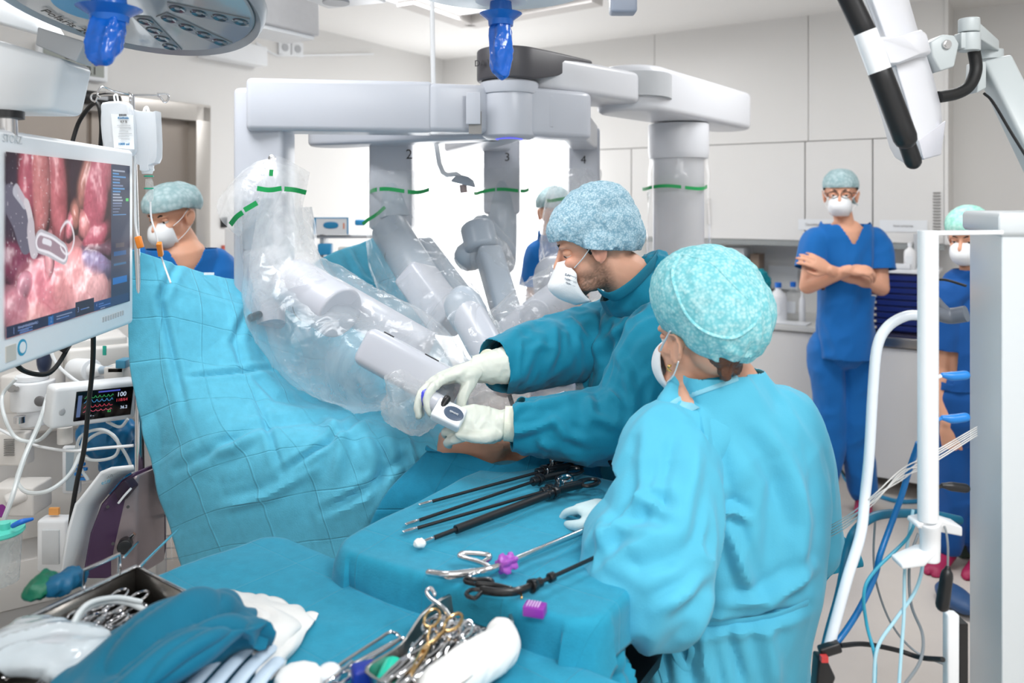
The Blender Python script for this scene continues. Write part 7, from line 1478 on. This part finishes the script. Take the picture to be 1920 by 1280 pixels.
for pts, r, m, nm in ((TT([(1580, -30, 1.5), (1622, 60, 1.5)]), .02, M_dark, 'grip'), (TT([(1622, 60, 1.5), (1650, 135, 1.5)]), .021, M_bar, 'bar'), (TT([(1650, 135, 1.5), (1697, 258, 1.5)]), .0215, M_dark, 'grip'), (TT([(1672, 190, 1.56), (1712, 302, 1.56)]), .016, M_dark, 'grip')):
    mb = MB(); mb.tube(pts, r, n=22, round_=(nm == 'grip')); obj(nm, mb, m, mt)
mb = MB(); mb.tube(T([(1712, 262, 1.62), (1668, 130, 1.62), (1620, 0, 1.62)]), .004, n=6); obj('bezel_edge', mb, M_grey, mt)
# arm
ar = thing('swivel_arm', 'light grey jointed arm with a curved black hose holding the top right monitor', 'monitor arm', P(1850, 120, 1.75)); M_arm = mat('arm_paint', '#bcc4c6', .35, var=.01)
mb = MB(); mb.prism(T([(1745, 78, 1.68), (1768, 64, 1.68), (1790, 66, 1.68), (1799, 82, 1.68), (1790, 125, 1.68), (1764, 133, 1.68), (1748, 105, 1.68)]), (0, 1, 0), .05); obj('knuckle', mb, M_arm, ar, bevel=.004)
mb = MB(); mb.lathe(P(1776, 83, 1.677), [(.007, 0), (.007, .004)], axis=(0, -1, 0), n=6); mb.lathe(P(1776, 83, 1.676), [(.0095, -.002), (.0095, .001)], axis=(0, -1, 0), n=20); obj('bolt', mb, M_chrome, ar)
mb = MB(); mb.cyl(P(1817, 63, 1.7), P(1817, 96, 1.7), .022, n=28); mb.beam(P(1795, 78, 1.7), P(1812, 78, 1.7), .03, .034); obj('pivot', mb, M_arm, ar, bevel=.002)
mb = MB(); mb.cyl(P(1817, 35, 1.7), P(1817, 61, 1.7), .021, n=28); mb.prism(T([(1830, 35, 1.69), (1874, 75, 1.75), (1874, 96, 1.75), (1834, 70, 1.69)]), (0, 1, 0), .05); obj('upper_link', mb, M_arm, ar, bevel=.003)
mb = MB(); mb.cyl(P(1855, 95, 1.78), P(1855, 112, 1.78), .028, n=28); obj('joint_ring', mb, M_arm, ar)
mb = MB(); mb.beam(P(1862, 118, 1.75), P(2010, 420, 1.6), .055, .06, (1, 0, .5)); obj('boom', mb, M_arm, ar, bevel=.008)
mb = MB(); mb.prism(T([(1836, 113, 1.72), (1850, 116, 1.72), (1850, 165, 1.72), (1832, 174, 1.72)]), (0, 1, 0), .05); obj('end_plate', mb, M_arm, ar, bevel=.003)
mb = MB(); mb.tube(T([(1826, 95, 1.71), (1830, 130, 1.71), (1818, 160, 1.7), (1795, 175, 1.69), (1760, 182, 1.68)]), .0125, n=16); obj('hose', mb, M_blackr, ar)
mb = MB(); mb.tube(T([(1845, 175, 1.72), (1862, 192, 1.7), (1900, 255, 1.65), (1960, 350, 1.6)]), .003, n=8); obj('cable', mb, M_blackr, ar)
# ---- white equipment tower at the right edge
tw = thing('equipment_tower', 'tall white equipment tower filling the right edge of the picture', 'tower', P(1860, 1280, 1.35)); M_tw = mat('tower_shell', '#d0d7db', .3, var=.01, scale=3)
yT = P(0, 398, 1.5).z; x0 = P(1880, 0, 1.5).x
cA, cB = xy(1818, 1.86), xy(1878, 1.48); cC = cB+V((.42, .12, 0)); cD = cA+V((.42, .12, 0))
def towr(g, z0, z1):
    ctr = (cA+cB+cC+cD)/4; return flat([p+(p-ctr).normalized()*g for p in (cA, cB, cC, cD)], z0, z1)
obj('cabinet', towr(0, .12, yT-.03), M_tw, tw, bevel=.006)
obj('top_cover', towr(.016, yT-.045, yT), M_tw, tw, bevel=.01)
fx = (cC-cB).normalized(); fn_ = V((fx.y, -fx.x, 0)); mb = MB(); mb.prism([cB+fx*.06+V((0, 0, .2)), cB+fx*.38+V((0, 0, .2)), cB+fx*.38+V((0, 0, 1.45)), cB+fx*.06+V((0, 0, 1.45))], fn_, .008); obj('door_panel', mb, mat('tower_door', '#cfd9de', .12, var=.01, coat=.5), tw, bevel=.003)
obj('base', towr(.03, .07, .13), M_grey, tw, bevel=.015)
for p_ in (cA, cB, cC, cD): p2_ = p_.lerp((cA+cC)/2, .15); mb = MB(); mb.cyl(V((p2_.x-.015, p2_.y, .042)), V((p2_.x+.015, p2_.y, .042)), .042); obj('caster', mb, M_blackr, tw)
x0 = P(1830, 0, 1.5).x
hx = P(1740, 0, 1.42)
mb = MB(); mb.tube([V((hx.x, 1.42, P(0, 432, 1.42).z)), V((hx.x, 1.42, P(0, 975, 1.42).z))], .017, n=28); hb_ = obj('handle_bar', mb, M_white, tw)
mb = MB(); mb.beam(V((hx.x-.012, 1.42, P(0, 437, 1.42).z)), V((x0+.02, 1.46, P(0, 437, 1.42).z)), .02, .008); obj('upper_bracket', mb, M_white, tw, bevel=.002)
mb = MB(); mb.tube(T([(1742, 975, 1.42), (1744, 1010, 1.43), (1743, 1050, 1.43)]), [(.019, .019), (.017, .02), (.017, .02)], n=20); mb.prism(T([(1760, 1035, 1.41), (1735, 1062, 1.41), (1692, 1068, 1.41), (1690, 1058, 1.41), (1735, 1038, 1.41)]), (0, 1, 0), .04); obj('hose_hook', mb, M_white, tw, bevel=.003)
mb = MB(); mb.prism(T([(1760, 975, 1.41), (1805, 988, 1.45), (1805, 1006, 1.45), (1720, 990, 1.41), (1722, 982, 1.41)]), (0, 1, 0), .04); obj('lower_bracket', mb, M_white, tw, bevel=.003)
mb = MB(); mb.tube(T([(1752, 585, 1.5), (1780, 592, 1.5), (1812, 588, 1.48)]), [.014, .015, .015], n=18); mb.tube(T([(1752, 560, 1.5), (1768, 578, 1.5), (1785, 592, 1.5)]), .009, n=12); obj('grey_bracket', mb, mat('bracket_slate', '#5e646e', .35), tw)
mb = MB(); mb.box(P(1783, 1225, 1.45), (.022, .02, .15)); sb = obj('side_unit', mb, M_white, tw, bevel=.004)
mb = MB(); mb.box(P(1799, 1228, 1.455), (.014, .03, .13)); obj('side_slot', mb, M_dark, sb)
# cable plugs between bar and tower
for y0, y1, m_, lb in ((705, 703, mat('plug_blue', '#1d7fd0', .35), 'upper blue plug stuck in the white tower'), (785, 782, mat('plug_blue', '#1d7fd0', .35), 'lower blue plug stuck in the white tower'), (912, 915, M_dark, 'black plug stuck in the white tower below the blue ones')):
    t = thing('cable_plug', lb, 'plug', P(1800, y1, 1.5), 'plugs in the tower side'); mb = MB(); mb.tube(T([(1768, y0-2, 1.5), (1785, y0, 1.5), (1810, y1, 1.5)]), [.005, .0085, .0085], n=14, round_=True); obj('plug', mb, m_, t); mb = MB(); mb.tube(T([(1768, y0-2, 1.5), (1755, y0+4, 1.5), (1748, y0+16, 1.5)]), .0035, n=8); obj('cord', mb, m_ if y0 != 705 else M_white, t)
cable('thin_cable', [(1752, 524, 1.5), (1775, 525, 1.52), (1812, 536, 1.5)], .0025, M_blackr, 'thin black cable arching between the white bar and tower')
# big hoses and cables on the right
cable('suction_hose', [(1735, 592, 1.5), (1700, 592, 1.5), (1665, 612, 1.5), (1645, 650, 1.5), (1637, 730, 1.5), (1630, 850, 1.5), (1622, 930, 1.5), (1614, 1000, 1.48), (1590, 1080, 1.46), (1568, 1160, 1.45), (1552, 1220, 1.44)], .0095, mat('white_hose', '#e4ebf2', .25, var=.02), 'thick pale hose arching beside the white bar and running to the floor pedal', 'hose', n=16)
M_pet = mat('petrol_hose', '#11607c', .4)
cable('teal_cable', [(1800, 975, 1.6), (1750, 965, 1.58), (1690, 962, 1.55), (1640, 968, 1.52), (1604, 995, 1.5), (1590, 1030, 1.5), (1575, 1110, 1.48), (1556, 1180, 1.46), (1545, 1225, 1.44)], .0085, M_pet, 'dark petrol hose arching low from the tower to the floor pedal', 'hose', n=14)
cable('blue_cable', [(1722, 830, 1.48), (1705, 880, 1.5), (1690, 930, 1.5), (1668, 990, 1.5), (1650, 1040, 1.48), (1640, 1080, 1.48), (1612, 1140, 1.47), (1580, 1190, 1.46), (1550, 1225, 1.44)], .0055, mat('strong_blue', '#0d69a8', .35), 'blue cable hanging from the white bar down to the floor pedal', 'cable', n=12)
M_wire = mat('pale_wire', '#e3e0dc', .35); M_lb = mat('pale_blue_wire', '#a9d4e2', .35); M_gw = mat('grey_wire', '#7f868b', .4)
for i in range(5): cable('thin_wire', [(1832, 800+i*4, 1.56), (1740, 853+i*5, 1.5-.004*i), (1690, 880+(i*37 % 5)*5, 1.48), (1640, 926+(i*23 % 5)*4, 1.48+.004*i), (1590, 966+(i*31 % 5)*5, 1.56), (1530, 1000+i*5, 1.82)], .0011, M_wire, 'thin pale wire in the bundle slanting from the tower to the nurse', 'cable', 'slanting wire bundle')
cable('thin_wire', [(1718, 970, 1.5), (1700, 1010, 1.48), (1640, 1070, 1.46), (1620, 1110, 1.45), (1625, 1170, 1.45), (1640, 1230, 1.42), (1640, 1290, 1.4)], .003, mat('teal_wire', '#2f9bb8', .35), 'teal wire curving down left of the hose hook')
cable('thin_wire', [(1712, 955, 1.5), (1700, 1030, 1.48), (1696, 1080, 1.46), (1695, 1150, 1.44), (1690, 1220, 1.42), (1685, 1290, 1.4)], .003, M_lb, 'pale blue wire hanging straight below the hose hook')
cable('thin_wire', [(1730, 1000, 1.5), (1730, 1060, 1.48), (1715, 1110, 1.46), (1680, 1160, 1.44), (1645, 1215, 1.42), (1638, 1290, 1.4)], .003, M_lb, 'pale blue wire crossing to the lower left under the hose hook')
cable('thin_wire', [(1722, 1000, 1.55), (1706, 1050, 1.53), (1708, 1130, 1.5), (1730, 1190, 1.45), (1725, 1240, 1.42), (1695, 1285, 1.4)], .0028, M_gw, 'grey wire looping out to the right below the hook')
cable('thin_wire', [(1642, 960, 1.6), (1638, 1040, 1.6), (1645, 1100, 1.6), (1672, 1170, 1.6), (1715, 1220, 1.58), (1770, 1245, 1.55)], .0022, M_gw, 'thin grey wire sagging to the right near the floor')
t = thing('hanging_switch', 'black hand switch hanging on a thin grey cable beside the white tower', 'switch', P(1770, 1135, 1.42)); mb = MB(); mb.tube(T([(1777, 1065, 1.42), (1775, 1080, 1.42), (1767, 1134, 1.42)]), [.005, .0105, .0115], n=16, round_=True); obj('body', mb, M_dark, t); mb = MB(); mb.tube(T([(1752, 975, 1.44), (1770, 985, 1.43), (1777, 1020, 1.42), (1777, 1066, 1.42)]), .002, n=8); obj('cord', mb, M_gw, t)
# background cables and pedals on the floor
def fl(px, py, z=.01): return PZ(px, py, z)
mb = MB(); mb.tube([fl(1740, 938), fl(1690, 940), fl(1650, 930), fl(1600, 905)], .012, n=8); one('floor_cable', mb, mat('deep_blue_cable', '#1f86b4', .4), 'blue cable on the floor behind the white bar', 'cable')
for pts, m_, lb in (([(1585, 790, 4.4), (1570, 830, 4.4), (1572, 870, 4.4), (1600, 912, 4.35)], mat('dark_green_cable', '#3c5048', .4), 'dark green cable hanging between the blue-clad man\'s legs'), ([(1598, 815, 4.42), (1578, 850, 4.42), (1580, 890, 4.42), (1600, 918, 4.35)], mat('cyan_cable', '#2a9fd0', .4), 'light blue cable hanging between the blue-clad man\'s legs')):
    cable('thin_wire', pts, .006, m_, lb)
mb = MB(); c = V((P(1548, 1262, 1.42).x, 1.42, P(0, 1262, 1.42).z)); 
fp = thing('foot_pedal', 'black pedal holder at the lower right beside the nurse\'s gown', 'pedal', c); mb.prism(T([(1535, 1235, 1.42), (1552, 1238, 1.42), (1568, 1272, 1.42), (1556, 1300, 1.42), (1530, 1300, 1.42)]), (0, 1, 0), .03); obj('housing', mb, M_dark, fp, bevel=.004)
mb = MB(); mb.beam(P(1536, 1222, 1.43), P(1575, 1210, 1.43), .018, .018); obj('plug', mb, M_dark, fp, bevel=.004); mb = MB(); mb.box(P(1545, 1234, 1.415), (.012, .01, .01)); obj('red_clip', mb, mat('red_clip', '#c83a3a', .4), fp)
mb = MB(); mb.cyl(c+V((0, .015, -.02)), V((c.x, c.y+.015, 0)), .012); obj('stand', mb, M_dark, fp)
cable('floor_lead', [(1575, 1210, 1.44), (1620, 1207, 1.5), (1680, 1218, 1.52), (1725, 1232, 1.5), (1768, 1236, 1.42)], .0045, M_blackr, 'black lead running right from the pedal to the tower')
mb = MB(); mb.box(fl(1800, 1010, .05), (.12, .2, .1)); one('floor_unit', mb, mat('dull_green', '#5c7468', .5), 'dull green low unit on the floor between white bar and tower', 'unit', bevel=.01)
mb = MB(); mb.ell(PZ(1792, 1120, .04), (.06, .12, .04)); one('floor_shoe', mb, mat('navy_shoe', '#2c4f7c', .5), 'blue clog standing on the floor left of the tower', 'shoe')
# side sheet of cloth behind the nurse, right
rows = [T([(1500, 950, 1.9), (1560, 985, 1.9), (1610, 1030, 1.92)]), T([(1500, 1010, 1.88), (1560, 1020, 1.88), (1622, 1062, 1.9)]), T([(1500, 1060, 1.86), (1550, 1050, 1.88), (1600, 1070, 1.9)]), T([(1500, 1130, 1.84), (1535, 1110, 1.86), (1552, 1072, 1.88)])]
one('draped_sheet', patch(rows, 40, 40, lambda co, uv: .008*folds(co, (.5, 0, -.8), .3, .05, 3, .5)), M_tab, 'blue cloth corner sticking out to the right behind the nurse', 'drape', double=True, solid=.002)
# operating table under the patient
ot = thing('operating_table', 'operating table under the draped patient', 'operating table', V((-.2, 2.4, 0)))
tl_ = V((.83, -.35, 0)).normalized(); Mo = Matrix((tl_, V((-tl_.y, tl_.x, 0)), V((0, 0, 1)))).transposed()
mb = MB(); mb.box(V((-.47, 2.55, .80)), (1.1, .5, .07), Mo); obj('mattress', mb, M_dark, ot, bevel=.02)
mb = MB(); mb.box(V((-.47, 2.55, .74)), (1.05, .46, .04), Mo); obj('frame', mb, M_steel, ot)
mb = MB(); mb.box(V((-.35, 2.5, .4)), (.25, .25, .66), Mo); mb.box(V((-.35, 2.5, .07)), (.9, .45, .1), Mo); obj('pedestal', mb, M_steel, ot, bevel=.02)
# drip cart at the far back: glove box and shelf things seen between robot arms
bc = thing('supply_trolley', 'white supply trolley far back between the first two robot arms', 'trolley', V((P(650, 0, 4.4).x, 4.4, 0)))
c = P(660, 530, 4.4); mb = MB(); mb.box(V((c.x, c.y+.1, .55)), (.5, .35, .95)); obj('cabinet', mb, M_cab, bc, bevel=.008)
mb = MB(); mb.box(P(665, 443, 4.3), (.42, .14, .015)); mb.box(P(608, 470, 4.3), (.02, .12, .18)); mb.box(P(722, 470, 4.3), (.02, .12, .18)); obj('upper_shelf', mb, M_grey, bc, bevel=.002)
gb = thing('glove_box', 'white box with blue border and blue oval opening on the far trolley shelf', 'box', P(622, 440, 4.25)); c = P(624, 423, 4.25)
mb = MB(); mb.box(c, (.19, .09, .09)); obj('carton', mb, M_white, gb); mb = MB(); mb.box(c+V((-.085, -.046, 0)), (.012, .003, .09)); mb.box(c+V((0, -.046, .042)), (.18, .003, .005)); mb.box(c+V((.088, -.046, 0)), (.005, .003, .09)); obj('border', mb, mat('cyan_border', '#2a9bd0', .5), gb)
mb = MB(); mb.ell(c+V((0, -.047, .004)), (.04, .003, .018), p=.8); obj('opening', mb, mat('opening_blue', '#1c86b8', .5), gb); mb = MB(); mb.box(c+V((.068, -.046, 0)), (.007, .003, .03)); obj('red_mark', mb, mat('red_mark', '#e08a6a', .5), gb)
for px, py, w, h, cl, lb in ((610, 467, .07, .06, '#2a97cc', 'blue pack on the far trolley under the glove box'), (650, 470, .08, .04, '#e9e6e2', 'white roll on the far trolley'), (690, 467, .06, .05, '#e0b8a8', 'pinkish pack on the far trolley'), (676, 417, .05, .03, '#2f9ad6', 'small blue pack right of the glove box')):
    mb = MB(); mb.box(P(px, py, 4.22), (w, .06, h)); one('supply_pack', mb, mat('pack'+cl[1:], cl, .5), lb, 'pack', 'packs on the far trolley', bevel=.008)
# white cupboard edge behind left man
mb = MB(); mb.box(P(455, 640, 3.7)+V((.02, 0, -.02)), (.1, .3, 1.1)); one('narrow_cabinet', mb, M_cab, 'pale narrow cupboard standing right of the steel door', 'cabinet', bevel=.006)
